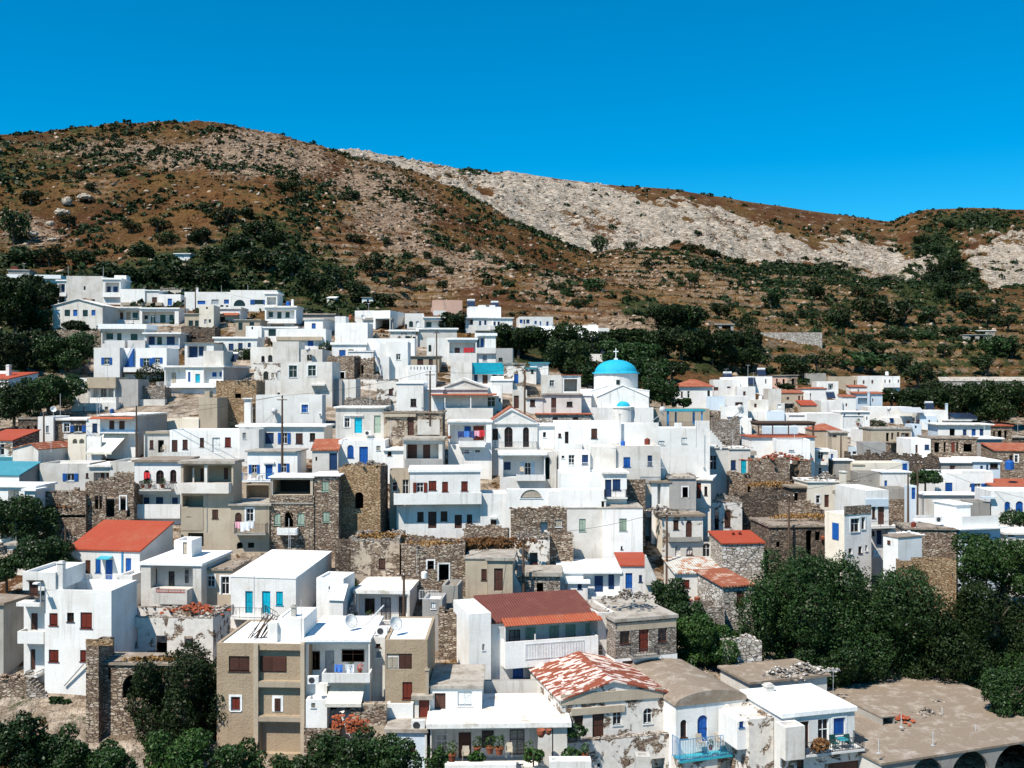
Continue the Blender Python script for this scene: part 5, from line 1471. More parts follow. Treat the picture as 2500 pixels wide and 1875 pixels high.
d 500 1030 512 1068 n
w 380 1040 400 1060 n
H red_roofed_house; low house with a vivid orange red roof between white blocks at the right
B 495 612 1105 1150 E s a=-4 bk=1068 rm=o dp=5
H white_house; white block with a cream shutter beside the vivid orange red roof
B 300 365 1085 1150 W p a=0
w 310 1095 340 1120 w
B 240 340 975 1085 V p f=-1 dp=4
B 365 440 1080 1150 R f f=-.3 rm=c
n 372 1090 430 1125 .8
H white_house; row of low white flat roofs with a white tank
B 0 140 958 1130 W p a=-4 dp=6
w 45 995 65 1028 n
w 15 1045 30 1070 k
B 100 240 1060 1150 V p f=.8 dp=5
w 130 1090 150 1120 n
i tank 180 1060 1 .7;white tank on the row of low white flat roofs
H white_house; blue-white cube house with a plain front above the timber pergola
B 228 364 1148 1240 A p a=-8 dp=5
B 60 228 1150 1260 W p f=-.3 dp=4
B 364 540 1165 1240 W p f=-.5 dp=4
w 400 1180 520 1195 s
H white_house; tall bright white house with a shaded side left of the timber pergola
B 28 110 1208 1410 W p a=-14 sx=190 dp=5
d 150 1260 160 1300 y
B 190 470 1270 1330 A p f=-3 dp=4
H white_house; long white house with a big grid of glass blocks in its wall
B 540 805 1165 1290 W p a=-3 dp=7
B 805 1022 1150 1290 W f f=.2 th=.12 sx=1030
w 815 1185 975 1290 w
w 820 1170 832 1185 b
w 932 1160 945 1178 k
w 995 1190 1005 1215 k
i pot 930 1260 -.6 1.4;leafy plant in front of the glass block grid
H white_house; long white wall house under a grey awning with terracotta jars on its terrace
B 1010 1350 1115 1210 W p a=-4 dp=6
B 1120 1300 1200 1290 W p f=1 dp=3
w 1180 1205 1203 1240 b
e 1235 1120 1410 1160 3 steel
w 1330 1160 1405 1215 b
i urn 1320 1245 -1.3 1.4;terracotta jar at the left of the grey awning terrace
i urn 1395 1240 -1.3 1.4;terracotta jar at the right of the grey awning terrace
i globe 1150 1190 -1.2 .8;ball topped heater left of the grey awning
H white_house; white house with a tall flue and a bluish lower front
B 1410 1625 1142 1270 W p a=-6 dp=6
B 1410 1540 1185 1300 A p f=.8 dp=3
w 1475 1215 1488 1240 n
c 1608 1090 1625 1145 1
i sol 1490 1140 1 0.77;solar water heater on the white house at the edge of the dark wood
q 1545 1350 1425 1230 1.5 10 W
H white_house; white house with a slanting solar roof panel right beside the dark wood
B 1605 1800 1215 1300 V f a=-4 th=.2 rm=v
B 1680 1850 1200 1215 cs s bk=1168 ex=.1 dp=4 rm=panel
H white_house; slim white houses stepping down with narrow dark doors under the outside steps
B 1220 1345 1285 1400 W f a=-4 th=.12 rm=e
d 1232 1315 1248 1350 n
w 1305 1295 1325 1350 k
B 1345 1420 1250 1350 A p f=-.5 dp=4
w 1370 1260 1385 1280 y
H stone_wall; pale stone retaining wall along the road at the right edge
B 1565 2260 915 1010 Z s a=-5 bk=890 dp=1.2
H stone_wall; grey gravel embankment wall in the middle of the terraced hill
B 170 655 540 578 Z n a=-4 dp=1
H stone_hut; small pale stone hut with dark bays among the trees on the right hillside
B 1750 1960 555 630 Z f a=-4 th=.2 rm=c dp=5
w 1800 570 1835 600 K
w 1870 570 1900 610 K
B 1730 1760 580 640 Z r f=.3 dp=3
H stone_wall; thin white road parapet above the small pale stone hut
B 1800 1990 525 545 Z f a=-3 th=.2 rm=w dp=1
H stone_wall; dark wall with a grey coping at the right edge below the wood
B 2135 2260 1345 1400 D f a=0 rm=c dp=5
i bush 1060 1270 -.5 2.2 leafdark;dark round bush right of the glass block grid
G b 1190 1100 230 130 n=9 m=leafdark ; dark bush right of the red tile porch
G b 1420 1160 340 200 n=10 m=leafdark ; dark tree behind the white flue at the wood's edge
G b 1700 1180 460 260 n=12 m=leafdark ; broad dark tree below the right edge road
G b 2020 1260 460 360 n=12 m=leafdark ; large dark tree at the right edge below the road
G b 1880 1130 520 130 n=12 m=leaf ; green hedge-like tree under the right edge road wall
G b 380 990 130 60 n=6 m=leafdark ; small dark shrub by the pink brick shell
T 0 1000 3.53
H teal_roofed_shed; plain shed with a teal metal roof and a bare grey side wall
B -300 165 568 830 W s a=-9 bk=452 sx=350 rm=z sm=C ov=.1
H teal_walled_house; low house with a dark teal painted wall behind the teal metal roof
B -300 312 408 470 A f a=-6 rm=z th=.6 dp=5
H white_house; small white house with flat roof in front of the teal roofed shed
B -160 300 650 850 W f a=-6 dp=4 th=.2 Y=112
n 70 690 165 810 1.2
d 90 710 126 810 n
B 212 300 680 850 W f f=.9 dp=2
H white_house; long plain stained white house with a single dark blue window and a glazed corner
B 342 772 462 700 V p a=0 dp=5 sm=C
w 575 548 640 612 bo
w 740 545 762 584 n
B 772 945 476 695 V f f=.3
n 806 540 940 626 1.
w 870 545 900 622 n
w 918 545 942 618 r
B 946 1156 446 645 V p f=.35
l 372 694 740 738 .2 C
H stone_ruin; dark roofless stone ruin with tall gaping doorways below the long stained white house
B 735 1155 655 1010 S r a=0 dp=4 am=.8 Y=114
w 815 742 848 856 K
w 855 742 878 856 K
d 912 746 986 926 K
w 1038 745 1086 866 Kf
w 1090 850 1120 925 K
H stone_wall; collapsed stone terrace with dry grass left of the gaping ruin
B 372 740 752 940 S r a=0 dp=2.5 fd=.2 am=.6 Y=113
w 440 905 735 930 K
i grass 560 850 .5 2 rustgrass;dry brown grass spilling over the collapsed stone terrace
i rubble 600 1000 -2 2.6;wide heap of loose stones below the collapsed stone terrace
H white_house; white two storey house with three arched openings and plants on a dark balcony
B 1158 1560 432 940 W f a=0 dp=6 rm=e
w 1240 520 1291 628 ka
d 1345 520 1412 640 ka
w 1466 516 1520 622 ka
p 1193 618 1475 700 .9 i V
n 1195 730 1555 885 1.3
w 1200 790 1232 880 g
d 1240 755 1286 872 y
d 1345 752 1406 882 y
d 1484 755 1532 872 y
p 1125 815 1552 937 .5 s
i pot 1230 675 -.5 1;leafy pot at the left end of the dark plant balcony
i pot 1290 675 -.5 1;pot with red flowers on the dark plant balcony
i pot 1400 675 -.5 1.2;large leafy pot at the right end of the dark plant balcony
i cloth_red 1265 540 -.1 .9;red and white cloth hung in the left arched opening
H beige_building; unfinished beige three storey house with an open columned loggia and a flaking parapet
B 1560 2010 440 1185 E f a=-3 dp=6 th=.3 rm=c sx=2085 Y=119
n 1580 478 1995 632 2.
w 1605 495 1665 625 K
d 1728 505 1756 615 n
d 1830 500 1910 625 K
w 1930 500 1965 600 n
o 1760 470 1785 630 .0 V
o 1660 500 1672 625 -.6 V
p 1530 628 1970 722 .9 c V
n 1572 742 1752 838 1.5
w 1610 865 1641 920 n
w 1828 860 1880 938 n
l 1560 842 1750 1042 .05 E
o 1776 725 1786 1050 .05 C
d 1620 1060 1755 1180 K
H beige_house; narrow beige house with an arched brown window and washing over its balcony
B 1992 2320 808 1190 E f a=0 dp=5 rm=c th=.2 Y=118
w 2026 886 2082 962 na
w 2122 850 2184 962 kf
p 2015 985 2290 1080 1. i C
d 2135 1145 2190 1190 K
d 2040 1140 2092 1200 Ka
i cloth_pink 2055 965 -1.05 .9;pale pink sheet on the balcony of the narrow beige house
i cloth_white 2110 965 -1.05 1.3;long white sheet on the balcony of the narrow beige house
i cloth_white 2160 965 -1.05 .9;short white sheet at the right of the pale washing
H red_roofed_house; white house with a big orange red sloping roof and blue awning
B 585 1205 1215 1500 W s a=-10 bk=960 sx=1490 rm=o ov=.12 Y=103
w 648 1295 692 1340 k
w 735 1295 780 1412 n
w 822 1280 868 1404 b
d 905 1290 970 1476 b
w 1083 1278 1130 1408 b
e 868 1262 975 1292 .9 turquoise_plastic
o 1045 1225 1058 1410 .08 bluerail
c 1236 1020 1262 1075 5.5 cr
c 1268 1090 1296 1150 3.2 cr
H white_wall; grey-white terrace with a thin white railing in front of the blue doors
B 720 1140 1510 1560 W p a=-8 dp=4 Y=99.5
r 722 1415 1005 1515 -.2 W
B 1012 1140 1425 1515 W p f=-.4 dp=3 ex=.2
H white_house; cream white house with three tall arched openings and a red railed balcony
B 1215 1735 1318 1720 V f a=-6 rm=w sx=1990 th=.25 Y=98 ov=.15
n 1298 1350 1662 1545 1.2
w 1310 1370 1354 1496 ka
d 1455 1392 1504 1572 ka
w 1588 1372 1634 1500 ka
p 1310 1548 1612 1680 1.3 s
r 1350 1545 1592 1580 1.32 R
d 1455 1672 1510 1720 K
B 1500 1650 1125 1270 W p f=-3 ex=.1 dp=2.5 sx=1740
d 1575 1140 1612 1248 e
i ant 1645 1300 4 1;antenna on the broad flat roof above the arched openings
i urn 1375 1560 -1.1 1.1;red urn on the red railed balcony
H beige_house; half ruined pinkish house with two dark openings and a rubble roof
B 1730 2000 1385 1640 E e a=-4 dp=5 Y=99 rm=e
w 1785 1432 1850 1526 kf
d 1905 1436 1975 1592 kf
i rubble 1800 1640 -1.5 1.3;fallen beams and stones before the half ruined pinkish house
H white_house; tiny white house with a crumbling stone chimney half buried in trees
B 62 240 1150 1380 P f a=-8 rm=c sx=420 Y=106
d 108 1205 148 1360 K
w 190 1210 215 1290 k
c 300 1025 365 1095 4 P
c 318 935 342 1030 4.2 P
G b 150 1160 620 420 n=12 dp=6 Y=109 ; dark bushy tree below the small white flat-roofed house at the left
G b 400 1420 440 330 n=12 dp=5 Y=102 ; leafy vine-like tree beside the wooden pole left of the red roof
G b 60 1480 300 240 n=8 Y=101 ; low dark bush at the left edge under the tiny white house
T 600 1000 3.53
H white_house; white house front with one open blue shutter pair and a dark blue door
B -60 675 132 360 W f a=-2 dp=5 th=.2 ov=.35
d 166 198 241 294 y
w 305 197 358 292 bo
w 431 202 491 290 n
w 552 200 598 266 k
i ac 130 290 -.1 .6;small white box at the left end of the blue shuttered house front
H white_house; white cottage with two open blue shuttered windows, blue door and a blue railed terrace
B 15 445 352 640 W f a=-2 dp=4.5 rm=c th=.15 Y=121
w 50 473 95 547 bo
d 170 473 231 600 b
w 303 462 350 540 bo
p -60 548 215 625 1.4 B
l 150 448 245 464 .2
i table 130 615 -1. 1 cw;white terrace table in front of the blue cottage door
i chair 70 612 -.9 1;pale chair left of the white terrace table
H beige_house; shaded beige wall under the blue railed terrace
B -20 205 640 850 E n a=-1 dp=3 Y=119
n 5 650 200 770 1.5
B 0 205 772 1010 E f f=1 rm=c dp=1.5
H stone_house; stone house with arched pale green shutters and an open canopy on top
B 205 588 738 1180 S n a=-1 dp=4.5 Y=116
w 243 892 301 994 ga
d 336 878 409 1012 Ka
w 443 887 506 992 ga
p 268 1018 442 1080 .8 s W
l 205 800 582 812 .1 C
B 212 578 575 737 E f rm=w ex=0 dp=4.4 th=.12 ov=.2
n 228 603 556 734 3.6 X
o 214 590 230 735 .0 W
i mast 372 1190 -1.5 1.2;thin antenna mast in front of the white balcony stone house
H stone_house; tall narrow stone house with two pale green shuttered windows, one above the other
B 582 800 560 1190 S f a=-1 dp=4 rm=w th=.14 Y=119.5
w 655 614 716 703 g
w 662 878 724 966 g
H stone_tower; ochre stone tower house with one black arched opening high in its wall
B 800 1160 505 1110 O r a=-4 dp=6 sx=1225 am=.35 Y=117 sm=D
w 942 710 1013 852 Ka
i rubble 1080 480 1 1.1;loose stones heaped on top of the ochre stone tower
i grass 1130 1100 -1.5 1.7 rustgrass;rust brown grass at the foot of the ochre stone tower
i rubble 1180 1020 -.6 1.4;boulders tumbled right of the ochre stone tower
H tile_roofed_shed; small white lean-to with a slanting red tile roof and a dark blue door
B 572 795 352 540 V s a=4 bk=262 dp=4 rm=t Y=122
d 720 374 788 520 y
w 600 405 616 440 K
H white_house; white house with a bright blue arched window and door above the tower
B 800 1200 262 500 W p a=0 dp=5 Y=124
w 875 304 930 412 ba
d 978 318 1053 472 b
w 1125 310 1161 350 e
B 1200 1358 335 520 W f f=.2 dp=4
w 1222 360 1256 394 k
H beige_house; derelict cream facade with fallen plaster, a boarded brown door and broken cornice
B 1190 1695 30 262 R e a=0 dp=5 Y=128
d 1395 58 1448 220 n
w 1560 68 1582 108 n
l 1195 35 1465 60 .25 E
l 1480 85 1672 215 .06 V
H grey_house; low grey-white porch house with two black doorways behind a mottled parapet
B 1358 1695 245 500 V f a=0 dp=5 rm=c th=.25 Y=122
n 1382 292 1662 428 1.6
d 1395 300 1476 428 n
d 1528 300 1590 428 n
l 1370 425 1700 500 .7 G
H white_house; old white house with a cracked cornice, turquoise glazed doors and an air conditioner
B 775 1190 -28 230 V f a=0 dp=6 rm=v th=.2 Y=129
w 851 70 895 150 kf
d 937 67 1002 200 t
d 1106 48 1162 200 g
i ac 1055 220 -.3 1;air conditioner under the turquoise glazed doors
l 845 42 1010 54 .2
H white_house; white house with colourful washing hanging across its shaded balcony
B 1745 2120 92 372 W f a=0 dp=5 rm=v ov=.15 Y=126
n 1758 128 2070 300 1.2
w 1884 142 1940 188 b
d 1962 140 2052 262 r
p 1835 272 2062 322 .9 s
w 1866 350 1925 370 y
w 1975 345 2020 368 k
i cloth_navy 1855 185 -.85 1;dark navy garment at the left of the colourful washing line
i cloth_blue 1900 183 -.85 1;bright blue garment on the colourful washing line
i cloth_navy 1955 183 -.85 1.1;dark blue garment in the middle of the colourful washing line
i cloth_pink 1995 180 -.85 .9;pink garment on the colourful washing line
i cloth_red 2030 175 -.85 1.1;crimson garment at the right of the colourful washing line
i urn 1755 250 -.6 .8;row pot on the ledge left of the colourful washing
H white_house; broad white house with red shutters upstairs and a long white balcony
B 1412 2022 512 1040 W f a=4 th=.3 dp=6 rm=w ov=.15 Y=114
w 1473 627 1532 712 ro
w 1576 612 1643 692 r
w 1692 620 1743 704 r
w 1857 616 1913 698 r
p 1275 722 2032 812 1.1 s
w 1358 875 1406 936 n
w 1478 880 1533 962 n
d 1572 878 1643 1022 n
w 1680 875 1738 957 n
d 1800 905 1863 1022 n
w 1905 902 1951 979 n
B 2022 2255 722 1090 W p f=.4 dp=4
d 2110 950 2161 1080 n
l 2105 925 2165 942 .3
B 1240 1408 520 740 E n f=-1.5 dp=3
d 1350 600 1408 730 k
w 1262 622 1306 702 k
B 1300 1412 830 1040 W n dp=4
i ant 1880 470 1 .6;antenna on the roof of the broad red shuttered house
H stone_ruin; low stone enclosure full of dry grass in front of the broad red shuttered house
B 1340 1890 1195 1490 S r a=2 dp=6 fd=.35 am=.4 Y=102
w 1566 1300 1622 1376 Kf
d 1664 1330 1750 1472 Kf
i grass 1560 1185 2.6 2.6;golden dry grass filling the low stone enclosure
i rubble 1900 1480 -1 1.6;heap of stones right of the white door frame ruin
i grass 1990 1510 -1.5 1.2;dry tuft beside the brown shuttered beige house
H stone_wall; ragged stone wall with brown scrub between the grassy enclosure and the white house door
B 1880 2260 1065 1260 S r a=-4 dp=2 fd=.2 Y=107
i grass 2050 1190 -.6 2.8 rustgrass;rust brown scrub on the ragged stone wall under the white house
H stone_ruin; beige plastered ruin with a small brown window right of the vine-hung lane
B 905 1325 1135 1395 R r a=0 dp=6 fd=1 am=.4 Y=103.5
w 1145 1280 1203 1372 n
i grass 1180 1110 2 1.7;dry grass growing on top of the beige plastered ruin
H stone_wall; dark stone lane wall below the ochre tower
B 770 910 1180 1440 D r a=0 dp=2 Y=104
i bush 840 1420 -1 1.3 leafgreen;green weeds at the foot of the dark stone lane wall
H beige_house; flat roofed beige house with brown shutter and brown door in front of dry scrub
B 1892 2082 1275 1530 E f a=-3 dp=5 rm=c th=.12 Y=100.5 ov=.1
w 2030 1372 2102 1468 n
B 2084 2300 1272 1575 E f f=.5 dp=5 rm=c th=.3 ov=.2
d 2140 1366 2216 1562 n
T 1200 1000 3.53
H white_house; white pediment house with an iron balcony before two arched doors
B -8 396 104 345 W g a=2 pk=-20 px=172 tr=1 rm=t dp=7 ov=.2 Y=127
w 8 163 56 256 k
d 111 148 182 322 ka
d 271 150 323 322 ka
p 30 278 396 345 .9 i V
B 396 542 125 360 W f f=-.2 dp=5
w 443 192 471 238 k
H white_house; white house with light blue open shutters on a shaded terrace below the pediment house
B 78 462 365 640 W f a=2 th=.35 dp=4 Y=121
n 100 402 455 580 1.5
d 284 452 341 568 lo
d 108 450 165 518 y
p 215 560 465 612 .7 s
B 455 560 360 640 V p f=-.3
d 462 408 502 600 Ka
i chair 262 560 -.3 1;chair on the terrace beside the light blue shutters
H white_house; long plain white house with one brown shutter and a scooped balcony
B 545 1115 104 350 W p a=0 dp=6 Y=127
w 576 204 601 237 n
d 632 188 664 292 k
w 859 162 911 247 n
p 640 292 782 342 .5 s
i ant 1055 310 -1.5 1.6;tall antenna before the long plain white house
i mast 950 108 3 1;thin mast on the roof of the long plain white house
H white_house; square white roof room with a pale pipe and a blue bin
B 1118 1328 122 325 W p a=0 dp=5 Y=126
c 1098 30 1116 330 -.5 W
i tank 1132 310 -.7 .55 cb;blue bin against the square white roof room
i tank 1342 300 -1 .7 cr;rusty red topped water tank on a stone base
H white_house; windowless white house with a scalloped roof parapet under the blue pergola
B 1328 1882 158 345 W p a=0 dp=5 Y=126
w 1438 268 1492 302 w
w 1637 240 1685 292 w
B 1328 1440 112 158 W p ex=0 dp=.5
B 1580 1640 112 158 W p ex=0 dp=.4
B 1760 1880 95 158 W p ex=0 dp=.5
q 1985 300 1885 180 .2 6 W
i globe 1440 110 1 .8;ball shaped water heater left of the blue pergola
i mast 1765 320 -1.5 1.6;mast on a tripod before the windowless white house
H white_house; blank cream wall house with one bright blue shutter and a narrow blue door
B 850 1072 318 610 V p a=0 dp=5 Y=120
B 1072 1458 310 560 V p f=-.4
w 1137 408 1196 491 b
w 1345 393 1385 482 y
r 1230 445 1520 505 1. W
H white_house; white porch house with dark glazing behind a white grid railing
B 590 850 362 560 W p a=2 dp=4 Y=119.5
w 664 388 716 476 k
w 779 388 833 474 y
r 660 455 842 515 .4 W
w 604 395 628 418 k
H white_house; white house with dark blue doors behind a black iron balcony
B 598 968 545 700 W p a=2 dp=5 Y=115
B 970 1166 535 790 W f f=.3 rm=v th=.2
d 979 602 1034 752 y
w 1044 598 1112 692 y
p 974 690 1172 768 .8 i
H white_wall; white garden wall with a low brick arch between the terraces
B 130 592 685 860 W p a=0 dp=1 Y=112.5
w 245 688 440 762 ea
B 592 970 690 870 W p f=.3 dp=2
B 488 592 700 850 W p f=.2 dp=1
H stone_ruin; roofless brown stone house with a single black doorway left of the big white cube
B 165 648 860 1120 S r a=0 dp=5 am=.35 Y=112
d 420 965 481 1098 K
w 550 948 606 1010 e
H stone_wall; curved stone bank below the big white cube
B 500 705 1105 1230 S r a=-3 dp=2 fd=.2 Y=109
H white_house; big cubic white house with two pale green shuttered windows and a grey flat roof
B 650 958 842 1250 V f a=0 dp=6 rm=c th=.1 ov=.06 Y=112
w 755 940 812 1046 g
B 960 1304 842 1260 W f f=.4 dp=6.4 rm=c th=.1 ov=.06
w 1102 937 1166 1042 g
w 1114 1175 1130 1202 k
c 948 778 986 850 .6
H white_house; low white house with barred blue doors and an orange roof corner
B 585 1112 1388 1620 W f a=0 dp=7 rm=w th=.25 ov=.15 Y=104
n 790 1415 1108 1600 .6
w 742 1498 778 1542 y
d 888 1430 960 1567 y
d 1007 1420 1056 1545 y
B 655 828 1470 1600 W f f=.5 dp=.45 th=.3
w 742 1498 778 1542 y
B 1114 1362 1352 1610 W s bk=1240 rm=o dp=6 ov=.1
d 1154 1407 1214 1580 b
w 1270 1424 1298 1482 y
H stone_ruin; broken white plastered wall with a gap and a red bucket
B 196 500 1120 1400 P r a=-3 dp=3 am=.7 fd=1 Y=107
d 330 1230 398 1378 K
i tank 380 1375 -.1 .6 cr;red bucket standing in the gap of the broken white wall
H stone_house; low stone store under a concrete slab beside white outdoor steps
B 240 590 1398 1630 L f a=-2 rm=c th=.4 dp=4 Y=102
d 390 1490 446 1610 K
q 290 1620 185 1400 .9 9 V
i grass 60 1150 3 2.6 rustgrass;rust brown scrub heap above the brown door
H grey_house; grey rendered house with a white end wall and a dark window hole
B 1378 1532 612 850 W f a=0 dp=4 rm=e Y=120
w 1430 640 1458 815 K
B 1532 1762 595 845 G e f=.15 dp=5
w 1645 666 1692 757 Kf
H white_house; ruined white house with a red-brown door and grey rendered flank
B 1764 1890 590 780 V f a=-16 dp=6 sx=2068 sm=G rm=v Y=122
d 1762 630 1806 765 r
w 1834 660 1860 737 k
H white_house; white lean-to with a slim blue door below the stained white terrace rail
B 1326 1502 512 815 W p a=0 dp=4 Y=122
d 1360 715 1380 808 b
w 1500 520 1540 590 s
B 1232 1326 500 720 E p f=.2 dp=4
H stone_wall; dark stone wall under the tall beige pier
B 1172 1326 600 820 S n a=0 dp=2 Y=119
H white_house; weathered white house with bright blue door and ochre end wall at the hilltop ruins
B 1527 1680 335 470 O p a=0 dp=4 Y=140
B 1680 2052 330 560 V e f=.1 dp=5
d 1764 388 1835 495 b
d 1882 392 1941 517 k
B 2052 2230 340 560 V e f=.25 dp=5
w 2062 434 2106 512 y
d 2150 430 2196 555 t
i mast 1765 320 0 1.4;tripod antenna on the stony roof of the weathered white house
H stone_ruin; pair of beige masonry piers standing before the weathered white house
B 1600 1690 450 610 E r a=0 dp=1 am=.3 Y=134
B 1692 1800 452 600 Z r f=.1 dp=1 am=.3
H beige_house; old plastered house with cracked render, a tall arched brown door and stone strip
B 1472 1822 900 1130 P f a=6 rm=e dp=5 th=.25 sx=1396 sm=Y Y=117
w 1567 955 1613 1032 n
d 1675 957 1729 1102 na
p 1530 1100 1810 1135 .5 s C
B 1522 1975 1140 1310 V n f=.15 dp=4
w 1582 1170 1629 1260 Ka
w 1680 1185 1736 1252 ka
d 1820 1150 1885 1268 ka
d 1926 1145 1971 1260 k
i rubble 1450 865 1 1.3;pile of stones on the corner of the old plastered house roof
H stone_ruin; white plastered shell with two empty arched openings beside the dark stone slope
B 1872 2160 800 1050 P r a=6 dp=4 am=.5 fd=2 Y=124
d 1922 868 1962 1035 Ka
w 2008 866 2062 1010 na
H rusty_roofed_house; pale stone house with a rust red metal roof and two stub chimneys
B 1990 2350 1155 1420 Z s a=6 bk=1050 rm=o dp=5 ov=.15 Y=115
c 2078 1060 2094 1105 3 cr
c 2135 1055 2152 1105 3 cr
H staircase; long flight of uneven white steps climbing right of the orange roof corner
B 1330 1480 1500 1560 V n a=0 dp=1 Y=101
q 1440 1510 1330 1260 .4 14 V
G s 2180 1360 90 60 ; small green weed on the pale stone house wall
T 1800 1000 3.16
H white_house; white terrace house with a red-brown coping below the timber pergola
B 108 598 205 350 W f a=0 th=.15 rm=j dp=6 Y=146
H timber_pergola; long brown timber pergola roof on thin posts over the red terrace
B 155 600 92 122 X f a=0 fl=1 rm=wood th=.25 dp=4 ov=.1 Y=148
o 160 122 170 205 .0 wood
o 270 122 278 205 .0 wood
o 392 122 400 205 .0 wood
o 582 122 595 210 .0 wood
r 170 185 580 205 .0 R
H white_house; tall blank white cube with one slit vent behind the red tile rubble
B 300 562 230 540 W p a=-6 sx=592 Y=142
w 397 310 440 322 w
H stone_ruin; large brown stone ruin with a deep dark gap and red tile rubble on top
B 132 406 395 600 S r a=0 dp=4 Y=136
B 406 486 420 590 D n f=-1.5 dp=1
B 486 570 400 590 S r dp=4
i rubble 320 385 1 2.4 j;red tile rubble heaped along the large brown stone ruin
i grass 270 590 -1 2 ;dry bank below the large brown stone ruin
H white_house; narrow white alley house with an iron balcony right of the tall blank cube
B 600 702 312 540 V f a=-14 sx=745 Y=148
w 620 320 664 382 k
p 605 395 690 425 .6 s
w 625 445 650 500 k
H white_house; small bright white block beyond the narrow alley house
B 702 775 315 400 W p a=0 Y=155
w 722 340 740 375 b
H beige_house; blank beige corner house with a shaded right wall and a blue painted base
B 728 852 172 300 E f a=-12 sx=966 rm=c th=.15 Y=165
w 735 195 765 205 n
B 858 975 288 345 A p f=.6 dp=2
d 935 305 955 345 y
w 890 320 920 345 k
H tile_roofed_house; old house with a broad faded terracotta hipped roof behind the timber pergola
B 590 800 160 215 E h a=-6 pk=105 rm=t dp=8 Y=175
H white_house; slim white house with one blue window right of the blank beige corner house
B 966 1030 150 250 W p a=0 Y=172
w 982 195 999 236 b
H grey_house; grey windowless store in front of the slim white house
B 975 1148 252 345 G p a=-3 Y=160 dp=4
H beige_house; stone topped beige house with three dark narrow doorways in the right hand quarter
B 1032 1340 150 345 E e a=0 Y=168
d 1148 178 1170 245 K
d 1188 178 1205 230 K
d 1232 172 1250 220 n
w 1265 178 1295 240 k
d 1290 180 1325 210 k
B 1150 1260 255 340 S e f=1 dp=1.5
d 1185 265 1230 340 K
H white_house; little white house with a brown door and dark blue window before the outdoor steps
B 1340 1492 225 345 W p a=0 Y=160
d 1374 270 1393 335 n
w 1445 268 1482 306 y
H stone_house; low stone house with a row of dark doorways between rough piers
B 1492 1848 222 340 S e a=-4 Y=160 rm=e
d 1520 250 1560 330 K
d 1592 250 1610 325 K
d 1650 250 1680 325 r
d 1690 250 1706 325 K
d 1745 262 1812 325 K
H grey_house; long grey wall with a white slab roof right of the row of doorways
B 1850 2040 215 345 G f a=-2 Y=166 rm=w ov=.3
w 1890 265 1915 300 k
H white_house; white house with a deep white eave and three blue doors near the right edge
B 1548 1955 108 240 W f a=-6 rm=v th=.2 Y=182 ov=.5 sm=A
d 1638 145 1680 205 K
d 1740 152 1769 208 y
d 1808 148 1840 208 b
d 1870 146 1900 208 y
H stone_house; ragged stone house with three dark bays and a red roof edge at the wood
B 1950 2120 118 250 S f a=-6 rm=j Y=190
d 2010 160 2040 240 K
w 2060 160 2080 220 K
w 1975 165 1990 230 K
H tile_roofed_house; stone house under a salmon tiled roof at the right edge
B 1990 2330 320 450 S s a=-5 bk=262 rm=t Y=158
d 2100 350 2125 430 k
w 2140 350 2165 405 kf
H stone_ruin; long dark heap of ruined walls beside the grey stone tower stump
B 880 1560 385 500 D r a=-3 dp=4 am=.9 Y=152
d 1410 405 1425 450 K
H grey_house; square grey stone tower stump with white coping right of the alley
B 752 888 385 530 C f a=0 rm=w th=.12 dp=3 Y=148
H beige_house; low buff walled house with a concrete frame and a blue corner window
B 890 1272 408 500 Y p a=0 dp=4 Y=147
l 888 420 985 430 .1 E
B 1272 1325 400 500 A p f=.1 dp=4
w 1275 415 1312 490 b
H grey_house; blank concrete block store below the low buff walled house
B 932 1128 485 640 C p a=-3 dp=4 Y=141
H white_house; stepped white house with a stub blue door between the two tall poles
B 1118 1335 485 640 W s a=0 bk=470 dp=4 Y=140
d 1135 545 1157 602 b
H grey_house; unplastered block wall above a rough stone base between the two tall poles
B 1160 1318 605 690 C p a=0 dp=3 Y=134
B 1165 1320 690 850 S n f=.2 dp=2
H white_house; pale house with a white roof and wide dark window beside dark ruins
B 1560 1822 398 480 C f a=-3 rm=w dp=8 Y=152
w 1640 432 1680 468 n
B 1822 2028 390 500 A f f=.3 rm=w dp=8
w 1874 430 1896 466 y
w 1950 412 2012 452 k
w 1920 425 1938 462 y
H white_house; white house with vivid blue shutters and a raised white roof block at the right
B 1528 1975 490 700 W p a=-2 dp=6 Y=135
w 1604 562 1661 630 b
w 1830 568 1880 626 bo
d 1902 568 1947 645 b
w 1795 570 1816 588 n
B 1740 1972 472 490 W p ex=0 dp=3 hp=.1
H white_wall; long pinkish white terrace wall below the vivid blue shutters
B 1440 1842 650 745 V f a=-2 dp=3 th=.12 rm=w Y=129
H grey_house; grey-brown stone lump of a store behind the white roof terrace
B 1808 1950 712 830 C p a=0 dp=3 Y=122
H white_house; white house with bright blue arched window and arched door at the right edge
B 1960 2420 628 930 W p a=-3 dp=5 Y=122
w 2062 708 2106 792 ba
d 2148 705 2206 830 ba
l 1890 672 1995 688 .5 A
i bush 2130 890 -2 1.5;dark bush in front of the blue arched door
i bush 2230 900 -2 1.4;dark bush at the right of the blue arched door
H tile_roofed_house; low house with a red tiled roof above the blue arched door
B 1985 2400 600 680 E s a=-4 bk=540 rm=j Y=132
i tank 2100 460 2 1.1 cb;blue cover on the roof by the low red tiled house
H white_house; white house with a walled roof terrace and stair tower above the trees
B 1735 2030 905 1110 A f a=14 sx=1395 th=.16 ov=.5 rm=w Y=106 dp=9
d 1787 968 1833 1060 n
d 1902 955 1949 1050 n
B 1735 2015 822 902 W p ex=0 dp=.3 f=-.1 hp=.05
B 1690 1800 735 880 W s f=-4 ex=.2 dp=4 sx=1520 rm=w
B 1385 1560 812 905 W p f=-8.4 ex=.3 dp=.3
w 1765 745 1790 800 n
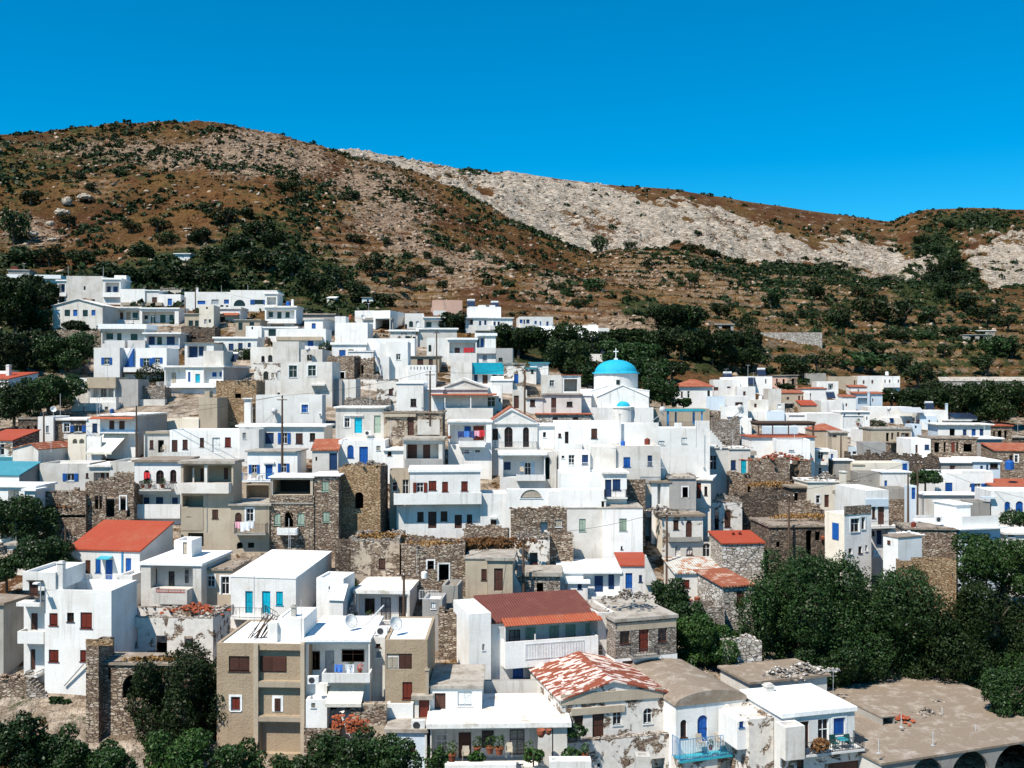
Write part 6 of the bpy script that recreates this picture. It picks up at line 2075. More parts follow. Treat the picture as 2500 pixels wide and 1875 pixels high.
i ac 1545 865 -6 1;air conditioner on the walled white roof terrace
i ant 1750 830 -.5 .5;small antenna by the stair tower of the white roof terrace
H stone_house; dark rubble stone house under the walled white roof terrace
B 1300 1690 925 1180 S e a=-6 dp=4 Y=106
i tank 1360 905 .5 .5 cr;red can on the corner of the dark rubble stone house roof
H white_shed; white cube shed with one tiny window standing above the big tree
B 1240 1425 975 1200 W f a=24 sx=1125 th=.12 rm=e Y=100 ov=.05
wl 1160 1005 1182 1042 n
i rubble 1330 960 2 .8 w;white slabs lying on the white cube shed roof
H stone_wall; tall sunlit rubble wall dropping from the white cube shed to the trees
B 1262 1690 1165 1500 O n a=-3 dp=2 Y=98
d 1630 1270 1665 1350 K
H white_house; two storey white house with barred window and blue door in a buff side
B 826 1034 800 1130 W p a=24 sx=676 sm=Y Y=110 dp=6
w 875 840 942 942 kf
w 957 830 986 922 kf
w 858 1070 886 1112 k
w 934 1055 962 1105 k
w 988 1045 1004 1090 k
dl 735 868 784 1005 b
l 826 745 1034 800 .05 S
H white_house; white house with brown doors, a black railed balcony and outside steps
B 992 1168 620 930 W p a=10 dp=7 Y=114
l 992 690 1168 745 .15 A
w 1040 745 1066 836 n
d 1085 740 1136 885 n
p 1030 862 1250 912 1. i
d 1075 930 1115 1040 y
w 1040 935 1060 970 k
q 1165 950 1250 880 .8 8 W
r 1010 1090 1105 1130 2.5 B
H beige_house; crumbling buff house with pale window frames above the stone terraces
B 546 806 560 790 Y e a=4 dp=5 Y=128
w 608 660 638 720 kf
d 672 655 708 752 n
w 748 648 773 707 k
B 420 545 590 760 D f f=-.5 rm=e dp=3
w 440 640 470 710 K
i rubble 690 545 2 2.2;line of stones along the roof of the crumbling buff house
H chimney; tall slender plastered chimney rising beside the crumbling buff house
B 806 842 475 660 Y f a=0 dp=1 th=.15 Y=127 ov=.08
H beige_house; cut open buff walls with dark gaps in front of the slender chimney
B 785 880 660 760 Y r a=4 dp=2 am=.3 Y=121
d 790 665 812 755 n
B 880 988 630 750 V p f=.3 dp=3
B 900 1000 605 632 S n ex=0 dp=2
H stone_wall; grey stone terrace slope left of the wooden pole in the stone quarter
B 30 402 690 900 D r a=6 dp=3 am=.7 Y=126
d 372 760 385 830 K
i bush 285 850 -1 1 rustgrass;rusty bush growing from the grey stone terrace slope
H stone_wall; ochre stone terrace with a dry earthen top right of the wooden pole
B 400 672 775 930 S r a=3 dp=4 am=.5 fd=.4 Y=120
i grass 520 840 -2 2.4;dry grass on the ochre stone terrace by the pole
H stone_house; long low dark stone house with a beige earth roof above the great tree
B 252 690 905 1160 D e a=4 dp=7 Y=114
d 530 930 575 1130 K
w 600 940 640 1010 K
w 300 1020 330 1060 K
i urn 662 1010 -.3 1.2;red cylinder by the corner of the long low dark stone house
H stone_ruin; small stone wall corner with a dark hole at the left of the hilltop ruins
B -60 135 500 660 S r a=0 dp=4 am=.6 Y=138
d 80 590 130 640 K
H white_house; pale house front with a turquoise door beside a brown door
B -10 132 318 500 V f a=0 rm=c th=.6 Y=143
d 28 385 66 490 t
d 78 390 106 475 n
w 0 320 30 345 k
H white_house; low cream house half hidden by leaves at the right edge below the blue arches
B 2070 2330 945 1080 V f a=-3 rm=v dp=4 Y=108
w 2090 955 2140 985 k
H white_house; shaded blue-white wall with a blue ladder between the two tall poles
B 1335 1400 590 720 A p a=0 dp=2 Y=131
d 1345 600 1375 690 b
G s 1450 590 220 130 Y=133 ; round green bush left of the vivid blue shuttered house
i bush 1080 1080 -3.5 1.5;dark creeper under the outside steps
G b 2060 1450 620 490 n=14 Y=100 m=leafgreen ; bright leafy tree at the right edge below the white roof terrace
T 0 1405 3.53
H white_house; tall white corner house with red shutters and a pipe across its wall
B 385 960 125 1090 W p a=-5 sx=1180 hp=1.1
w 425 322 497 430 r
w 577 318 637 398 k
w 693 315 793 455 r
w 420 637 505 743 r
w 690 640 765 740 r
i plank 640 950 -.15 .8;slanting white drain pipe fixed to the tall white corner house
B 195 478 -30 128 W p ex=0 dp=5
w 250 50 328 163 n
l 225 42 360 52 .25 X
c 490 -115 540 125 .2
B 205 384 235 950 W n f=-1.3 dp=4
d 265 322 325 470 n
d 262 632 305 815 n
p 150 480 375 590 1.2 s
l 140 232 340 268 1.2
p 215 830 320 880 1.1 i
i lamp 350 270 -1.6 .8;white lamp on a post beside the brown shuttered window of the tall corner house
H grey_house; large bare grey house in shade at the left edge behind the corner house
B -420 30 215 900 C f a=-14 sx=240 dp=9 rm=e
H stone_wall; dry stone retaining wall with weathered steps below the corner house balcony
B -60 225 915 1110 S r a=0 dp=2 fd=.2
q 420 1070 225 895 0.1 9 L
H stone_ruin; roofless stone ruin with broken roof tiles, pale plaster and a blue inner wall
B 965 1835 365 830 P r a=-4 sx=1985 rm=t am=.3 fd=2.2 Y=90
w 1118 445 1185 605 K
d 1340 515 1440 680 K
w 1588 522 1665 620 K
i rubble 1690 300 3 1.6 j;heap of fallen red tiles on the roofless ruin with the blue inner wall
i grass 1320 745 -1.5 1.6;dry grass tuft on the ledge of the plastered ruin
H white_wall; short blue and white garden wall behind the tile-topped ruin
B 1060 1545 300 400 A n a=-4 Y=95 dp=.4
H stone_ruin; brown stone ruin with a wide dark archway half hidden by a tree
B 850 1640 770 1450 S e a=-3 dp=3 Y=87
d 1055 850 1260 1060 Ka
w 930 790 955 890 K
i grass 1330 765 .8 1.7;dry grass growing on the roof of the archway ruin
B 740 850 600 1300 S n f=.8 dp=4 a=0 sx=985
l 738 545 975 605 .01 O
G b 1560 1430 700 800 dp=7 Y=82 m=leafdark n=16 ; large dark tree covering the archway of the brown stone ruin
G b 90 1760 520 560 Y=70 n=14 ; dark leafy tree at the lower left corner of the picture
G b 480 1780 560 440 Y=71 n=14 ; broad tree at the bottom edge left of the dead golden sprigs
G b 900 1780 460 330 Y=71 n=12 ; low green tree at the bottom edge below the archway ruin
G b 1560 1800 560 450 Y=73 m=leafgreen n=12 ; brighter green tree below the archway ruin with yellow leaves
G b 2040 1800 420 360 Y=74 n=12 ; round green tree at the foot of the concrete frame building
G s 480 1110 90 70 ; small green weed at the foot of the tall white corner house
G s 580 1110 60 40 ; tiny round weed on the dry bank below the corner house
T 600 1405 3.53
H beige_building; three storey concrete frame building with beige infill and small white-framed windows
B -250 497 585 1560 Q p a=-3 dp=8 rm=w hp=.12 Y=80
n 105 640 470 912 .3
n 105 968 480 1212 .3
n 120 1268 485 1540 .5 O
w -146 692 32 825 n
w -128 1042 -48 1165 rf
w 125 692 350 830 n
w 245 1050 305 1172 nf
l 66 590 106 1555 .12 E
l 470 590 505 1555 .12 E
l 106 915 469 966 .1 E
l 106 1215 469 1262 .1 E
B 272 502 368 575 W p ex=.4 f=-1.2 sx=612 dp=3 hp=.1
c 390 262 430 330 1. C
B 188 270 408 545 W p ex=.6 f=-.9 dp=1 hp=.1
i mast 478 575 -.0 1.3;mast at the front edge of the concrete frame building
i mast 72 540 .6 2;tall thin mast beside the white penthouse of the concrete frame building
i junk 90 540 1;heap of dark poles and scrap leaning on the roof of the concrete frame building
H white_house; white house with a cluttered loggia, a white balcony and a cream canvas awning
B 512 1068 545 1310 W f a=0 dp=8 Y=80.5 rm=w ov=.1
n 522 590 1058 930 2.2
d 685 645 762 838 s
w 828 636 1022 742 k
w 560 650 640 810 k
n 700 950 1010 1205 1.6
w 716 1110 785 1185 k
w 860 1110 960 1185 k
p 655 842 1070 922 1.3 s
e 730 935 1030 1108 2.2 canvas
i ac 585 925 -1.2 1;air conditioner on the ledge left of the cluttered balcony
i pot 900 835 -.7 .9;flower pots crowding the middle of the cluttered white balcony
i pot 985 838 -.7 .8;red flower pot at the right end of the cluttered white balcony
i pot 800 835 -.7 .7;flower pot at the left end of the cluttered white balcony
i cloth_blue 800 765 -.9 .8;light blue cloth hung over the cluttered white balcony
i cloth_white 895 765 -.9 .9;cream towel hung over the cluttered white balcony
i dish 900 520 3 1.4;satellite dish tilted left on the white roof above the cluttered balcony
i plank 1110 430 3 .7;long metal pole leaning on the white roof above the cluttered balcony
B 517 700 1070 1312 W p f=1.4 dp=1.4
w 564 1097 599 1136 e
H whitewashed_house; narrow whitewashed bay with three tiny windows squeezed beside the brown building
B 1082 1200 530 890 V p dp=4 Y=81.5
w 1122 586 1160 615 k
w 1122 652 1167 706 s
i ac 1175 505 1 1.1;air conditioner on the white roof of the narrow whitewashed bay
H beige_building; plain brown rendered building with one half open brown roller shutter and a red door
B 1202 1565 552 1092 Q p a=0 dp=8 rm=w hp=.1 Y=80
n 1215 672 1432 806 .12
w 1218 690 1318 798 e
w 1320 676 1430 800 n
w 1350 916 1434 1062 r
c 1548 805 1576 950 -.3 E
i dish 1285 540 2 1.4;satellite dish on the white roof of the plain brown building
B 1216 1442 1105 1290 W p f=.6 dp=2
H turquoise_shuttered_house; bright white house with turquoise doors and a broad white roof terrace
B -128 432 20 430 W s a=-9 sx=740 bk=-215 ov=.05
d -5 132 60 325 t
d 140 132 212 330 t
w 262 136 320 255 t
p -160 270 135 385 1.2 i
q 270 400 150 330 .5 6 W iron
i ant 385 -30 3 1.5;tall thin antenna in the middle of the broad white roof terrace
B 608 842 22 450 W p f=-.2 ex=6 dp=3.4 hp=.2
w 714 92 744 128 s
B 720 838 200 450 W s f=.8 bk=90 dp=1 rm=w
H staircase; worn stone steps climbing between the turquoise-door house and the tiled white roof
B 850 935 380 430 L n dp=1
q 850 400 930 195 .2 8 Z
H white_house; white house with a cracked white tiled roof, dark barred door and a leaning pole
B 945 1400 122 405 W f a=-4 th=.35 rm=v dp=11 ov=.2
n 960 165 1390 402 .9
w 1027 195 1112 326 k
d 1166 188 1250 396 k
d 1320 180 1380 392 k
r 1030 322 1320 402 .2 i
o 1395 165 1412 400 .6 V
i pot 940 400 -.6 1;flower pots on the terrace edge left of the dark barred door
i pot 1060 395 -.6 1.1;larger flower pot in front of the left window of the tiled roof house
i urn 1150 395 -.4 .8;red clay urn beside the dark barred door
i ant 1475 -10 5 1;antenna at the back corner of the cracked white tiled roof
i tank 1540 20 3 .6;white water tank at the right end of the cracked white tiled roof
H grey_house; small grey rendered tower room with a railed terrace and one white-framed window
B 1522 1692 205 445 G p a=-4 dp=3 rm=v Y=92.5
w 1597 232 1637 286 w
r 1495 125 1660 205 -.1 W
B 1566 1665 446 765 V n f=-.3 dp=3
H grey_house; grey rendered box with a brown flat top behind the railed tower room
B 1690 1828 85 360 C p a=-6 dp=3 rm=e Y=96
w 1700 165 1720 235 w
H stone_wall; dark stone retaining wall in the shaded gap left of the maroon roofed house
B 1660 1960 340 780 S r a=0 dp=2 Y=95
H terrace; beige paved terrace slab with a heap of stones on it
B 1828 2330 210 240 E f a=3 dp=3 th=.4 dy=2 rm=c
i rubble 1925 185 1.5 .7;dark heap of stones on the beige paved terrace
H stone_wall; sunlit rubble retaining wall below the beige paved terrace
B 1850 2330 235 700 L n a=3 dp=2 Y=99.5
H white_house; low white house with brown flat roof, brown door and a closed pale roller shutter
B 1590 2035 948 1262 W f a=0 rm=c dp=6 ov=.12 Y=80
d 1626 1012 1722 1246 n
w 1826 998 1950 1120 w
B 1455 1588 1030 1250 V f f=.5 dp=2 rm=c th=.3
d 1491 1040 1582 1240 r
H white_house; long low white house with a flower lined veranda and pale flat roof
B 1590 2770 1262 1690 V f a=2 rm=v dp=7 th=.35 Y=77 ov=.3
n 1600 1330 2650 1640 1.8
d 1636 1365 1738 1512 k
d 1834 1350 1942 1570 n
w 2034 1335 2138 1482 k
d 2275 1325 2402 1540 k
o 2520 1330 2640 1645 .0 V
i chair 1895 1590 -.6 1;pale folding chair in front of the brown veranda door
i chair 2268 1560 -.8 1;brown canvas chair beside the dark right veranda door
i pot 1775 1600 -.8 1.6;big red flower pot left of the pale folding chair
i pot 1995 1530 -.6 1.3;flower pot with red blossom right of the pale folding chair
i pot 2105 1530 -.6 1.4;orange flower pot under the veranda window
i pot 2185 1540 -.6 1.5;large leafy pot beside the brown canvas chair
i pot 2435 1555 -.9 1.2;yellow pot with spiky plant by the right veranda door
i urn 2545 1390 -1.4 1.3;round clay urn on the white pillar top of the veranda house
i urn 2610 1370 -1.4 .9;small red urn beside the round clay urn
i bush 1990 1610 -1.1 .6 leafgreen;low green bush along the veranda edge below the red blossom
i bush 2480 1600 -1.2 .75 leafgreen;spiky green bush at the right end of the veranda
H white_wall; low white planter wall along the front of the flower-lined veranda
B 1715 2330 1630 1700 W p a=2 dp=.6 hp=.1 Y=74.5
H white_house; pale low house with a beige roof slab and a brown shutter
B 1218 1552 1318 1640 A f a=-2 rm=c th=.25 Y=77 ov=.2 dp=4
w 1402 1440 1462 1562 n
i ac 1490 1318 .4 1.2;air conditioner on the beige roof slab above the brown shutter
o 1543 1360 1560 1660 .1 W
H brick_wall; low reddish brick garden wall behind the brick heap
B 905 1212 1105 1300 R p a=0 dp=.6 hp=.05 Y=78.5
i bricks 850 1330 -1.2 .85;jumbled heap of orange bricks below the canvas awning
i bricks 960 1360 -1.6 .75;smaller heap of orange bricks above the bottom trees
H stone_wall; stone base wall under the small white room with the square window
B 500 810 1312 1560 S n a=0 dp=1 Y=79
G b 500 1800 420 250 Y=74 n=10 ; low dark tree in front of the concrete frame building's right pillar
G b 870 1840 560 480 Y=72 n=14 ; wide dark tree at the bottom edge below the brick heaps
G b 1250 1800 440 400 Y=72 n=12 ; dark bushy tree hiding the pale blue low house
G s 1660 1700 170 240 Y=75 ; grey green shrub left of the brown veranda door
T 1200 1405 3.53
H metal_roofed_house; white house with a maroon corrugated roof, orange awning strip and long railed balcony
B 0 915 385 905 W s a=16 bk=150 dp=6 rm=m ov=.1 Y=89
n 112 440 905 660 1.5
w 292 446 378 558 g
w 497 433 580 572 g
d 637 422 724 600 g
w 808 412 897 558 g
w 150 470 245 620 k
w 183 772 275 876 b
w 527 750 558 836 k
w 584 742 714 835 k
p 118 575 920 742 1.2 s
e 80 372 915 415 1.3 j
o 112 425 122 590 1.1 W
o 372 505 382 600 1.1 W
r 292 590 796 686 1.24 W
B -195 -4 325 905 W p f=.6 dp=6 hp=.1
w -80 590 -60 640 s
d -86 765 -58 905 b
B 916 1066 318 680 P p f=.6 ex=1 rm=h dp=5
w 990 465 1024 505 k
H stone_house; grey stone house with two dark windows, red door and a patchy flat roof
B 1068 1592 352 690 L f a=18 dp=8 rm=c th=.28 ov=.15 Y=89
w 1107 466 1190 580 k
d 1270 450 1355 655 r
w 1435 432 1513 565 k
p 1225 640 1450 700 .9 i C
l 1085 415 1592 440 .03 E
B 1062 1600 695 900 W n f=.12
d 1370 735 1455 882 k
w 1128 738 1222 800 n
B 1500 1640 800 900 L f f=1.6 dp=1.6 rm=c
i rubble 1200 185 5 1.6;pile of stones along the back of the grey stone house roof
i ant 1220 300 3 .8;antenna on the patchy roof of the grey stone house
H peeling_house; derelict house with flaking plaster and a rust and white patched gable roof
B 597 1500 1040 1400 P g pk=912 px=1045 a=14 dp=9 rm=y Y=80 ov=.2
w 714 1195 790 1302 k
d 870 1185 970 1398 n
w 1045 1172 1122 1285 k
w 1308 1145 1386 1272 ka
l 690 1150 1150 1172 .12 E
l 600 1030 1480 1050 .1 E
B 640 1600 1404 1680 P r f=.9 am=.15 fd=.1 dp=2
d 1380 1580 1496 1700 K
w 910 1620 940 1650 K
i bush 730 1390 -.7 .75 leaf;dark creeper climbing beside the flaking plaster door
i pot 800 1590 -1.6 1.3;flower pot at the foot of the derelict gable house
i bush 690 1590 -1.7 .7 leafgreen;green bush with orange flowers below the derelict gable house
H white_house; white house with a brown rounded roof, blue arched doors and turquoise-edged balcony
B 1588 2190 1095 1640 W v a=18 rise=.9 rm=e dp=11 Y=80 ov=.1
w 1628 1245 1682 1390 ka
d 1775 1207 1862 1432 ba
d 1985 1180 2042 1402 ba
d 2062 1205 2092 1420 b
p 1625 1420 2206 1545 1.4 B turquoise_plastic
i pot 1890 1500 -1.1 .8;blue flower pot by the railing of the turquoise-edged balcony
i chair 1800 1480 -.8 1;white chair on the turquoise-edged balcony
i chair 1960 1470 -.8 1;second white chair on the turquoise-edged balcony, under the arched door
B 1600 2230 1545 1720 P n f=1.2 dp=1
w 1930 1600 2180 1720 Ka
H stone_house; pale rubble stone house with a rusty striped roof beside the big tree
B 1998 2260 92 590 Z s a=16 bk=-60 dp=6 rm=h ov=.2
w 2112 136 2180 255 n
w 2130 450 2190 510 k
H white_house; low crumbling white house with a rusted pale green metal roof
B 1588 1995 -18 270 V s a=3 bk=-150 rm=x dp=6 Y=103 ov=.2
w 1655 36 1707 102 r
d 1797 57 1856 198 n
i urn 1708 255 -2 1.3;big red clay pot at the left of the crumbling house terrace
i urn 1772 230 -2 1.2;second red clay pot nearer the brown door of the crumbling house
H stone_wall; stone terrace wall beneath the two red clay pots
B 1640 2010 272 620 L n a=3 dp=3 Y=99
H stone_wall; bright rubble wall below the green tree beside the brown flat roof
B 1990 2330 590 780 Z r a=6 dp=2 Y=92
H white_wall; stained white parapet wall at the back of the veranda house roof
B -140 470 905 1040 V n a=2 dp=.4 Y=85.5
H white_wall; whitewashed gate pillar with a sloping top at the bottom edge
B 500 860 1600 1690 W p a=0 dp=1 Y=72
B 1245 1370 1560 1690 V p a=0 dp=1 f=.5 ex=1
G b 1830 880 560 560 n=12 dp=6 Y=93 m=leafgreen ; bright green tree right of the grey stone house
G b 1530 330 330 290 n=9 Y=99 ; dark green tree filling the lane behind the grey stone house roof
G b 1700 560 300 330 n=9 Y=97 ; dark green tree against the stone terrace wall
G s 2130 620 210 150 ; low green shrub below the pale rubble stone house
T 1800 1405 3.16
H white_house; white house with a big flat white roof and bright blue shutter
B 350 905 1035 1500 W f a=16 sx=35 rm=w th=.32 ov=.15 Y=77
d 480 1128 553 1330 k
d 622 1110 706 1316 k
w 742 1100 832 1226 bf
p 525 1290 985 1352 1.4 i
c 228 850 285 1010 5 V
i table 812 1335 -.8 1;round turquoise table between two dark green chairs
i gchair 750 1335 -.8 1;dark green plastic chair left of the round turquoise table
i gchair 862 1330 -.8 1;dark green plastic chair right of the round turquoise table
i bush 640 1350 -1.3 .7 rustgrass;dry planter hedge along the small table balcony
i ant 740 965 5 1;antenna at the right back of the big flat white roof
B 372 522 1165 1400 V p f=1.5 ex=.2 dp=1.4
B 400 985 1355 1600 P n f=.9 dp=1
w 460 1425 515 1490 k
d 700 1450 960 1600 n
H stone_house; rough rendered box with exposed brick patch beside the turquoise-edged balcony
B 90 280 1100 1345 P p a=16 dp=4 rm=v Y=77
B 0 88 1120 1340 W p f=-.3 dp=3 ex=0
w 15 1115 50 1168 b
H arcade; long concrete arcade with round arches and a huge weathered brown roof terrace
B 1112 2720 1318 1700 C f a=20 dp=17 rm=e th=.16 ov=.12 Y=78 sm=V
w 1330 1425 1592 1800 Ka
w 1650 1378 1942 1800 Ka
w 1980 1325 2300 1800 Ka
i rubble 1285 1105 7 .5 j;small heap of red rubble near the concrete hut on the brown terrace
i rubble 1460 1060 8 .8;pale heap of stones in the middle of the brown terrace
i rubble 1560 995 10 .9;heap of stones at the shaded back edge of the brown terrace
i mast 1265 1170 5 .4;rusty iron rod sticking up left on the brown terrace
i mast 1580 1110 7 .4;rusty iron rod sticking up in the middle of the brown terrace
i mast 1510 1310 1.5 .4;rusty iron rod near the front edge of the brown terrace
i mast 1090 1370 .4 .4;rusty iron rod at the left front corner of the brown terrace
i mast 1840 1245 3 .4;rusty iron rod at the right side of the brown terrace
H concrete_hut; low concrete hut with a brown top and timber inside on the brown roof terrace
B 1118 1216 1082 1150 C f a=18 dp=4 rm=e th=.1 Y=83 ov=.05 ex=.5
w 1125 1092 1208 1145 K
H white_house; low house with a brown earth roof edged by a row of white boulders
B 102 692 785 890 V f a=18 rm=e th=.2 dp=8 sx=-130 Y=87
w 60 830 100 880 n
i rubble 330 775 1 1.6 Z;row of white boulders along the front of the brown earth roof
i rubble 520 740 1 1.6 Z;heap of white boulders at the right end of the brown earth roof
G b 480 760 760 960 n=20 dp=9 Y=97 ; huge dense green tree behind the boulder-edged roof
G b 980 930 820 1040 n=22 dp=9 Y=98 ; tall dark tree overhanging the brown roof terrace
G b 1450 960 820 860 n=20 dp=9 Y=99 m=leafdark ; very dark spreading tree behind the brown roof terrace
G b 1880 960 820 960 n=20 dp=9 Y=100 m=leafdark ; shadowy large tree at the right edge behind the arcade
G b 2120 1220 420 560 n=12 Y=86 ; green tree at the far right edge below the shadowy large tree
G b 330 480 420 440 n=12 dp=6 Y=102 ; bright topped tree behind the pale rubble stone house
G b 1050 420 480 320 n=10 Y=103 ; rounded green tree below the white cube shed
G b 750 960 560 420 n=12 Y=94 ; dark tree leaning over the back of the big flat white roof
G b 1250 1010 700 520 n=14 Y=99 m=leafdark ; dense dark foliage shading the back edge of the brown terrace
G b 1700 1010 760 560 n=14 Y=100 m=leafdark ; dense shadowy tree behind the right half of the brown terrace
G b 2000 1120 560 560 n=14 Y=97 ; dark green tree overhanging the right side of the brown terrace
G b 300 640 460 360 n=10 Y=99 ; bright green tree behind the row of white boulders
'''
run(VILLAGE)
# ------------------------------------------------------------------ the church dome, poles, cables, trees of the hillside
def T12(x, y): return 1200+x/3.53, 640+y/3.53
ch = next(o for o in scn.objects if o.name == 'church'); CH = House('church', ''); CH.root = ch
cy = ch.location.y+5.5
pa = at(*T12(875, 952), cy); pb = at(*T12(1268, 952), cy); pt = at(*T12(1065, 842), cy); pbase = at(*T12(1065, 1120), cy); r = (pb.x-pa.x)/2; c = Vector(((pa.x+pb.x)/2, cy, pbase.z))-ch.location
rot = ch.rotation_euler.z; ca, sa = math.cos(-rot), math.sin(-rot); c = Vector((c.x*ca-c.y*sa, c.x*sa+c.y*ca, c.z)); zt = pa.z-ch.location.z
m = MB(); m.lathe([(r*.96, c.z-1.5), (r*.96, zt-.12), (r*1.0, zt-.12), (r*1.0, zt)], (c.x, c.y, 0), 40); m.build('drum', 'W', ch)
hd = pt.z-pa.z; m = MB(); m.lathe([(r*1.03, zt-.16), (r*1.03, zt+.02), (r*.93, zt+.06)]+[(r*.92*math.cos(a), zt+.06+hd*math.sin(a)) for a in [i*math.pi/2/10 for i in range(1, 11)]], (c.x, c.y, 0), 40); m.build('dome', 'dome', ch, True)
m = MB(); z0 = zt+hd; m.box(c.x-.3, c.x+.3, c.y-.3, c.y+.3, z0-.1, z0+.3); m.box(c.x-.07, c.x+.07, c.y-.07, c.y+.07, z0+.3, z0+1.9); m.box(c.x-.42, c.x+.42, c.y-.065, c.y+.065, z0+1.3, z0+1.46); m.build('cross', 'cw', ch)
m = MB(); wz = zt-1.9; m.box(c.x-.06, c.x+.5, c.y-r*.985, c.y-r*.9, wz, wz+.75); o = m.build('window', 'glass', ch); 
a0 = at(*T12(1042, 1250), ch.location.y); a1 = at(*T12(1228, 1250), ch.location.y); ab = at(*T12(1135, 1330), ch.location.y); ra = (a1.x-a0.x)/2; u = (a0.x+a1.x)/2-ch.location.x; za = a0.z-ch.location.z; zb = ab.z-ch.location.z
m = MB(); m.lathe([(ra*.95, zb-1), (ra*.95, za-.1), (ra*1.02, za-.1), (ra*1.02, za+.1), (ra*.62, za+.16)], (u, 0, 0), 24, 0, math.pi, 2*math.pi); m.build('apse', 'W', ch)
m = MB(); m.lathe([(ra*.63*math.cos(a), za+.12+ra*.5*math.sin(a)) for a in [i*math.pi/2/8 for i in range(9)]], (u, -.02, 0), 24, 0, math.pi, 2*math.pi); m.build('apse_dome', 'dome', ch, True)
# poles: tile x, top, base, depth
P1 = pole(107, 1005, 1125, 128, 'wooden pole by the rust red roof at the left edge', False)
P2 = pole(333, 990, 1115, 127, 'wooden pole beside the cream canvas sail awning', False)
P3 = pole(689, 965, 1095, 119, 'wooden pole before the house with the open blue shutter pair')
P4 = pole(1050, 905, 1000, 128, 'wooden pole left of the orange tiled veranda')
P5 = pole(1281, 895, 1005, 130, 'wooden pole between the rough whitewashed house and the grid window house')
P6 = pole(986, 1390, 1530, 92, 'dark wooden pole before the cracked tiled white roof')
P7 = pole(1278, 1305, 1460, 101, 'wooden pole beside the outdoor steps of the stone store')
P8 = pole(1628, 1245, 1425, 107, 'wooden pole before the old plastered house')
P9 = pole(1926, 1200, 1352, 113, 'wooden pole in the stone quarter on the right')
P10 = pole(2240, 1120, 1255, 128, 'taller of the two poles beside the green bush on the right')
P11 = pole(2217, 1155, 1280, 126, 'shorter of the two poles beside the green bush on the right', False)
P12 = pole(2053, 1062, 1118, 160, 'thin pole above the shaded corner house on the right', False)
P13 = pole(1066, 805, 880, 170, 'wooden pole above the house with red washing')
P14 = pole(452, 725, 800, 205, 'wooden pole at the left of the half round fanlight house', False)
P15 = pole(477, 700, 765, 215, 'pole in front of the blue shuttered top row', False)
P16 = pole(1637, 900, 995, 185, 'slim pole right of the church trees')
P17 = pole(1451, 750, 800, 262, 'pole by the lookout at the end of the stone road wall')
P18 = pole(160, 1285, 1380, 107, 'dark pole left of the big red sloping roof', False)
P19 = pole(1757, 950, 1005, 205, 'dark pole in front of the white stepped house on the right')
P20 = pole(1853, 935, 1000, 220, 'dark pole among the flat roofs on the right')
for a, b, l in ((P3, P4, 'long cable from the blue shuttered house pole towards the tiled veranda pole'), (P4, P5, 'cable between the tiled veranda pole and the rough whitewashed house pole'), (P2, P3, 'cable from the canvas sail pole to the blue shuttered house pole'), (P1, P2, 'cable crossing the roofs at the far left'), (P6, P7, 'cable from the cracked roof pole to the stone store pole'), (P7, P8, 'cable sagging over the orange roof corner'), (P8, P9, 'cable crossing towards the stone quarter pole'), (P9, P10, 'cable running from the stone quarter pole to the two right poles'), (P10, at(2500, 1215, 120), 'cable running off the right edge from the taller pole'), (P5, P16, 'cable passing in front of the church drum'), (P12, P10, 'cable dropping from the thin right pole'), (P13, P4, 'cable beside the house with red washing'), (P15, P13, 'long cable along the upper row'), (P16, P19, 'cable right of the church trees'), (P19, P20, 'short cable over the right flat roofs'), (at(0, 1062, 140), P3, 'cable running in from the left edge over the upper roofs'), (P18, at(85, 1395, 100), 'guy cable of the pole left of the big red roof')):
    wire(a, b, l, .5)
def hill_point(px, py):
    best = None
    for d in np.arange(180, 520, 1.5):
        Y, Z = ground_profile(px); z = float(np.interp(d, Y, Z))
        if HY-F*z/d <= py: return d
    return 450
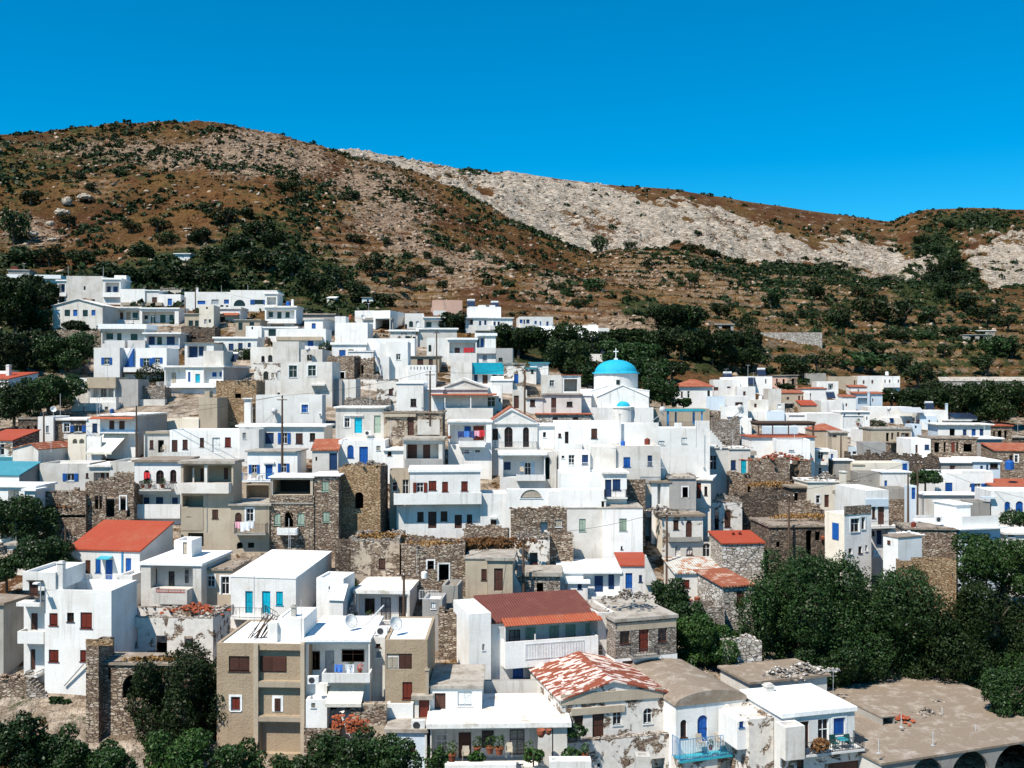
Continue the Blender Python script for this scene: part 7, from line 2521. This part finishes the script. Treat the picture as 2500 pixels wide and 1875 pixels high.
HT = [(0,280,2.458,[(95,740,150,230),(190,520,150,90),(330,400,90,60),(480,390,90,60),(545,455,75,60),(725,380,95,70),(410,640,90,50),(790,690,100,60),(950,690,110,90),(1060,600,90,60),(1220,600,120,90),(1330,660,160,130),(1480,640,150,110),(1560,740,200,140),(1200,760,180,110),(1000,770,130,90),(1420,830,220,150),(1650,800,180,150),(1300,900,220,150),(1560,920,220,160),(1760,960,200,150),(1900,1080,220,180),(840,860,180,110),(500,900,170,120),(320,880,170,110),(130,880,220,130),(650,1000,260,150),(870,1010,200,120),(1100,1010,220,140),(1720,460,120,80),(2100,520,110,90),(620,840,60,40),(980,470,60,40),(920,420,60,40),(1820,510,110,80),(2050,1000,180,120),(1300,1040,260,140),(2130,760,90,60)]),
 (850,330,2.602,[(1545,1015,160,140),(1500,970,90,70),(160,870,130,150),(240,700,60,70),(400,790,60,60),(575,840,100,90),(450,890,130,90),(600,970,90,60),(990,1005,50,35),(370,940,100,60),(800,530,70,40),(1330,1000,110,80),(1480,1090,110,70),(2080,1220,200,170),(2000,1180,160,130),(1600,730,110,120),(1790,720,70,60),(2080,700,90,50),(2160,740,130,60),(1900,840,80,60),(2180,930,70,60),(640,890,90,70),(300,960,110,60),(60,1040,200,160),(230,1080,160,100),(1660,770,60,50),(500,780,60,50)]),
 (1650,480,2.602,[(620,700,160,140),(880,640,150,110),(1040,830,210,150),(1240,780,190,190),(1400,810,220,190),(1600,790,160,110),(1200,640,150,100),(120,550,80,80),(290,760,140,110),(450,850,120,140),(60,850,200,180),(330,1060,220,160),(480,1080,200,150),(740,1110,240,150),(930,1080,190,110),(1200,1080,260,130),(1280,1000,130,100),(1450,1090,150,110),(1700,1010,120,90),(1800,890,170,90),(2040,1000,190,150),(1950,1100,150,120),(2120,1000,160,130),(1560,1180,230,140),(1180,930,130,80),(840,780,140,80),(700,790,130,80),(980,510,200,50),(820,500,120,45),(1310,550,110,60),(1380,540,100,60),(650,440,70,60),(720,460,50,50),(400,430,120,50),(220,380,150,60),(1560,620,130,100),(1700,640,160,110),(1850,700,180,120),(1960,780,180,110),(2080,830,160,100),(880,880,130,60),(560,480,90,40),(1750,560,160,110),(1620,560,140,90),(1400,900,200,80),(1560,900,160,70),(1740,200,90,60),(1600,210,80,50),(1930,190,100,50),(1550,300,110,70),(1650,360,110,80),(1760,460,150,120),(1650,480,100,80),(1360,360,80,50),(1240,310,60,50),(1360,300,70,50),(1040,300,60,45)])]
ADJ = ['round', 'spreading', 'dense', 'low', 'tall', 'ragged', 'broad', 'compact']
WHERE = [('left', 'brown hill'), ('middle', 'brown hill'), ('right', 'terraced hill')]
cnt = {}
for gi, (ox, oy, sc, L) in enumerate(HT):
    for j, (x, y, w, h) in enumerate(L):
        px, py = ox+x/sc, oy+y/sc
        if py < float(np.interp(px, RIX, RIY))+6:
            npx, rp = px, float(np.interp(px, [a for a, b in FR], [b for a, b in FR])); y1 = float(np.interp(px, [300, 1000, 1600, 2170, 2500], [640, 700, 740, 800, 720])); n0 = float(np.interp(px, RIX, RIY)); y0 = float(np.interp(px, RDX, RDY))+6; Y = y0+(y1-y0)*min(1, max(0, (n0-py)/(n0-rp+1)))
        else: Y = hill_point(px, py)
        side = 'at the far left' if px < 250 else 'left of centre' if px < 800 else 'near the centre' if px < 1400 else 'right of centre' if px < 1900 else 'towards the right edge'
        hgt = 'high up' if py < 480 else 'half way up' if py < 600 else 'low down' if py < 700 else 'just above the houses'
        key = (side, hgt); cnt[key] = cnt.get(key, 0)+1; k = cnt[key]; A = ADJ[(k-1) % 8]
        tree_line(f"h {x} {y+h*.15} {w} {h*.95} Y={Y:.1f} m={'leafdark' if (j % 5) else 'leaf'} ; {A} dark tree {hgt} on the hillside {side}"+('' if k <= 8 else ', smaller one'), ox, oy, sc)
# boulders standing out on the brown hill
for i, (x, y, w, h, l) in enumerate([(400, 500, 60, 55, 'upright pale boulder'), (510, 480, 90, 40, 'long pale boulder with a rounded back'), (375, 570, 90, 42, 'flat slab-like pale boulder'), (1165, 718, 90, 40, 'big rounded pale boulder above the trees'), (1550, 480, 30, 70, 'narrow standing pale rock'), (1840, 540, 60, 30, 'low pale boulder on the right flank'), (200, 700, 60, 40, 'pale boulder at the lower end of the boulder line'), (300, 640, 50, 35, 'small pale boulder in the boulder line'), (1535, 655, 45, 30, 'small pale rock beside dark scrub'), (1460, 630, 35, 40, 'leaning pale rock beside dark scrub'), (1130, 680, 60, 14, 'thin flat pale slab'), (310, 742, 60, 22, 'flat boulder at the foot of the boulder line')]):
    px, py = x/2.458, 280+(y+h/2)/2.458; Y = hill_point(px, py)-1; W = w/2.458*Y/F/2; Hh = h/2.458*Y/F/2; m = MB(); ph = i*1.7; m.lathe([(W*(math.cos(a)*.95+.05), Hh*(math.sin(a)*1.0+.3)) for a in [-.9+.24*q for q in range(11)]], n=14); m.v = [(x*(1+.16*math.sin(3*z+ph+2*y)), y*.8*(1+.15*math.sin(2.3*x+ph)), z*(1+.2*math.sin(1.3*x+ph)*math.cos(1.1*y))) for x, y, z in m.v]; m.v = [(x+.12*W*math.sin(9*y+ph), y+.12*W*math.sin(8*x+ph*2), z+.1*Hh*math.sin(7*x+5*y)) for x, y, z in m.v]; o = m.build('boulder', 'rockpale'); o.location = at(px, py, Y); tag(o, l+' on the brown hill', 'boulder', 'boulders on the brown hill')
m = MB(); q = at(450, 628, hill_point(450, 634)-2); m.box(-2., 2., -1.5, 1.5, -1, .7); m.box(-2.4, 2.4, -1.9, 1.9, .7, .95); hr = thing('white_chapel', 'tiny white roofed hut alone among the trees of the hillside', 'chapel', q); m.build('wall', 'W', hr)
# the blue car on the road
q = at(2226, 962, 250); t = thing('parked_car', 'blue car parked on the road at the right above the wood', 'car', q, .1)
m = MB(); m.hexa([(-2, -.85, .35), (2, -.85, .35), (2, .85, .35), (-2, .85, .35), (-2, -.85, .85), (2, -.85, .8), (2, .85, .8), (-2, .85, .85)]); m.hexa([(-1.6, -.8, .85), (1.1, -.8, .82), (1.1, .8, .82), (-1.6, .8, .85), (-1.2, -.65, 1.4), (.5, -.65, 1.4), (.5, .65, 1.4), (-1.2, .65, 1.4)]); m.build('body', 'cb', t)
for x in (-1.25, 1.25):
    for y in (-.8, .8): w_ = MB(); w_.bar((x, y-.1, .32), (x, y+.1, .32), .32, 12); w_.build('wheel', 'rubber', t)
m = MB(); m.hexa([(-1.35, -.83, .92), (.8, -.83, .9), (.8, -.81, .9), (-1.35, -.81, .92), (-1.1, -.7, 1.33), (.45, -.7, 1.33), (.45, -.68, 1.33), (-1.1, -.68, 1.33)]); m.build('window', 'glass', t)

# aerials that bristle on the flat roofs
rr = random.Random(21)
for Hh in HOUSES:
    if not Hh.flat or rr.random() > .24 or Hh.Y < 86: continue
    base = re.split(r' (?:with|beside|under|behind|before|between|in front|left|right|above|below) ', Hh.label)
    words = Hh.label.split()[:8]
    while words[-1].strip(',') in ('a', 'an', 'the', 'with', 'and', 'of', 'in', 'on', 'by', 'under', 'behind', 'its', 'two', 'over', 'blue', 'white', 'dark', 'big', 'three', 'stone', 'red', 'iron', 'little', 'small', 'brown', 'long', 'at', 'bright'): words.pop()
    u = Hh.u0+(Hh.u1-Hh.u0)*(.15+.7*rr.random()); v = Hh.v+.6+(Hh.vb-Hh.v-1)*rr.random()*.5; p = Hh.world(u, v, Hh.zt)
    t = thing('television_antenna', 'thin aerial on the roof of the '+' '.join(words).strip(','), 'antenna', p, rr.random()*3, 'television antennas on the roofs'); h = 1.5+1.3*rr.random()
    m = MB(); m.bar((0, 0, -.3), (0, 0, h), .028, 5); m.build('mast', 'steel', t)
    b = MB(); b.bar((-.5, 0, h-.1), (.5, .05, h-.1), .02, 4)
    for i in range(5): b.bar((-.4+.2*i, -.28, h-.1), (-.4+.2*i, .3, h-.1), .014, 4)
    b.build('boom', 'steel', t)
# ------------------------------------------------------------------ light, sky, camera
SUN = Vector((-.46, -.52, 1.0)).normalized()
sl = bpy.data.lights.new('sun', 'SUN'); sl.energy = 5.0; sl.angle = math.radians(.5); sl.color = (1, .935, .83)
so = bpy.data.objects.new('sun', sl); COL.objects.link(so); so.rotation_euler = SUN.to_track_quat('Z', 'Y').to_euler()
wd = bpy.data.worlds.new('World'); scn.world = wd; wd.use_nodes = True; nt = wd.node_tree; k = N(nt); bg = nt.nodes['Background']
sk = k.n('ShaderNodeTexSky', sky_type='NISHITA', sun_disc=False, sun_elevation=math.asin(SUN.z), sun_rotation=math.atan2(SUN.x, SUN.y), altitude=0, air_density=.9, dust_density=.2, ozone_density=3.0)
hs = k.n('ShaderNodeHueSaturation'); hs.inputs['Saturation'].default_value = 1.6; hs.inputs['Hue'].default_value = .482; k.l(sk.outputs[0], hs.inputs['Color'])
tn = k.mix(1., hs.outputs[0], (.38, .99, 1.1), 'MULTIPLY')
k.l(tn, bg.inputs['Color']); bg.inputs['Strength'].default_value = .09
cd = bpy.data.cameras.new('camera'); cd.sensor_width = 36; cd.sensor_fit = 'HORIZONTAL'; cd.lens = 36*F/2500; cd.clip_start = .5; cd.clip_end = 9000
co = bpy.data.objects.new('camera', cd); COL.objects.link(co); co.location = (0, 0, CZ); co.rotation_euler = (math.pi/2, 0, 0); scn.camera = co
vs = scn.view_settings; vs.view_transform = 'Standard'; vs.look = 'None'; vs.exposure = .6; vs.gamma = 1; vs.use_curve_mapping = False
scn.cycles.max_bounces = 6; scn.cycles.diffuse_bounces = 3; scn.cycles.use_denoising = True
